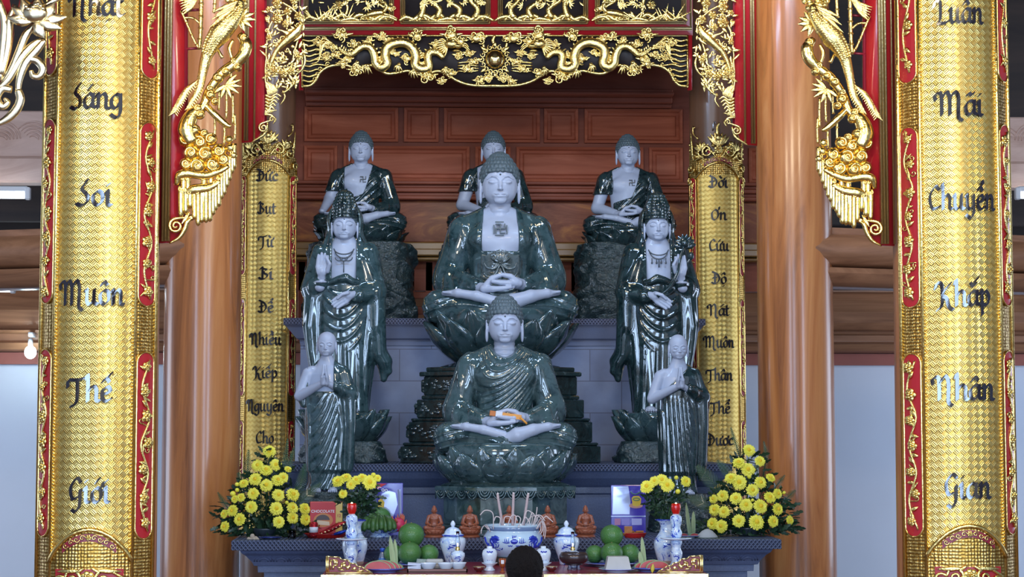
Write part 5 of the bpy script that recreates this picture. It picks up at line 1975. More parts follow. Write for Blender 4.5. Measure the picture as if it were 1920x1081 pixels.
def seated_robe(kind):
    F = Field((-1.42, -1.16, -.16), (1.42, .62, 1.98), .0145 if kind == 'front' else .020)
    t, arms, legs = seat_parts(F, 'knee' if kind == 'rear_left' else 'lap')
    up = t - .035
    for s in (-1, 1):
        a = arms[s] - .045
        if kind in ('front', 'mid'):      # wide hanging sleeves
            a = smin(a, F.cap((s * .88, .0, .72), (s * .74, -.34, .36), .22, .20), .10)
            a = smin(a, F.cap((s * .62, .06, 1.46), (s * .92, .02, .55), .24, .24), .08)
        elif s > 0:
            a = smin(a, F.cap((.64, .06, 1.46), (.92, .02, .55), .225, .22), .08)
        else:
            a = np.maximum(a, 1.02 - F.z)
        up = smin(up, a, .07)
    d = smin(up, legs - .035, .06)
    d = drape_front(F, d, 1.0, kind if kind in ('front', 'mid') else 'rear')
    # cut the bare skin
    if kind == 'front':
        nk = F.cap((0, -.25, 1.92), (0, .2, 2.02), .30, .26)
        d = smax(d, -nk, .02)
    elif kind == 'mid':
        b = np.maximum(np.maximum(np.abs(F.x) - .30 - .02 * np.cos(F.z * 5), 1.08 - F.z), F.y - .06)
        d = smax(d, -b, .025)
        d = smax(d, -F.cap((0, -.2, 1.9), (0, .2, 2.0), .29, .25), .02)
    else:
        line = .80 + np.maximum(0, F.x + .42) * .30 + np.maximum(0, F.x - .05) ** 1.5 * 5.0
        b = np.maximum(np.maximum(-.46 - F.x, F.x - .42), np.maximum(line - F.z, F.y - .05))
        d = smax(d, -b, .025)
        b2 = np.maximum(np.maximum(F.x + .44, .44 - F.z), F.z - 1.04)
        d = smax(d, -b2, .02)
        d = smax(d, -F.cap((0, -.2, 1.9), (0, .2, 2.0), .29, .25), .02)
    return F.mesh(d, 'robe')


def seated_skin(kind):
    F = Field((-1.30, -.95, .22), (1.10, .62, 1.98), .022)
    t, arms, legs = seat_parts(F, 'knee' if kind == 'rear_left' else 'lap')
    d = t
    if kind.startswith('rear'):
        d = smin(d, arms[-1], .06)
        if kind == 'rear_left':
            d = smin(d, F.ell((-1.06, -.70, .40), (.10, .16, .08)), .05)
    return F.mesh(d, 'torso')


_cache = {}


def cached(key, fn, *a):
    if key not in _cache:
        _cache[key] = fn(*a)
    return _cache[key]


def lotus_mesh(rb, rt, z0, z1, n=14, rows=2, bulge=.16, core=None, tipout=.10, th=.10):
    mb = MB()
    for row in range(rows):
        for i in range(n):
            phi = 2 * PI * (i + .5 * (row % 2) + .25) / n
            w = PI / n * (1.22 if row else 1.12)
            zb, zt = (z0, z1 - (z1 - z0) * .12 * row) if row == 0 else (z0, z0 + (z1 - z0) * .80)
            rings = []
            NV, NU = 9, 8
            for v in range(NV):
                f = v / (NV - 1)
                hw = w * (1 - f ** 3.2) * (.80 + .20 * math.sin(PI * f)) + .004
                rr = rb + (rt - rb) * f ** .8 + bulge * math.sin(PI * min(1, f * .9)) + (.055 if row else 0) + tipout * max(0, f - .72) * 3
                z = zb + (zt - zb) * f
                ring = []
                for u in range(NU + 1):
                    q = -1 + 2 * u / NU
                    R = rr - .10 * q * q * (1 - f) - .05 * q * q + .018 * math.cos(q * 9)
                    ring.append((R * math.sin(phi + q * hw), -R * math.cos(phi + q * hw), z))
                for u in range(NU, -1, -1):
                    q = -1 + 2 * u / NU
                    R = rr - th - .05 * q * q
                    ring.append((R * math.sin(phi + q * hw), -R * math.cos(phi + q * hw), z))
                rings.append(ring)
            mb.loft(rings, True, True, True)
    if core:
        mb.lathe(core, n=48)
    return np_mesh('lotus_seat', np.array(mb.v), mb.f)


def ngon_block(rows, n=8, rot=PI / 8, sx=1.0, sy=1.0):
    mb = MB()
    for r0, r1, za, zb in rows:
        rings = []
        for r, z in ((r0 * .985, za), (r0, za + .015), (r1, zb - .015), (r1 * .985, zb)):
            rings.append([(sx * r * math.cos(2 * PI * i / n + rot), sy * r * math.sin(2 * PI * i / n + rot), z) for i in range(n)])
        mb.loft(rings, True, True, True)
    return mb


def rock_mesh(rx, ry, h, seed=0, cell=.045, top=.80):
    F = Field((-rx - .15, -ry - .15, -.02), (rx + .15, ry + .15, h + .15), cell)
    rg = np.random.default_rng(seed)
    f = np.clip(F.z / h, 0, 1)
    k = 1 - (1 - top) * f ** 2
    d = np.maximum(np.sqrt((F.x / (rx * k)) ** 4 + (F.y / (ry * k)) ** 4) ** .5 - 1, 0) * 0
    q = (np.abs(F.x / (rx * k)) ** 3.2 + np.abs(F.y / (ry * k)) ** 3.2) ** (1 / 3.2)
    d = (q - 1) * min(rx, ry)
    n = 0
    for o in range(6):
        a, b, c = rg.uniform(3, 6, 3) * (1.6 ** o) / max(rx, .3)
        p = rg.uniform(0, 6, 3)
        n = n + (fsin(F.x * a + p[0] + 1.3 * fsin(F.z * c)) * fsin(F.z * c * 1.1 + p[1]) + fsin(F.y * b + p[2] + F.z * a)) / (1.45 ** o)
    d = d - .045 * rx * np.abs(n)
    d = smax(d, F.z - h, .03)
    d = smax(d, .0 - F.z, .01)
    return F.mesh(d, 'rock')


def manji(mb, c, s, y, w=.2):
    """Left-facing manji in raised bars, centred at c=(x, z)."""
    n = [0]

    def bar(x0, z0, x1, z1):
        n[0] += 1
        mb.box((c[0] + x0 * s, y - .0015 * n[0], c[1] + z0 * s), (c[0] + x1 * s, y + .05, c[1] + z1 * s))
    h = w / 2
    bar(-h, -1, h, 1)
    bar(-1, -h, 1, h)
    bar(-1, 1 - w, 0, 1)
    bar(0, -1, 1, -1 + w)
    bar(-1, -1, -1 + w, 0)
    bar(1 - w, 0, 1, 1)
    return mb


DARK_LINE = plain('dark_inlay', (0.03, 0.04, 0.045), 0.4)


def seated_buddha(label, kind, loc, s, robe_mat, lotus, group, rz=0.0, name='seated_buddha_statue'):
    root = thing(name, label, 'statue', loc, rz, s, group)

    def put(nm, me, mat, z=0.0, parent=root):
        o = link(nm, me, None, parent)
        o.location.z = z
        if len(me.materials) == 0:
            me.materials.append(mat)
        elif me.materials[0] != mat:
            o.data = me.copy()
            o.data.materials[0] = mat
        return o
    z = lotus
    put('robe', cached('robe_' + kind, seated_robe, kind), robe_mat, z)
    if kind != 'front':
        put('torso', cached('skin_' + kind, seated_skin, kind), SKIN_STONE, z)
    put('hands', cached('hands', lap_hands), SKIN_STONE, z)
    put('feet', cached('feet', crossed_feet), SKIN_STONE, z)
    hd = put('head', cached('head_b', head_mesh, 'buddha'), SKIN_STONE, z + 2.27)
    put('hair', cached('hair_c', hair_mesh, 'curl'), HAIR_STONE, 0, hd)
    if 'dot' not in _cache:
        _cache['dot'] = np_mesh('dot', *(lambda m: (np.array(m.v), m.f))(MB().ell((0, -.292, .122), (.017, .012, .017), 10, 7)))
    put('forehead_dot', _cache['dot'], DARK_LINE, 0, hd)
    if kind == 'mid':
        m = MB()
        for dx, dz in ((0, 0),):
            manji(m, (.0, 1.46), .085, -.375, .22)
            for q in (-1, 1):
                m.box((q * .112 - .009, -.375, 1.46 - .09), (q * .112 + .009, -.33, 1.46 + .06))
                m.box((-.09, -.375, 1.46 + q * .112 - .009), (.06, -.33, 1.46 + q * .112 + .009))
        o = m.build('chest_emblem', HAIR_STONE, root, smooth=False)
        o.location.z = z
    elif kind.startswith('rear'):
        m = manji(MB(), (.08, 1.36), .085, -.385, .22)
        o = m.build('chest_emblem', DARK_LINE, root, smooth=False)
        o.location.z = z
    return root, put


UF, UM, UR = 0.303, 0.360, 0.242
# front statue on the altar table
YFB = 11.0
ZA = ZT1
pf = at(946, 832, YFB)
base_h = (at(946, 832, YFB).z - ZA) / UF            # lotus and plinth height in figure units
root, put = seated_buddha('largest-faced jade seated statue in front, fully robed, holding an orange wrapped fan in its lap', 'front', (pf.x, YFB, ZA), UF, JADE_FRONT, base_h, 'seated jade statues')
zl0 = base_h - .70
L_ = lotus_mesh(.98, 1.20, 0, .66, 12, 2, .16, [(.9, -.02), (1.02, .02), (1.18, .45), (1.20, .66), (1.12, .72), (.1, .74)], .06)
put('lotus_seat', L_, JADE_FRONT, zl0)
mb = ngon_block([(1.42, 1.42, .0, .10), (1.30, 1.30, .10, .16), (1.24, 1.24, .16, .62), (1.34, 1.38, .62, .70), (1.42, 1.42, .70, .78), (1.30, 1.10, .78, .86)], 8, PI / 8, 1.0, .92)
o_ = mb.build('octagonal_plinth', JADE_FRONT, root, smooth=False)
o_.scale.z = zl0 / .84
mb = MB()
for i in range(8):
    for j in range(4):
        a0 = 2 * PI * i / 8 + PI / 8
        A = np.array([1.40 * math.cos(a0), .92 * 1.40 * math.sin(a0)])
        a1 = a0 + 2 * PI / 8
        B = np.array([1.40 * math.cos(a1), .92 * 1.40 * math.sin(a1)])
        for q in range(3):
            c = A + (B - A) * ((j + .5) / 4)
            t = (B - A) / 4 / 2 * (1 - .3 * q)
            pts = [(*(c + t * math.cos(w) * .95), .74 - .16 * math.sin(w) * (1 - .3 * q)) for w in np.linspace(0, PI, 9)]
            mb.tube(pts, .014, 5)
o2 = mb.build('petal_relief', JADE_FRONT, root)
o2.scale.z = zl0 / .84
# the wrapped orange fan
ORANGE = plain('orange_paper', (0.75, 0.30, 0.03), 0.45, noise=0.3, nscale=25)
fan = thing('folded_fan', 'orange folded fan in a white wrapper lying on the hands of the front seated statue', 'fan', at(945, 777, YFB - .93 * UF))
k = 1 / sc(YFB - .3)
mb = MB()
for i in range(6):
    mb.box((-27 * k, -.006 + .003 * i, -5 * k), (33 * k, -.0045 + .003 * i, 4 * k))
o_ = mb.build('fan_ribs', ORANGE, fan, smooth=False)
o_.rotation_euler = (0, math.radians(8), 0)
o_ = MB().box((-16 * k, -.009, -5.6 * k), (-3 * k, .012, 4.8 * k), .002).build('white_wrapper', WHITE_PLASTIC, fan, smooth=False)
o_.rotation_euler = (0, math.radians(8), 0)
o_ = MB().box((-27 * k, -.010, -5.4 * k), (-16 * k, .012, 4.4 * k), .002).build('fan_guard', plain('dark_orange_paper', (.55, .16, .02), .5), fan, smooth=False)
o_.rotation_euler = (0, math.radians(8), 0)
MB().tube([(30 * k, -.004, -5 * k), (40 * k, -.006, -14 * k), (43 * k, -.006, -17 * k)], 2.2 * k, 6).build('tassel', ORANGE, fan)

# middle statue on the stone step
YMB = 12.02
pm = at(937, 560, YMB)
zb = (at(937, 600, YMB).z - ZT2) / UM
root, put = seated_buddha('tallest jade seated statue in the middle, open robe baring the chest with a carved emblem', 'mid', (pm.x, YMB, ZT2), UM, JADE, zb + .04, 'seated jade statues')
zl0 = zb - .76
L_ = lotus_mesh(.74, 1.22, 0, .84, 11, 2, .13, [(.70, -.02), (.78, .02), (1.12, .60), (1.20, .84), (1.05, .88), (.1, .9)], .07)
put('lotus_seat', L_, JADE, zl0)
root.scale.z = UM * 1.017
steps = []
hs = [(1.74, 0, .30), (1.70, .30, .36), (1.60, .36, .72), (1.56, .72, .78), (1.46, .78, 1.10), (1.38, 1.10, 1.17), (1.34, 1.17, 1.50), (1.42, 1.50, 1.58), (1.30, 1.58, 1.66)]
tot = zl0
for r, a, b in hs:
    steps.append((r, r, a / 1.66 * tot * .94, b / 1.66 * tot * .94))
steps.append((1.05, .78, tot * .94, tot))
mb = ngon_block(steps, 8, PI / 8, 1.06, .86)
rg = random.Random(8)
for b_ in ((1.46, .82, 1.06), (1.60, .42, .68), (1.34, 1.22, 1.46), (1.74, .06, .26)):
    r, za, zb_ = b_
    for i in range(90):
        face = rg.choice((5, 6, 4))
        a0, a1 = 2 * PI * (face - .5) / 8 - PI / 8 + PI / 8, 0
        th0 = 2 * PI * face / 8 - PI / 4 + PI / 8
        A = (1.06 * r * math.cos(th0), .86 * r * math.sin(th0))
        B = (1.06 * r * math.cos(th0 + PI / 4), .86 * r * math.sin(th0 + PI / 4))
        t = rg.uniform(.04, .96)
        s_ = rg.uniform(.022, .042)
        mb.ell((A[0] + (B[0] - A[0]) * t, A[1] + (B[1] - A[1]) * t, rg.uniform(za + s_, zb_ - s_) / 1.66 * tot * .94), (s_ * 1.5, s_ * .6, s_), 7, 5)
mb.build('stepped_throne', JADE_DARK, root, angle=30)
# sash with a lotus spray over the belly
o = Orn()
for a in (-1.1, -.75, -.4, 0, .4, .75, 1.1):
    L = .24 if abs(a) < .5 else .20
    o.leaf((0, .62), (L * math.sin(a), .62 + L * math.cos(a) * .9), .055, .0, .03)
for a in (-1.3, -.85, -.3, .3, .85, 1.3):
    o.leaf((0, .60), (.20 * math.sin(a), .60 - .14 * math.cos(a)), .03, .0, .02)
o.rosette((0, .64), .06, 7, .02)
for sg in (-1, 1):
    o.stem([(sg * .02, .58), (sg * .12, .50), (sg * .24, .52), (sg * .29, .62)], [.02, .026, .02, .01])
    o.stem([(sg * .02, .55), (sg * .10, .40), (sg * .22, .36), (sg * .30, .44)], [.02, .03, .026, .012])
o.v = [(p[0], -.415 - p[2] + .05 * (abs(p[0]) / .3) ** 2 + (-.02 if p[1] < .6 else 0.0), p[1] + .27 + zb + .04) for p in o.v]
o.f = [f[::-1] for f in o.f]
SASH = jade('jade_sash', (0.03, 0.05, 0.05), (0.10, 0.13, 0.13), (0.25, 0.3, 0.3), 8.0, .14)
o.build('lotus_spray', SASH, root)
F = Field((-.40, -.62, .18), (.40, .1, 1.24), .02)
t, arms, legs = seat_parts(F)
d = smax(t - .052, np.maximum(np.abs(F.x) - .34, F.z - 1.06 - .04 * np.cos(F.x * 12)), .02)
d = d - .014 * fsin((F.z - .8 * F.x ** 2) * 2 * PI / .09) * np.clip((.72 - F.z) / .1, 0, 1)
o_ = link('sash', F.mesh(d, 'sash'), SASH, root)
o_.location.z = zb + .04

# three rear statues on rock bases
YRB = 13.32
for kind, px, label in (('rear_left', 676, 'small rear jade seated statue at the left, one bare arm reaching to its knee'),
                        ('rear_mid', 925, 'small rear jade seated statue half hidden behind the head of the tallest statue'),
                        ('rear_right', 1178, 'small rear jade seated statue at the right, bare forearm lying across its lap')):
    pr = at(px, 430 if px < 1000 else 434, YRB)
    zb_ = (at(px, 427 if px < 1000 else 433, YRB).z - ZT3) / UR
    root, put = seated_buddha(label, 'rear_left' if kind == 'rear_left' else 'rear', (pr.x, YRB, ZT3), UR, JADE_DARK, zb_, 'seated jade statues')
    L_ = cached('lotus_rear', lotus_mesh, .98, 1.16, 0, .52, 11, 2, .12, [(.9, -.02), (1.02, .02), (1.14, .35), (1.16, .50), (1.08, .56), (.1, .58)], .16)
    put('lotus_seat', L_, JADE_DARK, zb_ - .54)
    put('rock_base', cached('rock_rear', rock_mesh, 1.50, 1.1, zb_ - .46, 3, .045, .88), JADE_ROCK, 0)

# ------------------------------------------------------------------ standing attendants
UB = 0.243


def bodhi_robe():
    F = Field((-1.35, -.85, -.05), (1.35, .70, 4.62), .026)
    d = F.zprof([(0.0, 0, .05, .64, .46), (.5, 0, .05, .66, .46), (1.2, .02, .05, .72, .48), (2.0, .02, .05, .80, .50), (2.8, 0, .05, .84, .50), (3.4, 0, .06, .80, .46), (3.9, 0, .08, .74, .40), (4.2, 0, .09, .60, .32), (4.42, 0, .10, .34, .24), (4.55, 0, .10, .2, .2)])
    d = np.maximum(d, -F.z)
    # sleeves: raised arm at -x, lowered arm at +x
    d = smin(d, F.chain([(-.62, .08, 4.12), (-.86, .0, 3.15), (-.58, -.42, 3.30)], [.22, .26, .17]), .10)
    d = smin(d, F.chain([(.62, .08, 4.12), (.84, .0, 3.10), (.34, -.50, 2.95)], [.22, .26, .17]), .10)
    d = smin(d, F.chain([(-.80, -.05, 3.1), (-.86, -.10, 2.2), (-.74, -.08, 1.0)], [.24, .20, .12]), .08)
    d = smin(d, F.chain([(.82, -.05, 3.1), (.86, -.08, 2.2), (.90, -.02, 1.5), (1.14, .02, 1.05)], [.24, .22, .20, .10]), .08)
    d = smin(d, F.chain([(.78, .0, 1.7), (1.05, .05, 1.30), (1.02, .06, .85)], [.18, .17, .08]), .08)
    ph = np.arctan2(F.x, -F.y + .05)
    low = np.clip((3.3 - F.z) / .4, 0, 1)
    side = np.clip((np.abs(F.x) - .38) / .15, 0, 1)
    d = d - .040 * side * np.maximum(0, fsin(ph * 11 + 1.3 * fsin(F.z * 1.4) + F.z * .8)) ** 2
    ctr = (1 - side) * low * np.clip((.1 - F.y) / .2, 0, 1)
    up_ = np.clip((F.z - 1.5) / .4, 0, 1)
    d = d - .030 * ctr * up_ * (np.maximum(0, np.cos((F.z - 1.5 * F.x ** 2 - .25 * F.x) * 2 * PI / .30)) ** 2 - .3)
    d = d - .030 * ctr * (1 - up_) * (np.maximum(0, fsin(F.x * 17 + .5 * F.z)) ** 2 - .3)
    b = np.maximum(np.maximum(np.abs(F.x) - .31, 3.42 + .10 * np.cos(F.x * 9) - F.z), F.y - .10)
    d = smax(d, -b, .025)
    # waist roll
    d = smin(d, F.chain([(-.34, -.36, 3.30), (-.12, -.44, 3.38), (.06, -.45, 3.42), (.2, -.43, 3.34), (.34, -.36, 3.30)], [.07, .09, .11, .09, .07]), .03)
    return F.mesh(d, 'robe')


def bodhi_skin():
    F = Field((-.6, -.55, 3.1), (.6, .5, 4.62), .022)
    d = F.zprof([(3.0, 0, .06, .50, .36), (3.6, 0, .06, .52, .36), (4.0, 0, .08, .58, .33), (4.3, 0, .10, .36, .24), (4.6, 0, .10, .2, .2)])
    return F.mesh(d, 'torso')


def bodhi_hands():
    F = Field((-.95, -1.0, 2.5), (.75, -.2, 4.25), .017)
    up = hand(F, (-.56, -.48, 3.34), (-.54, -.58, 3.62), (.06, .02, 1), (1, .1, 0), (.06, -.22, 0), [(-.40, -.62, 3.56), (-.34, -.70, 3.74), (-.42, -.74, 3.90)], .046, .082, .36)
    up = smin(up, F.cap((-.60, -.42, 3.18), (-.56, -.48, 3.40), .13, .095), .04)
    lo = hand(F, (.30, -.56, 2.98), (.08, -.70, 2.90), (-.75, -.1, -.5), (.45, .1, -.9), (-.05, -.1, -.10), [(.12, -.78, 3.00), (-.02, -.82, 2.96), (-.12, -.82, 2.86)], .046, .078, .34)
    d = np.minimum(up, lo)
    ring = np.sqrt((np.sqrt((F.x + .575) ** 2 + (F.y + .47) ** 2) - .125) ** 2 + (F.z - 3.30) ** 2) - .03
    return F.mesh(smin(d, ring, .01), 'hands')


def veil_mesh():
    F = Field((-.80, -.30, -1.0), (.80, .75, .95), .026)
    d = F.ell((0, .16, .06), (.47, .46, .56))
    d = smin(d, F.ell((0, .18, -.55), (.58, .40, .48)), .18)
    d = smin(d, F.ell((0, .14, .55), (.27, .28, .30)), .12)
    d = smax(d, -(F.ell((0, -.18, .0), (.385, .52, .60))), .03)
    d = smax(d, -(np.maximum(np.maximum(np.abs(F.x) - .34, F.y - .08), F.z - .50)), .03)
    d = smax(d, -.98 - F.z, .02)
    d = d - .012 * fsin(np.arctan2(F.x, F.y - .2) * 16)
    return F.mesh(d, 'veil')


def crown_mesh(tall):
    F = Field((-.42, -.50, .10), (.42, .35, 1.0), .016)
    h = tall
    d = np.maximum(F.zprof([(.16, 0, .02, .315, .34), (.30, 0, .0, .32, .34), (.55, 0, -.02, .29, .30), (h - .08, 0, .0, .18, .2), (h, 0, .0, .05, .06)]), .20 - F.z)
    ph = np.arctan2(F.x, -F.y)
    d = d - .035 * np.abs(np.cos(ph * 7)) * np.abs(np.cos((F.z - .2) * 2 * PI / .17)) ** .7
    d = smin(d, F.ell((0, -.30, .48), (.10, .07, .14)), .02)
    d = smin(d, F.ell((0, -.34, .42), (.05, .05, .07)), .01)
    for s in (-1, 1):
        d = smin(d, F.chain([(s * .2, -.24, .3), (s * .28, -.18, .5), (s * .22, -.16, .68)], [.03, .04, .02]), .02)
    d = smin(d, F.chain([(-.30, -.12, .20), (-.16, -.28, .20), (0, -.325, .205), (.16, -.28, .20), (.30, -.12, .20)], .028), .01)
    return F.mesh(d, 'crown')


def flip_mesh(me):
    m = me.copy()
    co = np.zeros(len(m.vertices) * 3, np.float32)
    m.vertices.foreach_get('co', co)
    co = co.reshape(-1, 3)
    co[:, 0] *= -1
    m.vertices.foreach_set('co', co.ravel())
    m.flip_normals()
    m.update()
    return m


def bodhisattva(label, px, mirror, mat, yfeet):
    Y = 12.0
    P = at(px, yfeet, Y)
    zf = (P.z - ZT2) / UB
    root = thing('standing_attendant_statue', label, 'statue', (P.x, Y, ZT2), 0, UB, 'standing jade statues')

    def put(nm, key, fn, m, z, parent=root, *a):
        me = cached(key, fn, *a)
        if mirror:
            me = cached(key + '_m', flip_mesh, me)
        o = link(nm, me, None, parent)
        o.location.z = z
        if len(me.materials) == 0:
            me.materials.append(m)
        elif me.materials[0] != m:
            o.data = me.copy()
            o.data.materials[0] = m
        return o
    put('robe', 'bod_robe', bodhi_robe, mat, zf)
    put('torso', 'bod_skin', bodhi_skin, SKIN_STONE, zf)
    put('hands', 'bod_hands', bodhi_hands, SKIN_STONE, zf)
    hd = put('head', 'head_b', head_mesh, SKIN_STONE, zf + 4.80, root, 'buddha')
    put('hair', 'hair_s', hair_mesh, HAIR_STONE if not mirror else JADE_ROCK, 0, hd, 'smooth')
    put('crown', 'crown_' + str(mirror), crown_mesh, JADE_DARK, 0, hd, .92 if not mirror else .90)
    put('veil', 'veil', veil_mesh, mat, 0.02, hd)
    o = link('forehead_dot', _cache['dot'], DARK_LINE, hd)
    # necklace
    m = MB()
    NL = plain('bronze_inlay', (.06, .075, .09), .35)
    zc = zf + 4.10
    for w, dz in ((.26, .20), (.24, .30)):
        m.tube([(w * math.sin(a), -.27 - .10 * math.cos(a), zc - dz * math.cos(a * .9) + .12) for a in np.linspace(-1.45, 1.45, 15)], .016, 6)
    if not mirror:
        for c in (-.12, 0.0, .12):
            m.tube([(c + .10 * math.cos(a), -.375, zc - .16 - .09 * math.sin(a)) for a in np.linspace(0, PI, 9)], .014, 6)
        m.tube([(0, -.375, zc - .25), (0, -.38, zc - .55)], .014, 6)
    else:
        for c in (-.18, -.06, .06, .18):
            m.tube([(c, -.37, zc - .16), (c, -.375, zc - .27)], .014, 6)
            m.ell((c, -.375, zc - .28), (.026, .02, .03), 8, 6)
        m.tube([(0, -.375, zc - .20), (0, -.38, zc - .40)], .018, 6)
    m.build('necklace', NL, root)
    if mirror:      # flower stem held in the raised hand
        m = MB()
        m.tube(crom([(-.10, -.80, zf + 2.92), (.20, -.78, zf + 3.15), (.42, -.74, zf + 3.5), (.50, -.70, zf + 3.85), (.62, -.62, zf + 4.25)], 6), [.05, .05, .045, .035, .03], 8)
        o = Orn()
        for i in range(8):
            a = -1.4 + 2.8 * i / 7
            o.leaf((.64, 4.22), (.64 + .30 * math.sin(a), 4.22 + .34 * math.cos(a)), .09, .02 * (i % 2), .05)
        o.ell((.64, 4.30, .02), (.12, .12, .10))
        o.ell((.80, 3.98, .0), (.08, .11, .08))
        o.stem([(.50, 3.72), (.66, 3.78), (.79, 3.92)], [.022, .022, .03])
        b = len(m.v)
        m.v.extend([(p[0], -.60 - p[2], p[1] + zf) for p in o.v])
        m.f.extend([[i + b for i in f[::-1]] for f in o.f])
        m.build('lotus_stem', mat, root)
    L = cached('lotus_b', lotus_mesh, .72, 1.06, 0, .86, 10, 2, .13, [(.62, -.02), (.72, .02), (.96, .6), (1.0, .74), (.86, .78), (.1, .8)], .10)
    o = link('lotus_seat', L, None, root)
    if len(L.materials) == 0:
        L.materials.append(mat)
    zl = max(.5, zf - .80)
    o.location.z = zl
    o = link('rock_base', cached('rock_b', rock_mesh, 1.05, .95, zl + .06, 9, .04, .86), JADE_ROCK, root)
    fm = MB()
    for q in (-.25, .25):
        fm.ell((q, -.48, zf + .05), (.15, .22, .10), 10, 7)
        for k in range(5):
            fm.ell((q - .12 + .06 * k, -.68, zf + .03), (.034, .06, .05), 7, 5)
    fm.build('feet', SKIN_STONE, root)
    return root


bodhisattva('standing jade attendant at the left with tall crown and veil, viewer-left hand raised', 644, False, JADE, 772)
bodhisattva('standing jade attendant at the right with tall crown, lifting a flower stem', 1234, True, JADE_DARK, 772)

UK = 0.167


def monk_robe(kind):
    F = Field((-1.15, -.85, -.02), (1.15, .62, 4.75), .026)
    d = F.zprof([(0.0, 0, .02, .74, .50), (.35, 0, .02, .66, .46), (1.0, 0, .02, .66, .44), (2.2, .02, .02, .72, .46), (3.0, .03, .03, .74, .46), (3.6, .03, .04, .74, .42), (4.1, .03, .06, .70, .36), (4.4, .0, .08, .46, .28), (4.6, 0, .08, .2, .2)])
    d = np.maximum(d, .02 - F.z)
    d = smin(d, F.chain([(.58, .06, 4.15), (.82, .0, 3.35), (.35, -.50, 3.62)], [.22, .24, .15]), .10)
    d = smin(d, F.chain([(.80, -.05, 3.4), (.84, -.05, 2.4), (.80, .0, 1.0), (.74, .02, .5)], [.24, .20, .17, .12]), .08)
    if kind == 'young':
        d = smin(d, F.chain([(-.60, .08, 4.1), (-.88, .06, 3.30), (-.80, .06, 3.0)], [.17, .16, .10]), .08)
    ph = np.arctan2(F.x, -F.y)
    ctr = np.clip((.50 - np.abs(F.x + .05)) / .15, 0, 1) * np.clip((.1 - F.y) / .2, 0, 1)
    if kind == 'young':
        phs = (F.z - 1.5 * (F.x + .3) ** 2 - 1.3 * F.x) * 2 * PI / .42
    else:
        phs = (F.x * 2.4 + .20 * F.z + .25 * (F.z - 1.5) * F.x) * 2 * PI / .36
    d = d - .034 * ctr * (np.maximum(0, np.cos(phs)) ** 2 - .3) * np.clip((3.4 - F.z) / .4, 0, 1)
    d = d - .036 * (1 - ctr) * np.maximum(0, fsin(ph * 11 + F.z * 1.1 + fsin(F.z * 2))) ** 2
    # hem layers
    d = np.where(F.z < .75, d + .06 * np.clip((.75 - F.z) / .1, 0, 1), d)
    if kind == 'young':
        b = np.maximum(np.maximum(-.62 - F.x, F.x - .26), np.maximum(3.45 - F.z, F.y - .12))
        d = smax(d, -b, .025)
    else:
        line = 3.55 + np.maximum(0, F.x + .55) * .95
        b = np.maximum(np.maximum(-9 - F.x + 0 * F.z, F.x - .30), np.maximum(line - F.z, F.y - .5))
        d = smax(d, -b, .025)
        d = smax(d, -np.maximum(F.x + .58, 2.9 - F.z), .03)
    return F.mesh(d, 'robe')


def monk_skin(kind):
    F = Field((-1.15, -.95, 2.9), (.95, .5, 4.75), .020)
    d = F.zprof([(3.0, 0, .05, .60, .36), (3.6, 0, .05, .62, .37), (4.05, 0, .07, .64, .32), (4.35, 0, .09, .36, .24), (4.7, 0, .09, .2, .2)])
    d = smin(d, F.cap((-.50, .07, 4.18), (-.62, .06, 4.05), .17, .18), .10)
    d = smin(d, F.chain([(-.64, .06, 4.08), (-.92, -.02, 3.30), (-.10, -.62, 3.72)], [.20, .185, .115]), .06)
    d = smin(d, F.chain([(.82, -.05, 3.35), (.06, -.62, 3.72)], [.13, .10]), .04)
    # palms pressed together, fingers upward
    for s in (-1, 1):
        x = s * .060 - .02
        d = smin(d, F.cap((x, -.66, 3.72), (x, -.70, 3.94), .10, .09, 1.35), .02)
        for k in range(4):
            y = -.80 + .058 * k
            L = (.30, .36, .34, .27)[k]
            d = smin(d, F.cap((x, y, 3.92), (x * .6 - .01, y + .01, 4.0 + L), .048, .034), .008)
        d = smin(d, F.chain([(x + s * .03, -.76, 3.76), (x + s * .02, -.84, 3.92), (x, -.84, 4.05)], [.045, .038, .028]), .012)
    return F.mesh(d, 'body')


def monk(label, px, kind, mat, yfoot):
    Y = 11.12
    P = at(px, 700, Y)
    root = thing('monk_statue', label, 'statue', (P.x, Y, ZA), 0, UK, 'standing jade statues')
    zf = (at(px, yfoot, Y).z - ZA) / UK
    o = link('robe', monk_robe(kind), mat, root)
    o.location.z = zf
    o = link('body', cached('monk_skin', monk_skin, kind), SKIN_STONE, root)
    o.location.z = zf
    o = link('head', head_mesh('bald' if kind == 'young' else 'old'), SKIN_STONE, root)
    o.location.z = zf + 5.06
    o.rotation_euler = (math.radians(3), 0, math.radians(-4 if kind == 'young' else 3))
    ft = MB()
    for q in (-.28, .28):
        ft.ell((q, -.52, zf + .07), (.16, .26, .12), 10, 7)
        for k in range(5):
            ft.ell((q - .13 + .065 * k, -.76, zf + .05), (.036, .07, .055), 7, 5)
    ft.build('feet', SKIN_STONE, root)
    o = link('rock_base', rock_mesh(.98, .80, zf + .03, 17 if kind == 'young' else 19, .04, .9), JADE_ROCK, root)
    return root


monk('jade monk statue at the left, round smiling face, pressing its palms together', 612, 'young', JADE, 922)
monk('jade monk statue at the right, lined old face, bare arm and pressed palms', 1272, 'old', JADE_DARK, 926)

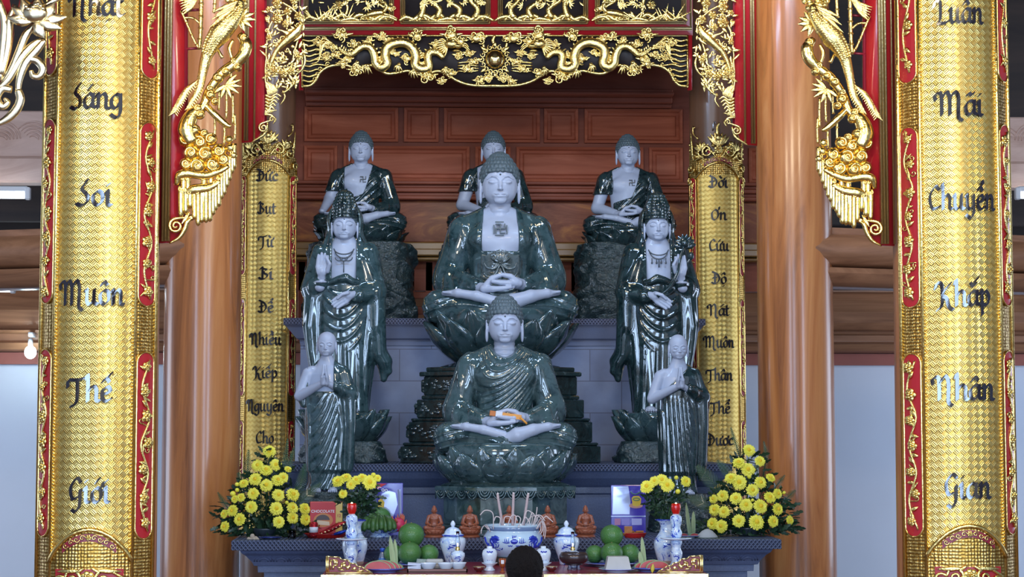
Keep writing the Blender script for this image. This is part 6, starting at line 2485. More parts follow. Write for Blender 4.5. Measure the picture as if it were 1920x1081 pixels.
# ------------------------------------------------------------------ small terracotta figures
def small_figure():
    F = Field((-1.40, -1.16, -.16), (1.40, .62, 2.95), .034)
    t, arms, legs = seat_parts(F)
    d = smin(t - .03, smin(arms[-1], arms[1], .05) - .05, .07)
    d = smin(d, legs - .03, .06)
    d = drape_front(F, d, 1.0)
    d = smax(d, -F.cap((0, -.3, 1.86), (0, .1, 1.95), .2, .18), .02)
    h = smin(F.ell((0, .06, 2.38), (.315, .36, .37)), F.ell((0, -.06, 2.13), (.262, .25, .24)), .1)
    h = smin(h, F.ell((0, .1, 2.70), (.19, .2, .18)), .06)
    h = smin(h, F.chain([(0, -.29, 2.34), (0, -.36, 2.15)], [.03, .05]), .03)
    for s in (-1, 1):
        h = smin(h, F.ell((s * .33, .02, 2.15), (.04, .07, .2)), .02)
        h = smax(h, -F.ell((s * .125, -.36, 2.28), (.09, .06, .04)), .03)
    h = smax(h, -F.chain([(-.09, -.31, 2.06), (.09, -.31, 2.06)], .02), .01)
    d = smin(d, smin(h, F.cap((0, .06, 2.1), (0, .08, 1.6), .19, .24), .05), .04)
    d = smin(d, smin(F.ell((-.14, -.84, .47), (.28, .15, .10)), F.ell((.14, -.84, .50), (.28, .15, .10)), .05), .04)
    d = smin(d, F.ell((.5, -.84, .30), (.42, .12, .09)), .04)
    return F.mesh(d, 'figure')


def small_figure_teach():
    me = small_figure()
    return me


sm = small_figure()
sm_l = lotus_mesh(1.02, 1.18, .38, .98, 13, 2, .08, [(1.0, .36), (1.1, .5), (1.16, .95), (1.1, 1.0), (.1, 1.02)], .03)
sm_b = MB().lathe([(1.22, 0), (1.26, .08), (1.22, .2), (1.10, .28), (1.08, .40), (.9, .44)], n=40, sy=.86)
sm_bm = np_mesh('plinth', np.array(sm_b.v), sm_b.f)
US = .0440
YSF = 10.56
for px, lb in ((814, 'first small terracotta seated figurine from the left, beside the pomelo pile'), (881, 'second small terracotta seated figurine from the left, behind the left lidded jar'),
               (955, 'small terracotta seated figurine hidden behind the incense bowl and sticks'), (1027, 'small terracotta seated figurine right of the incense bowl, behind curled incense ash'),
               (1098, 'rightmost small terracotta seated figurine, beside the right pomelo pile')):
    P = at(px, 1008, YSF)
    t = thing('seated_figurine', lb, 'figurine', (P.x, YSF, ZA), 0, US, 'terracotta figurines')
    o = link('figure', sm, TERRACOTTA, t)
    o.location.z = 1.06
    link('lotus_seat', sm_l, TERRACOTTA, t)
    link('plinth', sm_bm, TERRACOTTA, t)
# ------------------------------------------------------------------ offerings
def frot(mb, c, rz=0.0, tilt=0.0, s=1.0):
    """Place an MB built at the origin: scale, lean about x, turn about z, move."""
    ca, sa, ct, st = math.cos(rz), math.sin(rz), math.cos(tilt), math.sin(tilt)
    out = []
    for x, y, z in mb.v:
        x, y, z = x * s, y * s, z * s
        y, z = y * ct - z * st, y * st + z * ct
        out.append((x * ca - y * sa + c[0], x * sa + y * ca + c[1], z + c[2]))
    mb.v = out
    return mb


def mesh_of(mb, name='m', smooth=True):
    return np_mesh(name, np.array(mb.v, float), mb.f, smooth)


def lathe_part(name, prof, mat, parent, n=32, z=0.0, sx=1, sy=1):
    return MB().lathe(prof, (0, 0, z), n, sx=sx, sy=sy).build(name, mat, parent)


def lettering(text, size, mat, parent, loc, rot=(PI / 2, 0, 0), bold=0.0, shear=0.0):
    cu = bpy.data.curves.new('lettering', 'FONT')
    cu.body = text
    cu.size = size
    cu.align_x = 'CENTER'
    cu.align_y = 'CENTER'
    cu.extrude = 0.0006
    cu.offset = bold
    cu.shear = shear
    tmp = bpy.data.objects.new('tmp', cu)
    COL.objects.link(tmp)
    bpy.context.view_layer.update()
    me = bpy.data.meshes.new_from_object(tmp.evaluated_get(bpy.context.evaluated_depsgraph_get()))
    bpy.data.objects.remove(tmp)
    me.materials.clear()
    me.materials.append(mat)
    o = bpy.data.objects.new('lettering', me)
    o.location = loc
    o.rotation_euler = rot
    o.parent = parent
    COL.objects.link(o)
    return o


YT0, YT1 = 9.30, 10.18
ZT = zpx(1075.5, YT0)
XT = 0.93
GOLD_LIT = plain('bright_gold_leaf', (1.0, 0.80, 0.36), 0.28, 1.0, bump=0.2, bscale=60)
tb = thing('offering_table', 'red offering table with a bright gold top edge in front of the stone altar', 'table', (0, (YT0 + YT1) / 2, 0))
MB().box((-XT, YT0, ZT - .035), (XT, YT1, ZT), .004).build('tabletop', RED_DEEP, tb, world=True, smooth=False)
MB().box((-XT - .004, YT0 - .006, ZT - .030), (XT + .004, YT0 + .004, ZT - .0005), .003).build('gold_edge', GOLD_LIT, tb, world=True, smooth=False)
ap = MB().box((-XT + .04, YT0 + .03, ZT - .20), (XT - .04, YT0 + .06, ZT - .035)).build('apron', RED, tb, world=True, smooth=False)
o = Orn()
for i in range(13):
    u = -XT + .12 + i * (2 * XT - .24) / 12
    o.spiral((u, -.10), .045, 1.5, i, 1 if i % 2 else -1, .010)
    o.leaf((u, -.05), (u + .06, -.08), .015)
o.v = [(p[0], YT0 + .03 - p[2], ZT + p[1]) for p in o.v]
o.f = [f[::-1] for f in o.f]
o.build('apron_scroll', GOLD_CARVED, ap, world=True)
for sx in (-1, 1):
    for y in (YT0 + .06, YT1 - .06):
        mb = MB()
        mb.loft([[(sx * (XT - .07) + dx * w, y + dy * w, z) for dx, dy in ((-1, -1), (1, -1), (1, 1), (-1, 1))] for z, w in ((0, .05), (.06, .055), (.12, .035), (.5, .038), (ZT - .035, .05))], True, True, True)
        mb.build('leg', RED, tb, world=True, smooth=False)

# stepped gallery corner pieces
for sgn, nm in ((-1, 'left'), (1, 'right')):
    k = 1 / sc(YT0)
    x0 = sgn * (XT - .022)
    t = thing('gallery_corner', 'gold framed stepped fretwork corner piece on the %s end of the offering table' % nm, 'table ornament', (x0, YT0 + .03, ZT), group='gallery corners')
    u = -sgn       # direction towards the middle
    prof = [(0, 0), (86, 0), (80, 5), (72, 9), (66, 13), (58, 14), (54, 19), (44, 20), (40, 26), (28, 27), (24, 31), (8, 32), (0, 33)]
    f = (lambda a, b, d: (u * a * k, d, b * k))
    pp = prof if u > 0 else prof[::-1]
    MB().prism(pp, f, .012, .004).build('red_ground', RED_DEEP, t, smooth=False)
    mb = MB()
    pts = [(u * a * k, 0, b * k) for a, b in prof]
    for a, b in zip(pts, pts[1:] + pts[:1]):
        mb.tube([a, b], 1.5 * k, 6)
    mb.tube([(u * 3 * k, 0, 0), (u * 3 * k, 0, 33 * k)], 2.4 * k, 6)
    mb.tube([(0, 0, 2 * k), (u * 84 * k, 0, 2 * k)], 2.4 * k, 6)
    mb.build('gold_frame', GOLD_LIT, t)
    o = MB()
    for a, b in (((8, 8), (8, 26)), ((8, 26), (20, 26)), ((20, 26), (20, 16)), ((20, 16), (13, 16)), ((13, 16), (13, 8)), ((22, 8), (34, 8)), ((28, 8), (28, 20)), ((28, 20), (36, 22)), ((36, 14), (46, 14)), ((20, 12), (28, 12)),
                 ((46, 8), (56, 10)), ((56, 6), (70, 6)), ((60, 6), (62, 11)), ((38, 8), (44, 18))):
        o.tube([(u * a[0] * k, -.001, a[1] * k), (u * b[0] * k, -.001, b[1] * k)], 1.7 * k, 6)
    for c in ((40, 12), (52, 10), (33, 16), (16, 22)):
        o.ell((u * c[0] * k, -.002, c[1] * k), (4 * k, 2 * k, 3.4 * k), 8, 6)
    o.build('fretwork', GOLD_LIT, t)


# ---- pottery -------------------------------------------------------
def place(px, py, Y, z=None):
    p = at(px, py, Y)
    return Vector((p.x, Y, p.z if z is None else z))


YV_ = 10.0
K = 1 / sc(YV_)


def vase(label, px):
    t = thing('vase', label, 'vase', place(px, 1057, YV_, ZT), group='blue and white vases')
    lathe_part('body', [(15 * K, 0), (16 * K, 2 * K), (17 * K, 6 * K), (20 * K, 16 * K), (23.5 * K, 30 * K), (24 * K, 38 * K), (22 * K, 46 * K), (15 * K, 55 * K), (12 * K, 62 * K), (11.5 * K, 70 * K), (13.5 * K, 76 * K), (20 * K, 81 * K), (20.5 * K, 82 * K), (18 * K, 81.5 * K), (10 * K, 72 * K), (9 * K, 55 * K)], PORCELAIN, t, 40)
    mb = MB()
    mb.lathe([(20.6 * K, 80.8 * K), (21.2 * K, 82 * K), (20.0 * K, 82.8 * K)], n=40, cap=False)
    mb.build('rim', BLUE_GLAZE, t)
    mb = MB()
    mb.lathe([(15.8 * K, 0.5 * K), (17.2 * K, 4 * K), (17.0 * K, 7 * K)], n=40, cap=False)
    mb.build('foot_ring', plain('bare_clay', (.38, .28, .22), .7), t)
    return t


vase('blue and white vase of short-cut yellow flowers behind the left candle stand', 665)
vase('blue and white vase of yellow flowers behind the right candle stand', 1250)

RED_GLASS = plain('red_glass', (0.75, 0.01, 0.01), 0.05, 0, 0.6, emis=(1.0, 0.05, 0.01), estr=0.05, trans=0.5)
FLAME = plain('flame', (1, .8, .5), .5, emis=(1.0, .72, .42), estr=14)


def candle_stand(label, px):
    Y = 9.82
    k = 1 / sc(Y)
    t = thing('candle_stand', label, 'candle stand', place(px, 1060, Y, ZT), group='candle stands')
    z0 = 0
    s = (at(px, 965, Y).z - ZT) / (97 * k)          # foot to cup seat is 97 px tall
    k2 = k * s
    lathe_part('stem', [(13 * k, 0), (13.5 * k, 2 * k2), (10 * k, 6 * k2), (9 * k, 12 * k2), (11.5 * k, 20 * k2), (12 * k, 26 * k2), (9 * k, 33 * k2), (8.5 * k, 37 * k2), (11.5 * k, 43 * k2), (11.5 * k, 47 * k2), (9.5 * k, 50 * k2)], PORCELAIN_FINE, t, 32)
    lathe_part('saucer', [(8 * k, 48 * k2), (20 * k, 50 * k2), (29 * k, 52 * k2), (30 * k, 53.5 * k2), (27 * k, 54 * k2), (8 * k, 52.5 * k2)], WHITE_GLAZE, t, 40)
    lathe_part('upper_stem', [(8 * k, 53 * k2), (10 * k, 56 * k2), (11.5 * k, 61 * k2), (11 * k, 66 * k2), (8.5 * k, 71 * k2), (8.2 * k, 75 * k2), (10.5 * k, 81 * k2), (11 * k, 86 * k2), (11 * k, 92 * k2), (10 * k, 95 * k2), (7 * k, 97 * k2), (6 * k, 99 * k2)], PORCELAIN_FINE, t, 32)
    cup = lathe_part('red_glass_cup', [(4.5 * k, 98 * k2), (6 * k, 100 * k2), (8.5 * k, 106 * k2), (9.3 * k, 112 * k2), (8.5 * k, 118 * k2), (7.6 * k, 119 * k2), (8 * k, 113 * k2), (5 * k, 103 * k2)], RED_GLASS, t, 24)
    lathe_part('wax', [(5 * k, 103.5 * k2), (7.4 * k, 110 * k2), (7.4 * k, 113 * k2)], plain('wax', (.85, .2, .12), .5), cup, 20)
    MB().ell((0, 0, 117 * k2), (2.0 * k, 2.0 * k, 4 * k2), 10, 8).build('flame', FLAME, cup)
    return t


candle_stand('blue and white candle stand with lit red glass cup at the left of the table', 659)
candle_stand('blue and white candle stand with lit red glass cup at the right of the table', 1268)


def lidded_jar(label, px):
    Y = 9.95
    k = 1 / sc(Y)
    t = thing('lidded_jar', label, 'jar', place(px, 1058, Y, ZT), group='lidded ginger jars')
    lathe_part('body', [(12 * k, 0), (13 * k, 2 * k), (14 * k, 8 * k), (18 * k, 20 * k), (23 * k, 34 * k), (24.5 * k, 42 * k), (23 * k, 49 * k), (17 * k, 53 * k), (15 * k, 54 * k)], PORCELAIN, t, 40)
    ld = lathe_part('lid', [(20 * k, 54 * k), (20.5 * k, 56 * k), (16 * k, 58 * k), (15 * k, 62 * k), (11 * k, 67 * k), (6 * k, 69.5 * k), (3 * k, 70.5 * k)], PORCELAIN, t, 40)
    MB().lathe([(20.6 * k, 53.6 * k), (21 * k, 55 * k), (20.2 * k, 56.4 * k)], n=40, cap=False).build('rim', BLUE_GLAZE, ld)
    lathe_part('knob', [(2.5 * k, 70 * k), (3 * k, 71.5 * k), (4.6 * k, 74 * k), (4.4 * k, 77 * k), (2.4 * k, 80.5 * k), (.6 * k, 82 * k)], WHITE_GLAZE, ld, 16)
    return t


lidded_jar('lidded blue and white jar left of the incense bowl, behind the small oil lamp', 849)
lidded_jar('lidded blue and white jar right of the incense bowl, behind the dark bowl', 1062)

# incense bowl -------------------------------------------------------
YI = 9.98
k = 1 / sc(YI)
c = place(962, 1056, YI, ZT)
ib = thing('incense_bowl', 'large blue and white dragon incense bowl in the middle of the offering table', 'bowl', c)
IW = plain('pale_blue_glaze', (.50, .68, .82), .12, 0, .5, noise=.06, nscale=12)
lathe_part('bowl_body', [(30 * k, 14 * k), (32 * k, 16 * k), (40 * k, 22 * k), (51 * k, 33 * k), (55.5 * k, 44 * k), (55 * k, 53 * k), (49 * k, 61 * k), (48 * k, 65 * k), (51 * k, 70 * k), (54 * k, 73 * k), (53 * k, 74 * k), (48 * k, 72 * k), (45 * k, 64 * k), (4 * k, 63 * k)], IW, ib, 56)
lathe_part('blue_band', [(48.4 * k, 62 * k), (48.6 * k, 66 * k), (51.8 * k, 70.5 * k)], plain('grey_blue_glaze', (.16, .25, .42), .15, 0, .4), ib, 56)
lathe_part('wooden_stand', [(34 * k, 0), (36 * k, 4 * k), (33 * k, 8 * k), (35 * k, 12 * k), (34 * k, 15 * k), (6 * k, 15 * k)], DARK_WOOD, ib, 40)
lathe_part('ash', [(46 * k, 64 * k), (30 * k, 67 * k), (8 * k, 69 * k), (.5 * k, 69 * k)], plain('incense_ash', (.30, .27, .27), .9, bump=.5, bscale=300), ib, 32)


def on_bowl(u, v, off):
    """u: px from centre line, v: px above the foot, on the swollen body."""
    rr = np.interp(v, [14, 22, 33, 44, 53, 61, 65], [30, 40, 51, 55.5, 55, 49, 48]) + off
    a = u / 52.0
    return (rr * k * math.sin(a), -rr * k * math.cos(a), v * k)


o = Orn()
o.ell((0, 45, 0), (6.5, 5, .8), 14, 8)
for sg in (-1, 1):
    for j in range(3):
        o.stem([(sg * (9 + 3.2 * j), 43, .4), (sg * (10 + 3.2 * j), 47, .4), (sg * (9.4 + 3.2 * j), 51, .4)], [1.0, .8, .3])
    o.stem([(sg * 8, 43, .4), (sg * 14, 42, .4), (sg * 20, 44, .4)], .8)
    for j in range(2):
        o.stem([(sg * (3 + 4 * j), 38, .4), (sg * (5 + 4 * j), 36, .4), (sg * (7 + 4 * j), 38, .4)], .8)
    # dragons
    o.stem([(sg * 28, 50, .4), (sg * 36, 52, .4), (sg * 44, 47, .4), (sg * 42, 38, .4), (sg * 50, 34, .4), (sg * 58, 40, .4), (sg * 64, 50, .4), (sg * 74, 48, .4)], [3, 3.6, 3.4, 3, 2.8, 2.4, 2, .8])
    o.ell((sg * 37, 47, .3), (7, 5.5, .9), 10, 6)
    for a in range(9):
        o.stem([(sg * 37, 47, .4), (sg * 37 + 8 * math.cos(a * .7), 47 + 7 * math.sin(a * .7), .4), (sg * 37 + 11 * math.cos(a * .7 + .25), 47 + 9 * math.sin(a * .7 + .25), .4)], [1.6, 1.2, .4])
    for j in range(7):
        o.stem([(sg * (22 + 6 * j), 33 + (j * 7 % 9), .3), (sg * (25 + 6 * j), 30 + (j * 5 % 7), .3), (sg * (29 + 6 * j), 33, .3)], [.8, 1.0, .4])
    o.stem([(sg * 30, 28, .3), (sg * 42, 30, .3), (sg * 52, 27, .3)], .9)
for j in range(4):
    o.stem([(-3 + .0 * j, 51 + j * .5, .4), (-3 + 2 * j, 54, .4), (-4 + 2.4 * j, 56.5, .4)], [.9, .7, .3])
o.warp(on_bowl)
o.build('painted_dragons', BLUE_GLAZE, ib)

JOSS = plain('pink_grey_joss', (.46, .36, .36), .8, noise=.2, nscale=200)
ASHC = plain('pale_burnt_incense', (.62, .54, .53), .85)
zash = ZT + 67 * k
for tip, bot, lb in (((933, 927), (943, 974), 'left of the three thick upright incense sticks in the bowl'), ((962.5, 926), (961, 974), 'middle of the three thick upright incense sticks in the bowl'), ((990, 927), (981, 974), 'right of the three thick upright incense sticks in the bowl')):
    a, b = place(bot[0], 984, YI, zash - .004), place(tip[0], tip[1], YI + .01)
    t = thing('incense_stick', lb, 'incense stick', a, group='thick incense sticks')
    rg = random.Random(int(tip[0]))
    pts = [(a + (b - a) * f + Vector((rg.uniform(-.0008, .0008), 0, 0))) - a for f in np.linspace(0, 1, 9)]
    MB().tube(pts, [2.9 * k, 2.7 * k, 2.6 * k, 2.5 * k, 2.4 * k], 8).build('stick', JOSS, t)
    MB().tube([pts[-1], pts[-1] + Vector((.001, 0, .010))], [2.6 * k, 1.6 * k], 8).build('ash_tip', ASHC, t)
rg = random.Random(31)
curls = [((925, 978), [(924, 962), (910, 956), (900, 965)]), ((915, 984), [(908, 985), (903, 992), (902, 1000)]), ((918, 982), [(912, 984), (916, 990), (919, 996)]), ((944, 980), [(946, 970), (955, 968), (960, 974)]),
         ((950, 982), [(958, 968), (966, 966), (970, 976)]), ((965, 980), [(968, 968), (976, 972), (972, 988)]), ((990, 980), [(996, 964), (1000, 962), (1006, 974)]), ((985, 982), [(992, 972), (1004, 966), (1012, 968)]),
         ((998, 982), [(1004, 968), (1014, 966), (1022, 976)]), ((1000, 982), [(1010, 968), (1020, 984), (1019, 1004)]), ((1003, 982), [(1014, 972), (1023, 988), (1021, 1010)]), ((1006, 982), [(1015, 976), (1018, 990), (1013, 1002)]),
         ((996, 978), [(1000, 966), (1008, 972), (1004, 980)]), ((1008, 980), [(1022, 968), (1030, 972), (1037, 978)]), ((1001, 980), [(1006, 960), (1007, 950), (1006.5, 958)]), ((940, 982), [(940, 986), (944, 988), (942, 990)]),
         ((935, 980), [(938, 972), (930, 968), (926, 976)]), ((975, 982), [(984, 970), (990, 974), (994, 982)]), ((1005, 981), [(1012, 980), (1014, 992), (1009, 1000)]), ((978, 980), [(986, 960), (994, 958), (999, 966)])]
for i, (b, mids) in enumerate(curls):
    Yq = YI - .06 + rg.uniform(-.05, .05)
    A = place(b[0], b[1], Yq, zash)
    P = [Vector((0, 0, 0))]
    for m in mids:
        q = place(m[0], m[1], Yq - (.09 if m[1] > 985 else 0))
        P.append(q - A)
    P = crom(P, 6)
    t = MB().tube([tuple(p) for p in P], 1.0 * k, 6).build('burnt_incense_curl', ASHC)
    t.location = A
    tag(t, 'thin pale curl of burnt incense arching from the rim of the incense bowl', 'burnt incense', 'burnt incense curls')

# stem cups, goblets, small bowls -----------------------------------
def stem_cup(label, px):
    Y = 9.52
    k = 1 / sc(Y)
    t = thing('covered_stem_cup', label, 'cup', place(px, 1073, Y, ZT), group='covered stem cups')
    lathe_part('foot', [(10 * k, 0), (10.5 * k, 2 * k), (7 * k, 6 * k), (6.5 * k, 9 * k), (14.5 * k, 14 * k), (15 * k, 15.5 * k), (12 * k, 15 * k)], WHITE_GLAZE, t, 28)
    lathe_part('cup', [(9 * k, 14.5 * k), (11 * k, 16 * k), (13.6 * k, 26 * k), (14.2 * k, 32 * k), (12.5 * k, 38 * k), (9 * k, 41 * k), (5 * k, 41.5 * k), (5 * k, 45 * k), (4.6 * k, 45.6 * k)], WHITE_GLAZE, t, 28)
    for z in (19, 35):
        o = Orn()
        for j in range(-2, 3):
            o.ell((j * 2.2, z + (1.0 if j % 2 == 0 else -.2), 0), (2.0, 1.5, .5), 8, 5)
        o.v = [((np.interp(p[1], [14, 26, 32, 38, 41], [9.5, 13.6, 14.2, 12.5, 9]) + p[2]) * k * math.sin(p[0] / 13), -(np.interp(p[1], [14, 26, 32, 38, 41], [9.5, 13.6, 14.2, 12.5, 9]) + p[2]) * k * math.cos(p[0] / 13), p[1] * k) for p in o.v]
        o.build('painted_cloud', BLUE_GLAZE, t)
    return t


stem_cup('covered white stem cup with blue clouds left of the kneeling head', 918)
stem_cup('covered white stem cup with blue clouds, half hidden right of the kneeling head', 1019)

AMBER = plain('amber_glaze', (.30, .07, .02), .15, 0, .5)
Y = 9.42
k = 1 / sc(Y)
t = thing('goblet', 'small amber brown goblet beside the left covered stem cup', 'goblet', place(942, 1074, Y, ZT))
lathe_part('bowl', [(2.5 * k, 8 * k), (5.5 * k, 12 * k), (6.6 * k, 18 * k), (7 * k, 25 * k), (6.4 * k, 25 * k), (4 * k, 12 * k)], AMBER, t, 24)
lathe_part('stem', [(5.5 * k, 0), (5.6 * k, 1.2 * k), (2.4 * k, 4 * k), (2.2 * k, 9 * k)], AMBER, t, 24)
MB().box((-2.8 * k, -7.3 * k, 16 * k), (2.8 * k, -6.4 * k, 23 * k)).build('white_label', WHITE_PLASTIC, t, smooth=False)
DARKRED = plain('dark_red_lacquer', (.10, .015, .015), .2, 0, .6)
for px, lb in ((898, 'small dark red bowl left of the covered stem cup'), (1034, 'small dark red bowl right of the kneeling head')):
    Y = 9.46
    k = 1 / sc(Y)
    t = thing('small_bowl', lb, 'bowl', place(px, 1074, Y, ZT), group='small dark red bowls')
    lathe_part('bowl', [(5 * k, 0), (5.4 * k, 1.5 * k), (9 * k, 4 * k), (11.4 * k, 9 * k), (10.8 * k, 9.4 * k), (7 * k, 4.6 * k), (.5 * k, 3 * k)], DARKRED, t, 28)
    lathe_part('rim', [(11.3 * k, 8.8 * k), (11.6 * k, 9.6 * k), (10.9 * k, 9.8 * k)], GOLD_DULL, t, 28)

# oil lamps ---------------------------------------------------------
CLEAR = plain('clear_glass', (.9, .95, 1), .02, trans=1.0, ior=1.3)
for px, lb, pyb in ((858, 'small oil lamp with blue and white body before the left lidded jar', 1062), (1074, 'small glass oil lamp with lit wick before the right lidded jar', 1062)):
    Y = 9.72
    k = 1 / sc(Y)
    t = thing('oil_lamp', lb, 'lamp', place(px, pyb, Y, ZT), group='oil lamps')
    s = (at(px, 1032, Y).z - ZT) / (30 * k)
    lathe_part('reservoir', [(7 * k, 0), (7.4 * k, 2 * k), (6 * k, 6 * k * s), (11 * k, 14 * k * s), (14 * k, 21 * k * s), (13.4 * k, 26 * k * s), (8 * k, 30 * k * s), (3 * k, 31 * k * s)], PORCELAIN_FINE, t, 28)
    b = lathe_part('burner', [(4 * k, 30 * k * s), (4.4 * k, 32 * k * s), (4 * k, 36 * k * s), (3 * k, 37 * k * s)], GOLD, t, 16)
    lathe_part('glass_chimney', [(3.4 * k, 36 * k * s), (4.8 * k, 41 * k * s), (4.6 * k, 46 * k * s), (3.0 * k, 56 * k * s), (3.0 * k, 64 * k * s), (2.7 * k, 64 * k * s), (2.7 * k, 56 * k * s), (4.2 * k, 46 * k * s), (4.4 * k, 41 * k * s), (3.0 * k, 36.4 * k * s)], CLEAR, t, 20)
    MB().ell((0, 0, 41 * k * s), (1.3 * k, 1.3 * k, 3 * k), 8, 7).build('flame', FLAME, b)

# dark bowl on a small stand
Y = 9.6
k = 1 / sc(Y)
t = thing('prayer_bowl', 'dark brown bowl on a small footed stand right of the kneeling head', 'bowl', place(1076, 1069, Y, ZT))
BRONZE = plain('dark_bronze', (.05, .035, .035), .28, 0.3, .3)
zc = (at(1076, 1056, Y).z - ZT)
lathe_part('bowl', [(14 * k, zc), (22 * k, zc + 2 * k), (27 * k, zc + 9 * k), (27.4 * k, zc + 14 * k), (24 * k, zc + 21 * k), (22.6 * k, zc + 21 * k), (24 * k, zc + 13 * k), (12 * k, zc + 3 * k)], BRONZE, t, 40)
for a in range(4):
    an = PI / 4 + a * PI / 2
    MB().tube([(13 * k * math.cos(an), 13 * k * math.sin(an), 0), (11 * k * math.cos(an), 11 * k * math.sin(an), zc * .5), (13 * k * math.cos(an), 13 * k * math.sin(an), zc + .001)], [3 * k, 2.2 * k, 3 * k], 8).build('leg', plain('greyish_paint', (.16, .17, .24), .4), t)
lathe_part('stand_ring', [(16 * k, zc - 2 * k), (17 * k, zc), (14 * k, zc + 1 * k)], BRONZE, t, 32)

# water bottle
Y = 9.9
k = 1 / sc(Y)
t = thing('water_bottle', 'small clear water bottle with a blue cap left of the pomelo pile', 'bottle', place(717, 1056, Y, ZT))
lathe_part('bottle', [(6 * k, 0), (6.8 * k, 1.5 * k), (6.8 * k, 16 * k), (5 * k, 22 * k), (3.4 * k, 25 * k), (3.4 * k, 27 * k)], plain('blue_tinted_plastic', (.30, .42, .62), .08, 0, .4, trans=.6), t, 20)
lathe_part('cap', [(4.6 * k, 26 * k), (4.6 * k, 32 * k), (4.2 * k, 32.6 * k), (.2 * k, 32.8 * k)], plain('blue_cap', (.02, .08, .45), .35), t, 20)
lathe_part('paper_band', [(6.95 * k, 6 * k), (6.95 * k, 14 * k)], plain('blue_band', (.05, .16, .5), .4), t, 20)

# ---- fruit -----------------------------------------------------------
POM = plain('pomelo_skin', (.055, .17, .035), .42, 0, .15, noise=.35, nscale=12, bump=.35, bscale=150)
STALK = plain('dry_stalk', (.2, .16, .06), .7)


def pomelo(px, py, r, Y, label, group, squash=1.0, low=None):
    c = place(px, py, Y)
    R = r / sc(Y)
    if low is not None:
        c.z = low + R * squash
    t = thing('pomelo', label, 'pomelo', c, group=group)
    mb = MB()
    mb.lathe([(R * math.sin(a) * (1 - .05 * math.cos(a)), -R * squash * math.cos(a)) for a in np.linspace(0.02, PI - .02, 22)], n=32)
    mb.build('fruit', POM, t)
    MB().lathe([(.07 * R, R * squash * .97), (.05 * R, R * squash * 1.04), (.01 * R, R * squash * 1.05)], n=10).build('stem_end', STALK, t)
    return t


def plate(label, px, Y, r, z, depth=.02, mat=None, name='plate', group=None, foot=.6, cat='plate'):
    t = thing(name, label, cat, Vector((at(px, 1050, Y).x, Y, z)), group=group)
    lathe_part('dish', [(r * foot, 0), (r * foot, .004), (r * .72, .006), (r * .97, depth), (r, depth + .002), (r * .96, depth + .002), (r * .70, .010), (.002, .009)], mat or WHITE_GLAZE, t, 48)
    lathe_part('painted_rim', [(r * .90, depth * .80), (r * .985, depth * .985)], BLUE_GLAZE, t, 48)
    return t


for side, pxs in (('left', ((771, 1003, 24, 0), (768, 1037, 22, -1), (738, 1037, 18.5, 0), (804, 1037, 18.5, 0))), ('right', ((1147, 1004, 21.5, 0), (1147, 1037, 21, -1), (1115, 1038, 17.5, 0), (1181, 1036, 18.5, 0)))):
    cx = pxs[1][0]
    Yp = 9.88
    plate('white plate with blue rim under the %s pile of green pomelos' % side, cx, Yp - .03, .15, ZT, .016, group='pomelo plates')
    lbs = ['top pomelo of the %s pile of four' % side, 'front bottom pomelo of the %s pile of four' % side, 'bottom left pomelo of the %s pile of four' % side, 'bottom right pomelo of the %s pile of four' % side]
    for (px, py, r, d), lb in zip(pxs, lbs):
        pomelo(px, py, r, Yp + (-.085 if d else .0), 'green ' + lb, 'piled pomelos', .96, None if lb.startswith('top') else ZT + .011)

GREEN_BAN = plain('green_banana', (.05, .13, .03), .4, noise=.3, nscale=25)
# fruit stand on the altar, left
Y = 10.62
k = 1 / sc(Y)
zA = ZT1
t = thing('footed_dish', 'blue and white footed dish holding green bananas at the left of the altar', 'dish', place(713, 1009, Y, zA))
lathe_part('foot', [(20 * k, 0), (20 * k, 2 * k), (15 * k, 5 * k), (15 * k, 7 * k)], PORCELAIN_FINE, t, 40)
lathe_part('dish', [(15 * k, 6 * k), (30 * k, 9 * k), (36 * k, 14.5 * k), (36.4 * k, 15.5 * k), (34 * k, 15 * k), (26 * k, 11 * k), (1 * k, 9.5 * k)], PORCELAIN, t, 48)
t2 = thing('banana_hand', 'hand of green bananas on the blue and white footed dish', 'bananas', place(709, 990, Y - .06, zA + 11 * k))
rg = random.Random(12)
for i in range(9):
    x = (-30 + 7.2 * i) * k
    top = (x * .55, .04, 28 * k)
    mid = (x * 1.0, -.02 - .01 * (i % 2), (16 + (i % 2) * 3) * k)
    bot = (x * 1.08, -.05 - .012 * (i % 2), (4 + 2 * (i % 3)) * k)
    MB().tube(crom([top, mid, bot, (bot[0] * 1.0, bot[1] + .008, bot[2] - 2 * k)], 5), [2.5 * k, 5.2 * k, 5.4 * k, 4.4 * k, 1.4 * k], 9).build('banana', GREEN_BAN, t2)
MB().tube([(0, .05, 26 * k), (0, .045, 33 * k)], [6 * k, 3 * k], 8).build('stalk', GREEN_BAN, t2)
pomelo(712, 971, 21, Y + .07, 'dark green round pomelo behind the green bananas', None, 1.0)
DRAG = plain('dragonfruit_skin', (.55, .03, .09), .42, noise=.25, nscale=20)
t = thing('dragon_fruit', 'pink dragon fruit with curling tips beside the green bananas', 'dragon fruit', place(747, 983, Y - .02))
MB().ell((0, 0, 0), (12.5 * k, 11 * k, 13 * k), 20, 14).build('fruit', DRAG, t)
mb = MB()
for i in range(14):
    a, b = rg.uniform(0, 6.28), rg.uniform(-.6, 1.2)
    d = Vector((math.cos(a) * math.cos(b), math.sin(a) * math.cos(b), math.sin(b)))
    e = d * 12 * k
    mb.tube([tuple(e * .9), tuple(e * 1.15 + Vector((0, 0, 3 * k))), tuple(e * 1.25 + Vector((0, 0, 8 * k)))], [3 * k, 2 * k, .4 * k], 6)
mb.build('scales', plain('dragonfruit_tips', (.50, .12, .06), .5), t)

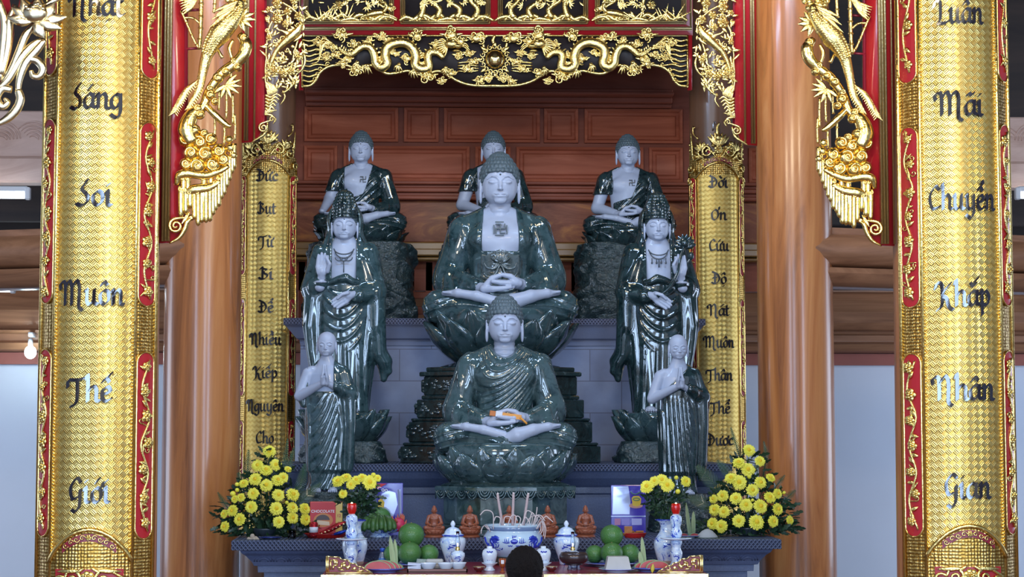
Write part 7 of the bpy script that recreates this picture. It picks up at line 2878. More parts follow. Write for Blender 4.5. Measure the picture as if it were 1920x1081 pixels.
# watermelon slices, palm-like cane stalks on plates
MELON = plain('watermelon_flesh', (.50, .07, .06), .4, noise=.25, nscale=40)
RIND = plain('watermelon_rind', (.30, .42, .20), .45)
CANE = plain('pale_green_cane', (.36, .44, .24), .5, noise=.2, nscale=10)


def melon_slice(c, rz, R, label):
    t = thing('watermelon_slice', label, 'watermelon', c, rz, group='watermelon slices')
    n = 14
    A = [(R * math.cos(a), 0, R * .62 * math.sin(a)) for a in np.linspace(0, PI, n)]
    mb = MB()
    mb.loft([[(x * .94, -.010, z * .92) for x, _, z in A], [(x * .94, .010, z * .92) for x, _, z in A]], True, True, True)
    mb.build('flesh', MELON, t, smooth=False)
    mb = MB()
    mb.loft([[(x * q, y, z * q) for q, y in ((.94, -.0105), (1.0, -.0105), (1.0, .0105), (.94, .0105))] for x, _, z in A], True, True, True)
    mb.build('rind', RIND, t, smooth=False)
    return t


def cane(px0, py0, px1, py1, Y, w, label, mat=None):
    a, b = place(px0, py0, Y), place(px1, py1, Y + .01)
    d = b - a
    t = thing('melon_stick', label, 'fruit slice', a, group='upright pale green slices')
    W = w / sc(Y)
    L = []
    for f, q in ((0, .8), (.25, 1), (.6, .95), (.85, .6), (1, .06)):
        p = d * f
        L.append([(p.x - W * q, p.y - .004, p.z), (p.x, p.y - .012 * q, p.z), (p.x + W * q, p.y - .004, p.z), (p.x + W * q, p.y + .004, p.z), (p.x - W * q, p.y + .004, p.z)])
    MB().loft(L, True, True, True).build('slice', mat or CANE, t, smooth=False)
    L2 = [[(x + W * .15, y - .0015, z) for x, y, z in r[2:3]] + [(r[2][0] - W * .1, r[2][1] - .0015, r[2][2]), (r[2][0] - W * .1, r[2][1] + .004, r[2][2]), (r[2][0] + W * .15, r[2][1] + .004, r[2][2])] for r in L]
    MB().loft(L2, True, True, True).build('rind_edge', RIND, t, smooth=False)
    return t


Yq = 9.46
LILAC = plain('lilac_blue_glaze', (.22, .28, .62), .15, 0, .5)
plate('lilac blue plate of watermelon slices at the left end of the table', 721, Yq, .098, ZT, .018, LILAC, group='lilac plates')
for i, (px, R, rz) in enumerate(((708, .066, .15), (716, .070, -.1), (726, .062, .1), (742, .036, -.3))):
    melon_slice(Vector((at(px, 1060, Yq).x, Yq - .035 + .026 * i, ZT + .016)), rz, R, ['front slice of watermelon on the left lilac plate', 'second slice of watermelon on the left lilac plate', 'third slice of watermelon on the left lilac plate', 'short right-hand piece of watermelon on the left lilac plate'][i])
cane(738, 1064, 731, 1004, Yq + .03, 4.5, 'longer of two upright pale slices behind the left watermelon', None)
cane(741, 1064, 740, 1010, Yq + .05, 4.5, 'shorter of two upright pale slices behind the left watermelon', None)
plate('lilac blue plate of watermelon slices at the right end of the table', 1222, Yq, .098, ZT, .018, LILAC, group='lilac plates')
for i, (px, R, rz) in enumerate(((1232, .060, .1), (1224, .066, -.1), (1206, .044, .2))):
    melon_slice(Vector((at(px, 1060, Yq).x, Yq - .03 + .028 * i, ZT + .016)), rz, R, ['front slice of watermelon on the right lilac plate', 'second slice of watermelon on the right lilac plate', 'short left piece of watermelon on the right lilac plate'][i])
cane(1208, 1062, 1203, 1006, Yq + .05, 4.2, 'taller of two upright pale slices on the right lilac plate', None)
cane(1203, 1062, 1199, 1033, Yq + .02, 4.2, 'shorter of two upright pale slices on the right lilac plate', None)
t = thing('yellow_leaf', 'small yellow leaf standing at the front of the right lilac plate', 'leaf', place(1223, 1074, Yq - .11, ZT))
o = Orn()
o.leaf((0, 0), (.004, .045), .011, 0, .004)
o.v = [(p[0], -p[2], p[1]) for p in o.v]
o.build('blade', plain('yellow_leaf', (.55, .45, .03), .5), t)
MB().tube([(0, 0, 0), (.001, .004, .012)], .0016, 6).build('stalk', STALK, t)

# upper right plate on the altar
Y = 10.48
plate('white plate with melon slices on the altar beside the right candle stand', 1288, Y, .078, ZT1, .012, group=None)
for i, (px, lb) in enumerate(((1280, 'red melon piece on the white altar plate, beside the candle stand'), (1300, 'red melon piece on the white altar plate, farther from the candle'))):
    melon_slice(Vector((at(px, 1000, Y).x, Y - .02, ZT1 + .010)), .2, .026, lb)
cane(1293, 1004, 1286, 942, Y + .02, 3.2, 'thin pointed pale slice on the white altar plate at the right', None)
cane(1299, 1004, 1300, 958, Y + .03, 3.8, 'broad pale slice on the white altar plate at the right', None)
t = thing('rice_cake', 'pale conical rice cake on the altar by the right large bouquet', 'cake', place(1326, 1007, 10.46, ZT1))
k = 1 / sc(10.46)
RICE = plain('rice_white', (.46, .46, .44), .6, noise=.08, nscale=30)
lathe_part('cake', [(20 * k, 0), (20 * k, 2 * k), (16 * k, 7 * k), (10 * k, 13 * k), (4 * k, 16 * k), (.5 * k, 17 * k)], RICE, t, 28, sx=1.0, sy=.8)
lathe_part('leaf_base', [(23 * k, 0), (23 * k, 1 * k), (.5 * k, 1.2 * k)], plain('dark_leaf_base', (.05, .08, .04), .5), t, 28, sy=.8)

# white cake block
Y = 9.44
k = 1 / sc(Y)
plate('white plate under the white cake block', 1157, Y, .092, ZT, .014, group=None)
t = thing('white_cake', 'white tapered sticky rice block on a white plate in front of the right pomelos', 'cake', place(1158, 1070, Y, ZT + .009))
mb = MB()
mb.loft([[(sx * w * k, sy * w * k * .8, z * k) for sx, sy in ((-1, -1), (1, -1), (1, 1), (-1, 1))] for z, w in ((0, 23.5), (.8, 24), (24, 19), (25, 18))], True, True, True)
mb.build('block', RICE, t, smooth=False)
MB().ell((12 * k, -21 * k * .8, 6 * k), (1 * k, .6 * k, 1 * k), 8, 6).build('dark_speck', STALK, t)

# tray of white bowls
Y = 9.50
k = 1 / sc(Y)
xa, xb = at(764, 1070, Y).x, at(876, 1070, Y).x
t = thing('serving_tray', 'brown wooden tray carrying white bowls at the left of the table', 'tray', ((xa + xb) / 2, Y, ZT))
TRAYM = wood('tray_wood', [(.10, .03, .015), (.16, .05, .025), (.2, .07, .04)], (2, 8, 8), .3, .3)
w = (xb - xa) / 2
MB().box((-w, -.10, 0), (w, .10, .008), .002).build('base', TRAYM, t, smooth=False)
mb = MB()
for a, b in (((-w, -.10), (w, -.094)), ((-w, .094), (w, .10)), ((-w, -.10), (-w + .006, .10)), ((w - .006, -.10), (w, .10))):
    mb.box((a[0], a[1], .0), (b[0], b[1], .018))
mb.build('rim', TRAYM, t, smooth=False)
for px, dy, lb in ((803, -.03, 'white bowl on the tray, front one nearest the watermelon'), (836, -.03, 'white bowl on the tray, middle of the front three'), (859, -.01, 'white bowl at the tray end below the small oil lamp')):
    b = thing('rice_bowl', lb, 'bowl', (at(px, 1068, Y + dy).x, Y + dy, ZT + .008), group='white bowls on the tray')
    lathe_part('bowl', [(8 * k, 0), (8 * k, 1.5 * k), (12 * k, 5 * k), (15.2 * k, 12 * k), (15.6 * k, 13.5 * k), (14.6 * k, 13 * k), (10 * k, 5 * k), (.5 * k, 3 * k)], WHITE_GLAZE, b, 32)
    lathe_part('contents', [(13.6 * k, 11 * k), (8 * k, 11.6 * k), (.5 * k, 11.8 * k)], RICE, b, 24)
t = thing('folded_napkin', 'folded white napkin on the tray beside the watermelon slices', 'napkin', (at(777, 1068, Y - .03).x, Y - .03, ZT + .008))
NAP = plain('napkin_paper', (.55, .62, .78), .8)
mb = MB()
for i in range(3):
    mb.loft([[(sx * 12 * k, sy * .03, (i * 5 + z + 2 * math.sin(sx * 2 + i)) * k) for sx, sy in ((-1, -1), (1, -1), (1, 1), (-1, 1))] for z in (0, 4)], True, True, True)
mb.build('folds', NAP, t, smooth=False)
t = thing('white_block', 'pale square cake block behind the white bowls on the tray', 'cake', (at(815, 1060, Y + .06).x, Y + .06, ZT + .008))
MB().box((-16 * k, -.03, 0), (16 * k, .03, 18 * k), .006).build('block', RICE, t, smooth=False)
MB().box((-16.5 * k, -.031, 6 * k), (16.5 * k, .031, 7 * k)).build('paper_band', NAP, t, smooth=False)
t = thing('bank_note', 'grey green bank note leaning on the pale block near the pomelos', 'bank note', (at(792, 1060, Y + .03).x, Y + .03, ZT + .008))
mb = MB()
mb.loft([[(-14 * k, .0, 0), (14 * k, 0, 0), (14 * k, .001, 0), (-14 * k, .001, 0)], [(-10 * k, .015, 19 * k), (12 * k, .017, 18 * k), (12 * k, .018, 18 * k), (-10 * k, .016, 19 * k)]], True, True, True)
mb.build('note', plain('note_paper', (.24, .30, .28), .7, noise=.4, nscale=120), t, smooth=False)

# ---- packaged sweets --------------------------------------------------
BOXRED = plain('glossy_red_card', (.55, .012, .016), .40, 0, .12)
BOXYEL = plain('yellow_card', (.62, .42, .03), .3, 0, .4)
BOXPUR = plain('glossy_violet_card', (.055, .035, .36), .16, 0, .7)
INKW = plain('white_print', (.8, .8, .82), .4)
CHOCB = plain('chocolate_print', (.05, .02, .012), .35)
CREAM = plain('cream_print', (.72, .58, .38), .4)


def red_tray(label, px, Y, r, cx=None):
    k = 1 / sc(Y)
    t = thing('plastic_tray', label, 'tray', place(px, 1010, Y, ZT1), group='red plastic trays')
    lathe_part('dish', [(r * .8 * k, 0), (r * .84 * k, 1 * k), (r * k, 7 * k), (r * 1.03 * k, 8 * k), (r * .98 * k, 7.6 * k), (r * .8 * k, 2 * k), (.5 * k, 1.8 * k)], plain('red_plastic', (.55, .02, .015), .3, 0, .3), t, 40, sy=.75)
    lathe_part('rim', [(r * 1.0 * k, 7 * k), (r * 1.05 * k, 8 * k), (r * 1.0 * k, 8.6 * k)], plain('red_rim', (.40, .01, .01), .3), t, 40, sy=.75)
    return t


Y = 10.55
k = 1 / sc(Y)
red_tray('red plastic tray of packaged sweets at the left of the altar', 611, Y, 39)
bx = thing('biscuit_box', 'red chocolate pie box with yellow side panel standing on the left red tray', 'box', place(611, 1004, Y + .05, ZT1 + 3 * k))
hgt = (at(611, 940, Y + .05).z - ZT1) - 3 * k
MB().box((-30 * k, 0, 0), (30 * k, .06, hgt), .002).build('carton', BOXRED, bx, smooth=False)
MB().box((18 * k, -.0015, 0), (30.2 * k, .061, hgt - .002), .001).build('yellow_panel', BOXYEL, bx, smooth=False)
lettering('CHOCOLATE', 7.2 * k, INKW, bx, (-6 * k, -.001, hgt - 18 * k), bold=.0004)
lettering('12', 8 * k, plain('red_print', (.5, .02, .02), .4), bx, (24 * k, -.0035, hgt - 26 * k), bold=.0003)
lettering('2', 8 * k, bpy.data.materials['red_print'], bx, (24 * k, -.0035, hgt - 40 * k), bold=.0003)
mb = MB()
mb.prism([(18 * k * math.cos(a), 13 * k * math.sin(a)) for a in np.linspace(0, 2 * PI, 24)[:-1]], lambda u, v, d: (u - 5 * k, d, v + hgt - 34 * k), 0, -.001)
mb.build('orange_flash', plain('orange_print', (.6, .22, .05), .4), bx, smooth=False)
mb = MB()
mb.prism([(13 * k * math.cos(a), 10 * k * math.sin(a)) for a in np.linspace(0, PI, 16)], lambda u, v, d: (u - 6 * k, d, v + hgt - 34 * k), 0, -.0018)
mb.build('chocolate_pie_print', CHOCB, bx, smooth=False)
mb = MB()
mb.prism([(-12 * k, 0), (12 * k, -3 * k), (13 * k, -10 * k), (-12 * k, -8 * k)], lambda u, v, d: (u - 6 * k, d, v + hgt - 34 * k), 0, -.0022)
mb.build('cream_print', CREAM, bx, smooth=False)
FOILR = plain('red_foil', (.50, .02, .03), .18, .6, bump=.9, bscale=70)
FOILB = plain('blue_foil', (.02, .06, .42), .18, .6, bump=.9, bscale=70)
t = thing('sweet_packet', 'short red foil cylinder packet in front of the chocolate pie box', 'packet', place(588, 1004, Y - .06, ZT1 + 3 * k))
lathe_part('packet', [(7 * k, 0), (8 * k, 2 * k), (8 * k, 24 * k), (6 * k, 27 * k), (.5 * k, 27.5 * k)], FOILR, t, 20)
lathe_part('white_band', [(8.15 * k, 8 * k), (8.15 * k, 18 * k)], INKW, t, 20)


def pouch(label, pts, r, mat, Y, name='sweet_packet', deco=None):
    a = place(pts[0][0], pts[0][1], Y)
    t = thing(name, label, 'packet', a)
    P = [place(p[0], p[1], Y) - a for p in pts]
    kk = 1 / sc(Y)
    MB().tube(crom([tuple(p) for p in P], 5), [q * kk for q in r], 12, .55, True).build('wrapper', mat, t)
    for e, q in ((P[0], P[1]), (P[-1], P[-2])):
        d = (e - q).normalized()
        MB().tube([tuple(e), tuple(e + d * 4 * kk)], [r[0] * 1.1 * kk, r[0] * 1.5 * kk], 10, .15).build('crimp', mat, t)
    if deco:
        mb = MB()
        for i in range(7):
            f = (i + .5) / 7
            p = P[0].lerp(P[-1], f)
            mb.ell((p.x, p.y - r[1] * .9 * kk, p.z - 2 * kk), (2.2 * kk, 1 * kk, 1.6 * kk), 7, 5)
        mb.build('gold_print', GOLD_LIT, t)
    return t


pouch('long red and gold foil packet leaning across the left red tray', [(600, 999), (616, 993), (632, 985), (648, 978)], [4, 9, 9.5, 4], FOILR, Y - .05, deco=True)
pouch('blue foil packet at the right edge of the left red tray', [(626, 1001), (638, 998), (650, 994)], [4, 7, 4], FOILB, Y - .07)


def violet_box(label, px0, px1, py0, Y, left):
    k = 1 / sc(Y)
    c = place((px0 + px1) / 2, 1005, Y, ZT1)
    t = thing('gift_box', label, 'box', c)
    w = (px1 - px0) / 2 * k
    h = at(px0, py0, Y).z - ZT1
    MB().box((-w, 0, 0), (w, .07, h), .002).build('carton', BOXPUR, t, smooth=False)
    SH = plain('silvery_print', (.50, .56, .80), .10, .3, .8)

    def flat(name, poly, mat, d):
        MB().prism(poly if left is not None else poly, lambda u, v, dd: (u * k, dd, h + v * k), 0.0, -d).build(name, mat, t, smooth=False)
    if left:
        flat('red_flash', [(-w / k, -1), (-w / k, -12), (-8, -2), (-6, -1)], BOXRED, .001)
        lettering('Coo', 11 * k, INKW, t, (-14 * k, -.002, h - 12 * k), rot=(PI / 2, math.radians(6), 0), bold=.0004)
        flat('pale_picture', [(-16, -20), (-2, -14), (10, -18), (14, -40), (6, -62), (-10, -66), (-18, -44)], SH, .0012)
        flat('yellow_cake_print', [(-22, -32), (-16, -28), (-10, -36), (-12, -48), (-23, -46)], BOXYEL, .0016)
        mb = MB()
        mb.loft([[(14 * k, -.001, h - 12 * k), (17 * k, -.008, h - 12 * k), (20 * k, -.001, h - 12 * k)], [(18 * k, -.001, h - 76 * k), (20.5 * k, -.008, h - 78 * k), (22 * k, -.001, h - 76 * k)]], True, True, True)
        mb.build('wrap_fold', SH, t, smooth=False)
    else:
        flat('pale_picture', [(-28, -3), (0, -2), (4, -30), (2, -54), (-30, -54)], SH, .001)
        flat('cake_plate_print', [(6 + 13 * math.cos(a) + 8, -38 + 5 * math.sin(a)) for a in np.linspace(0, 2 * PI, 18)[:-1]], plain('peach_print', (.5, .25, .2), .4), .0013)
        flat('yellow_cake_print', [(6, -24), (10, -20), (20, -20), (24, -25), (23, -37), (16, -40), (8, -38)], BOXYEL, .0018)
        mb = MB()
        mb.tube([((15 + 6 * math.cos(a)) * k, -.002, h + (-26 + 2.4 * math.sin(a)) * k) for a in np.linspace(0, 2 * PI, 20)], .9 * k, 6)
        mb.tube([(4 * k, -.002, h - 12 * k), (8 * k, -.002, h - 16 * k), (14 * k, -.002, h - 17 * k), (24 * k, -.002, h - 12 * k)], 1.0 * k, 6)
        mb.build('leaf_print', plain('leaf_green_print', (.08, .22, .12), .4), t)
        flat('seam', [(-w / k, -57), (w / k, -57), (w / k, -58.5), (-w / k, -58.5)], SH, .0014)
        flat('pink_square', [(-26, -62), (-15, -62), (-15, -74), (-26, -74)], plain('pink_print', (.42, .16, .30), .4), .0012)
        flat('lilac_square', [(-13, -62), (2, -62), (2, -74), (-13, -74)], plain('lilac_print', (.24, .20, .52), .4), .0012)
        flat('pale_square', [(6, -62), (25, -62), (25, -74), (6, -74)], plain('pale_lilac_print', (.36, .36, .66), .4), .0012)
    return t


violet_box('shiny violet wrapped gift box behind the bananas at the left of the altar', 707, 755, 905, 10.78, True)
violet_box('tall violet cake box standing behind the wafer tray at the right', 1146, 1211, 909, 10.70, False)

Y = 10.5
k = 1 / sc(Y)
red_tray('red plastic tray of orange wafers before the violet cake box', 1190, Y, 22)
WAF = plain('wafer', (.50, .21, .05), .5, noise=.4, nscale=60)
rg = random.Random(3)
wl = ['topmost upright square wafer on the red wafer tray', 'wafer lying at the left of the red wafer tray', 'wafer lying in the middle of the red wafer tray', 'wafer lying at the right of the red wafer tray',
      'second wafer behind the left one on the red tray', 'second wafer behind the right one on the red tray']
for i, (px, py, rz, tl) in enumerate(((1178, 992, .1, 0), (1176, 1001, .3, 1.2), (1190, 1001, -.2, 1.15), (1203, 1001, .2, 1.2), (1182, 997, -.3, 1.2), (1198, 997, .3, 1.2))):
    t = thing('wafer', wl[i], 'wafer', place(px, py, Y - .02 + .012 * i), rz, group='wafers')
    mb = MB()
    mb.box((-7.5 * k, -.003, -6 * k), (7.5 * k, .003, 6 * k), .001)
    for q in range(4):
        mb.box((-7.5 * k, -.0042, (-4 + 2.6 * q) * k), (7.5 * k, .0042, (-3.2 + 2.6 * q) * k))
    o_ = mb.build('biscuit', WAF, t, smooth=False)
    o_.rotation_euler = (tl, 0, 0)
    o_ = MB().box((-5.4 * k, -.001, -4.9 * k), (5.4 * k, .001, 4.9 * k)).build('cream', CREAM, t, smooth=False)
    o_.rotation_euler = (tl, 0, 0)

# left end of the altar
t = plate('dark flat dish at the foot of the left large bouquet', 506, 10.40, .064, ZT1, .014, plain('dark_glaze', (.05, .06, .09), .2, 0, .5), cat='dish')
t = thing('drinking_glass', 'clear water glass on the altar between the left bouquet and red tray', 'glass', place(547, 1011, 10.42, ZT1))
k = 1 / sc(10.42)
lathe_part('glass', [(6.5 * k, 0), (7 * k, 1 * k), (8 * k, 16 * k), (7.4 * k, 16 * k), (6.4 * k, 2 * k), (.3 * k, 1.6 * k)], CLEAR, t, 24)
lathe_part('water', [(6.2 * k, 2 * k), (7 * k, 11 * k), (.3 * k, 11 * k)], plain('water', (.8, .9, 1), .02, trans=1.0, ior=1.2), t, 24)
t = thing('cloth_scrap', 'small crumpled beige cloth at the left end of the stone altar', 'cloth', place(476, 1011, 10.38, ZT1))
F = Field((-.05, -.04, -.006), (.05, .04, .05), .004)
d = F.ell((0, 0, 0), (.036, .024, .014)) - .006 * np.sin(F.x * 150 + F.y * 90) * np.cos(F.y * 130)
d = smax(d, -F.z, .002)
link('folds', F.mesh(d, 'folds'), plain('beige_cloth', (.42, .34, .25), .8), t)
F = Field((-.03, -.03, -.002), (.03, .03, .05), .004)
link('knot', F.mesh(F.ell((-.008, 0, .018), (.013, .011, .014)), 'knot'), bpy.data.materials['beige_cloth'], t)
# ------------------------------------------------------------------ flowers
YELLOW = plain('chrysanthemum_yellow', (.90, .82, .07), .5, noise=.10, nscale=60)
YELLOW_D = plain('chrysanthemum_heart', (.80, .52, .01), .6)
LEAF_D = plain('dark_leaf', (.018, .050, .022), .45, 0, .1, noise=.4, nscale=40)
FROND = plain('palm_frond', (.018, .070, .025), .4, 0, .15, noise=.3, nscale=30)
STEMG = plain('green_stem', (.04, .10, .03), .5)


def bloom_mesh(seed, n=26):
    rg = random.Random(seed)
    mb = MB()
    for layer, (L, el, m) in enumerate(((1.0, .10, n), (.92, .42, n - 2), (.74, .78, n - 6), (.52, 1.10, n - 12))):
        for i in range(m):
            a = 2 * PI * (i + .5 * (layer % 2)) / m + rg.uniform(-.06, .06)
            l = L * rg.uniform(.88, 1.06)
            e = el + rg.uniform(-.10, .10)
            w = .105
            ca, sa = math.cos(a), math.sin(a)
            vs_ = []
            for f, q in ((0.12, .5), (.55, 1.0), (.85, .9), (1.0, .25)):
                ee = e - .35 * f * f + .15
                r, z = l * f * math.cos(ee), l * f * math.sin(ee) + .02 * layer
                ww = w * q
                vs_ += [(r * ca + ww * sa, r * sa - ww * ca, z + .03), (r * ca, r * sa, z), (r * ca - ww * sa, r * sa + ww * ca, z + .03)]
            fs = []
            for j in range(3):
                for h in range(2):
                    fs.append([j * 3 + h, j * 3 + h + 1, j * 3 + h + 4, j * 3 + h + 3])
            mb.add(vs_, fs)
    return np_mesh('bloom', np.array(mb.v), mb.f)


BLOOMS = [bloom_mesh(s) for s in (1, 2, 3)]
_h = MB().ell((0, 0, .30), (.30, .30, .30), 12, 8)
HEART = np_mesh('heart', np.array(_h.v), _h.f)
_h = MB().ell((0, 0, 0), (.8, .8, 1.0), 10, 7)
BUD = np_mesh('bud', np.array(_h.v), _h.f)


def leaf_blob(mb, c, d, L, w, rg, lobes=True):
    """One lobed leaf from c along direction d."""
    d = d.normalized()
    s = d.cross(Vector((rg.uniform(-1, 1), rg.uniform(-1, 1), rg.uniform(-.3, 1)))).normalized()
    n = d.cross(s)
    prof = [(0, .1), (.2, .7), (.32, .42), (.5, 1.0), (.62, .5), (.8, .6), (1, .04)] if lobes else [(0, .1), (.3, 1), (.7, .7), (1, .03)]
    vs_, fs = [], []
    for f, q in prof:
        p = c + d * L * f + n * L * .18 * f * f
        vs_ += [p - s * w * q + n * .15 * w, p, p + s * w * q + n * .15 * w]
    for j in range(len(prof) - 1):
        for h in range(2):
            fs.append([j * 3 + h, j * 3 + h + 1, j * 3 + h + 4, j * 3 + h + 3])
    mb.add(vs_, fs)


def frond(a, b, n, w, bend, rg):
    """Feathered palm leaf from a to b."""
    mb = MB()
    mid = (a + b) / 2 + bend
    P = [Vector(p) for p in crom([a, mid, b], 14)]
    mb.tube([tuple(p) for p in P], [.004, .001], 5)
    L = (b - a).length
    for i in range(2, len(P) - 1):
        t = (P[i + 1] - P[i - 1]).normalized()
        f = i / len(P)
        s = t.cross(Vector((0, -1, .15))).normalized()
        for sg in (-1, 1):
            ln = w * math.sin(PI * min(1, .12 + .88 * f)) ** .6 * (1.05 - .5 * f)
            d = (s * sg * .8 + t * .75).normalized()
            q0 = P[i]
            q1 = q0 + d * ln
            h = t * (L / len(P)) * .30
            mb.add([q0 - h, q0 + h, q0 + d * ln * .6 + h * .8, q1, q0 + d * ln * .6 - h * .8], [[0, 1, 2, 3, 4]])
    return mb


def bouquet(label, base, blooms, Y, spread_y, foliage, fronds, seed, name='flower_arrangement', group=None, pot=None, leafL=.06):
    rg = random.Random(seed)
    t = thing(name, label, 'flowers', base, group=group)
    cx = sum(b[0] for b in blooms) / len(blooms)
    y0, y1 = min(b[1] for b in blooms), max(b[1] for b in blooms)
    stems = MB()
    for i, (px, py, r) in enumerate(blooms):
        f = (px - cx) / 90.0
        Yb = Y - spread_y * math.sqrt(max(0.05, 1 - min(1, abs(f)) ** 2)) * (.35 + .65 * (py - y0 + 10) / (y1 - y0 + 20))
        c = place(px, py, Yb)
        R = r / sc(Yb)
        small = r < 7
        look = Vector((f * .9, -1.0, .15 + (1.1 if rg.random() < .35 else .25) * (y1 - py + 8) / (y1 - y0 + 16)))
        q = look.to_track_quat('Z', 'Y')
        o = link('bud' if small else 'bloom', BUD if small else rg.choice(BLOOMS), YELLOW, t)
        o.location = c - t.location
        o.rotation_euler = q.to_euler()
        o.rotation_euler.rotate_axis('Z', rg.uniform(0, 6))
        o.scale = (R, R, R * (.85 if not small else 1))
        if not small:
            h = link('heart', HEART, YELLOW_D, o)
        b0 = Vector(base) + Vector((f * .03, 0, .02))
        m = (b0 + c) / 2 + Vector((0, .02, .03))
        stems.tube(crom([tuple(b0), tuple(m), tuple(c - look.normalized() * R * .1)], 4), .0022, 5)
    stems.build('stems', STEMG, t, world=True)
    mb = MB()
    for (px, py, rx, ry, n) in foliage:
        for i in range(n):
            a, q = rg.uniform(0, 2 * PI), math.sqrt(rg.random())
            Yb = Y + rg.uniform(-spread_y * .45, .08)
            c = place(px + rx * q * math.cos(a), py + ry * q * math.sin(a), Yb)
            d = Vector((rg.uniform(-1, 1) + .8 * (c.x - t.location.x) / .15, rg.uniform(-1.2, .3), rg.uniform(-.5, 1)))
            leaf_blob(mb, c, d, leafL * rg.uniform(.7, 1.25), leafL * .26, rg)
    mb.v = [Vector((v[0], v[1], max(v[2], base.z + .004 - (.0 if name == 'flower_arrangement' else .1)))) for v in mb.v]
    mb.build('foliage', LEAF_D, t, world=True)
    for (x0, yy0, x1, yy1, n, w, bx, dY) in fronds:
        a, b = place(x0, yy0, Y + dY), place(x1, yy1, Y + dY + .03)
        frond(a, b, n, w, Vector((bx, -.03, .02)), rg).build('palm_leaf', FROND, t, world=True)
    return t


YB_ = 10.66
LB = [(505, 846, 13), (483, 872, 12), (517, 871, 12), (499, 881, 13), (540, 879, 7.5), (478.5, 898, 13), (457, 906, 10), (521, 900, 13), (531, 895, 11), (499.5, 909, 13), (475, 925, 12), (522, 927.5, 12.5), (549, 927, 14),
      (437, 925, 6.5), (445, 918, 5), (440, 935, 8), (452, 932, 9), (420.5, 963, 9), (436, 957, 12), (471, 950, 12.5), (518, 953, 13.5), (548.5, 951.5, 12), (571.5, 953, 12), (449.5, 973, 12.5), (548.5, 970, 12), (572.7, 973, 12), (522.5, 978, 12), (421.7, 986.6, 11), (444.7, 907.5, 5), (537.7, 941.5, 4.5)]
bouquet('large fan-shaped bouquet of yellow chrysanthemums at the left end of the altar', place(497, 1004, YB_, ZT1), LB, YB_, .16,
        [(497, 945, 66, 52, 190), (497, 988, 88, 17, 210), (505, 885, 34, 38, 70), (440, 965, 30, 28, 40)],
        [(490, 960, 446, 885, 20, .06, -.02, .06), (505, 960, 552, 838, 22, .05, .02, .10), (510, 960, 540, 820, 22, .04, .02, .12), (520, 980, 602, 905, 20, .06, .02, .08), (455, 985, 408, 922, 14, .035, -.02, 0), (480, 950, 466, 842, 20, .05, -.02, .12), (540, 970, 572, 868, 20, .06, .02, .1), (500, 930, 500, 836, 16, .035, 0, .1)], 5, group='large chrysanthemum bouquets')
RB_ = [(1404, 844, 13), (1385, 867.5, 13), (1425, 864, 11), (1402.5, 880, 14), (1371, 896, 13), (1386, 904, 15), (1426, 904, 12.5), (1411, 918.5, 13), (1337.5, 935, 9), (1355, 929, 12), (1380, 934, 13), (1399, 946, 13.5), (1426, 948.5, 14.5),
       (1340, 955, 12), (1357.5, 959, 12), (1336, 981, 12), (1352.5, 986, 13), (1385, 976, 13), (1418.5, 978.5, 15.5), (1444.7, 895, 10), (1458, 925, 10.5), (1443.5, 932, 12.5), (1458, 954, 12.5), (1450, 977, 12), (1481, 974.5, 9.5), (1405, 893, 5), (1470, 923, 4), (1411, 937, 4)]
bouquet('large fan-shaped bouquet of yellow chrysanthemums at the right end of the altar', place(1400, 1004, YB_, ZT1), RB_, YB_, .16,
        [(1402, 945, 66, 54, 190), (1402, 988, 86, 17, 210), (1405, 885, 34, 38, 70), (1462, 960, 26, 28, 40)],
        [(1380, 960, 1306, 872, 22, .085, -.01, .06), (1372, 978, 1288, 930, 20, .075, -.01, .03), (1385, 930, 1345, 862, 20, .06, 0, .08), (1430, 900, 1432, 826, 16, .03, .01, .1), (1450, 960, 1492, 918, 16, .04, .01, .03), (1400, 900, 1370, 800, 20, .035, -.01, .12), (1440, 930, 1472, 890, 14, .03, .01, .08), (1455, 990, 1500, 1000, 12, .03, 0, .0)], 6, group='large chrysanthemum bouquets')
for px, nm in ((497, 'left'), (1402, 'right')):
    t = thing('flower_pot', 'dark round flower pot hidden in the leaves of the %s large bouquet' % nm, 'pot', place(px, 1006, YB_ + .0, ZT1), group='bouquet pots')
    k = 1 / sc(YB_)
    POTM = plain('dark_pot', (.03, .04, .05), .3, 0, .3)
    lathe_part('pot', [(16 * k, 0), (19 * k, 4 * k), (24 * k, 13 * k), (25 * k, 16 * k), (23 * k, 16 * k), (16 * k, 8 * k)], POTM, t, 32)
    lathe_part('soil', [(22.5 * k, 15 * k), (.5 * k, 16 * k)], plain('moss', (.03, .05, .02), .9), t, 24)
YS_ = 10.02
bouquet('small bunch of yellow chrysanthemums in the vase behind the left candle stand', place(665, 982, YS_), [(634, 902, 13), (649, 895, 11), (658, 908, 10), (668, 900, 11), (679, 895, 10), (693, 904, 15), (708, 896, 7.5), (643, 925, 9), (700, 890, 6)], YS_, .06,
        [(668, 928, 36, 26, 110), (672, 952, 24, 24, 80), (690, 935, 26, 18, 40)], [], 7, name='flower_bunch', leafL=.045, group='small chrysanthemum bunches')
bouquet('small bunch of yellow chrysanthemums in the vase behind the right candle stand', place(1250, 982, YS_), [(1213, 912, 14), (1227, 901, 10), (1241, 899, 12), (1251, 909, 14), (1286, 902, 11), (1268, 895, 5), (1271, 921, 6)], YS_, .06,
        [(1240, 932, 32, 24, 110), (1245, 955, 22, 24, 80), (1275, 920, 14, 20, 30)], [], 8, name='flower_bunch', leafL=.045, group='small chrysanthemum bunches')

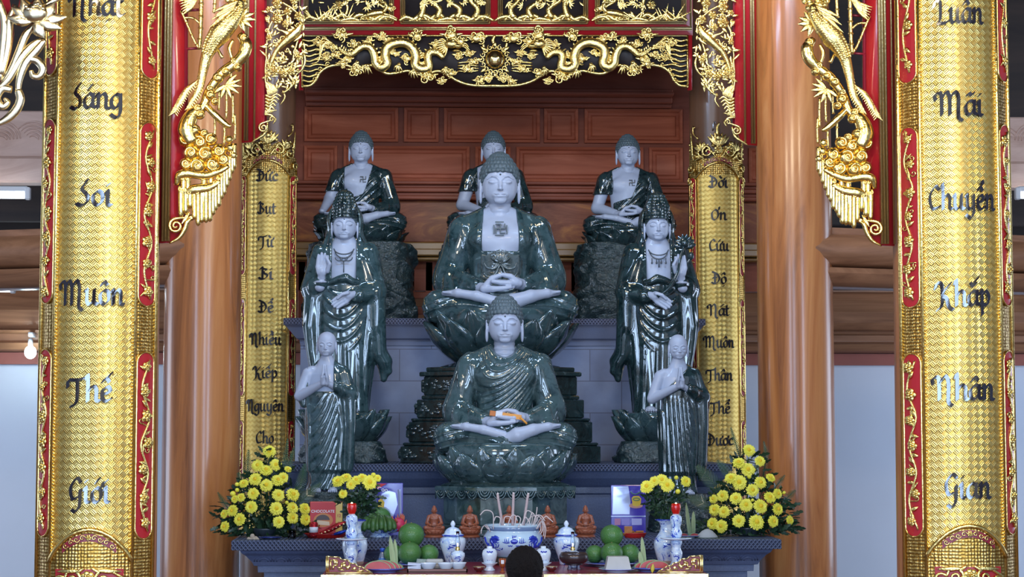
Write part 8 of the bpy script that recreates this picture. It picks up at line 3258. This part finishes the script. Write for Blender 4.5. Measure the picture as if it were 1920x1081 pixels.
# ------------------------------------------------------------------ kneeling worshipper seen from behind
YP = 8.72
ph = at(983, 1023, YP)
SKIN = plain('skin', (.36, .20, .13), .5, noise=.06, nscale=30)
HAIRB = plain('black_hair', (.008, .006, .006), .62, noise=.5, nscale=120, bump=.7, bscale=260)
HAIRB.node_tree.nodes['Principled BSDF'].inputs['Specular IOR Level'].default_value = 0.15
SHIRT = plain('dark_blue_cloth', (.03, .035, .06), .75, noise=.2, nscale=30)
TROUS = plain('black_cloth', (.015, .015, .018), .8)
zt_ = ph.z
t = thing('person', 'person kneeling before the table, seen from behind, only the black-haired head in view', 'person', (ph.x, YP, 0))
F = Field((-.34, -.46, .0), (.34, .42, zt_ + .02), .0125)
zh = zt_ - .115
hd_ = smin(F.ell((0, -.01, zh + .004), (.076, .095, .105)), F.ell((0, .03, zh - .05), (.062, .075, .075)), .03)
for s in (-1, 1):
    hd_ = smin(hd_, F.ell((s * .079, .0, zh - .02), (.010, .020, .032)), .006)
hd_ = smin(hd_, F.chain([(0, .09, zh + .0), (0, .112, zh - .03)], [.010, .014]), .01)
for s in (-1, 1):
    hd_ = smax(hd_, -F.ell((s * .03, .108, zh + .012), (.018, .012, .010)), .008)
hd_ = smax(hd_, -F.chain([(-.022, .098, zh - .068), (.022, .098, zh - .068)], .004), .004)
zsh = zh - .20
b = smin(hd_, F.cap((0, -.015, zh - .08), (0, -.02, zsh), .050, .058), .03)
b = smin(b, F.zprof([(.20, 0, -.06, .16, .13), (.35, 0, -.05, .145, .11), (.55, 0, -.03, .155, .11), (zsh - .03, 0, -.02, .165, .095), (zsh + .02, 0, -.02, .09, .06)]), .04)
for s in (-1, 1):
    b = smin(b, F.chain([(s * .165, -.02, zsh - .03), (s * .215, .02, zsh - .28), (s * .05, .22, zsh - .12)], [.055, .045, .030]), .03)
    b = smin(b, F.cap((s * .012, .24, zsh - .13), (s * .012, .25, zsh + .02), .024, .014), .015)
    b = smin(b, F.chain([(s * .09, -.06, .20), (s * .12, .30, .10)], [.095, .065]), .04)
    b = smin(b, F.chain([(s * .12, .30, .07), (s * .09, -.18, .06), (s * .08, -.38, .04)], [.055, .050, .035]), .03)
body = link('body', F.mesh(b, 'body'), SKIN, t)
F2 = Field((-.34, -.46, .0), (.34, .42, zsh + .06), .014)
F = F2
c_ = F.zprof([(.20, 0, -.06, .185, .15), (.35, 0, -.05, .17, .13), (.55, 0, -.03, .178, .13), (zsh - .03, 0, -.02, .185, .112), (zsh + .035, 0, -.02, .085, .075)])
for s in (-1, 1):
    c_ = smin(c_, F.chain([(s * .165, -.02, zsh - .03), (s * .218, .02, zsh - .28), (s * .10, .18, zsh - .16)], [.070, .062, .048]), .03)
c_ = c_ - .004 * np.sin(F.z * 60 + F.x * 25)
link('shirt', F.mesh(c_, 'shirt'), SHIRT, t)
c_ = None
for s in (-1, 1):
    q = smin(F.chain([(s * .09, -.06, .20), (s * .12, .30, .10)], [.112, .080]), F.chain([(s * .12, .30, .08), (s * .09, -.18, .07), (s * .08, -.33, .05)], [.070, .064, .05]), .03)
    c_ = q if c_ is None else smin(c_, q, .03)
c_ = smax(c_, .012 - F.z, .01)
link('trousers', F.mesh(c_, 'trousers'), TROUS, t)
F = Field((-.11, -.14, zh - .16), (.11, .13, zt_ + .02), .006)
h_ = smin(F.ell((0, -.018, zh + .022), (.0850, .102, .097)), F.ell((0, -.05, zh - .05), (.064, .058, .06)), .02)
h_ = smax(h_, -(np.maximum(F.y - .045 - .35 * (F.z - zh), -9 + 0 * F.z) * -1 + 0) * -1 * 0 + (F.y - .060 - .30 * (F.z - zh)), .01)
h_ = smax(h_, (zh - .095) - F.z + .25 * np.maximum(0, F.y), .01)
h_ = h_ - .0025 * np.sin(np.arctan2(F.x, F.z - zh) * 40 + F.y * 120) - .0015 * np.sin(F.x * 260 + F.z * 90)
link('hair', F.mesh(h_, 'hair'), HAIRB, t)
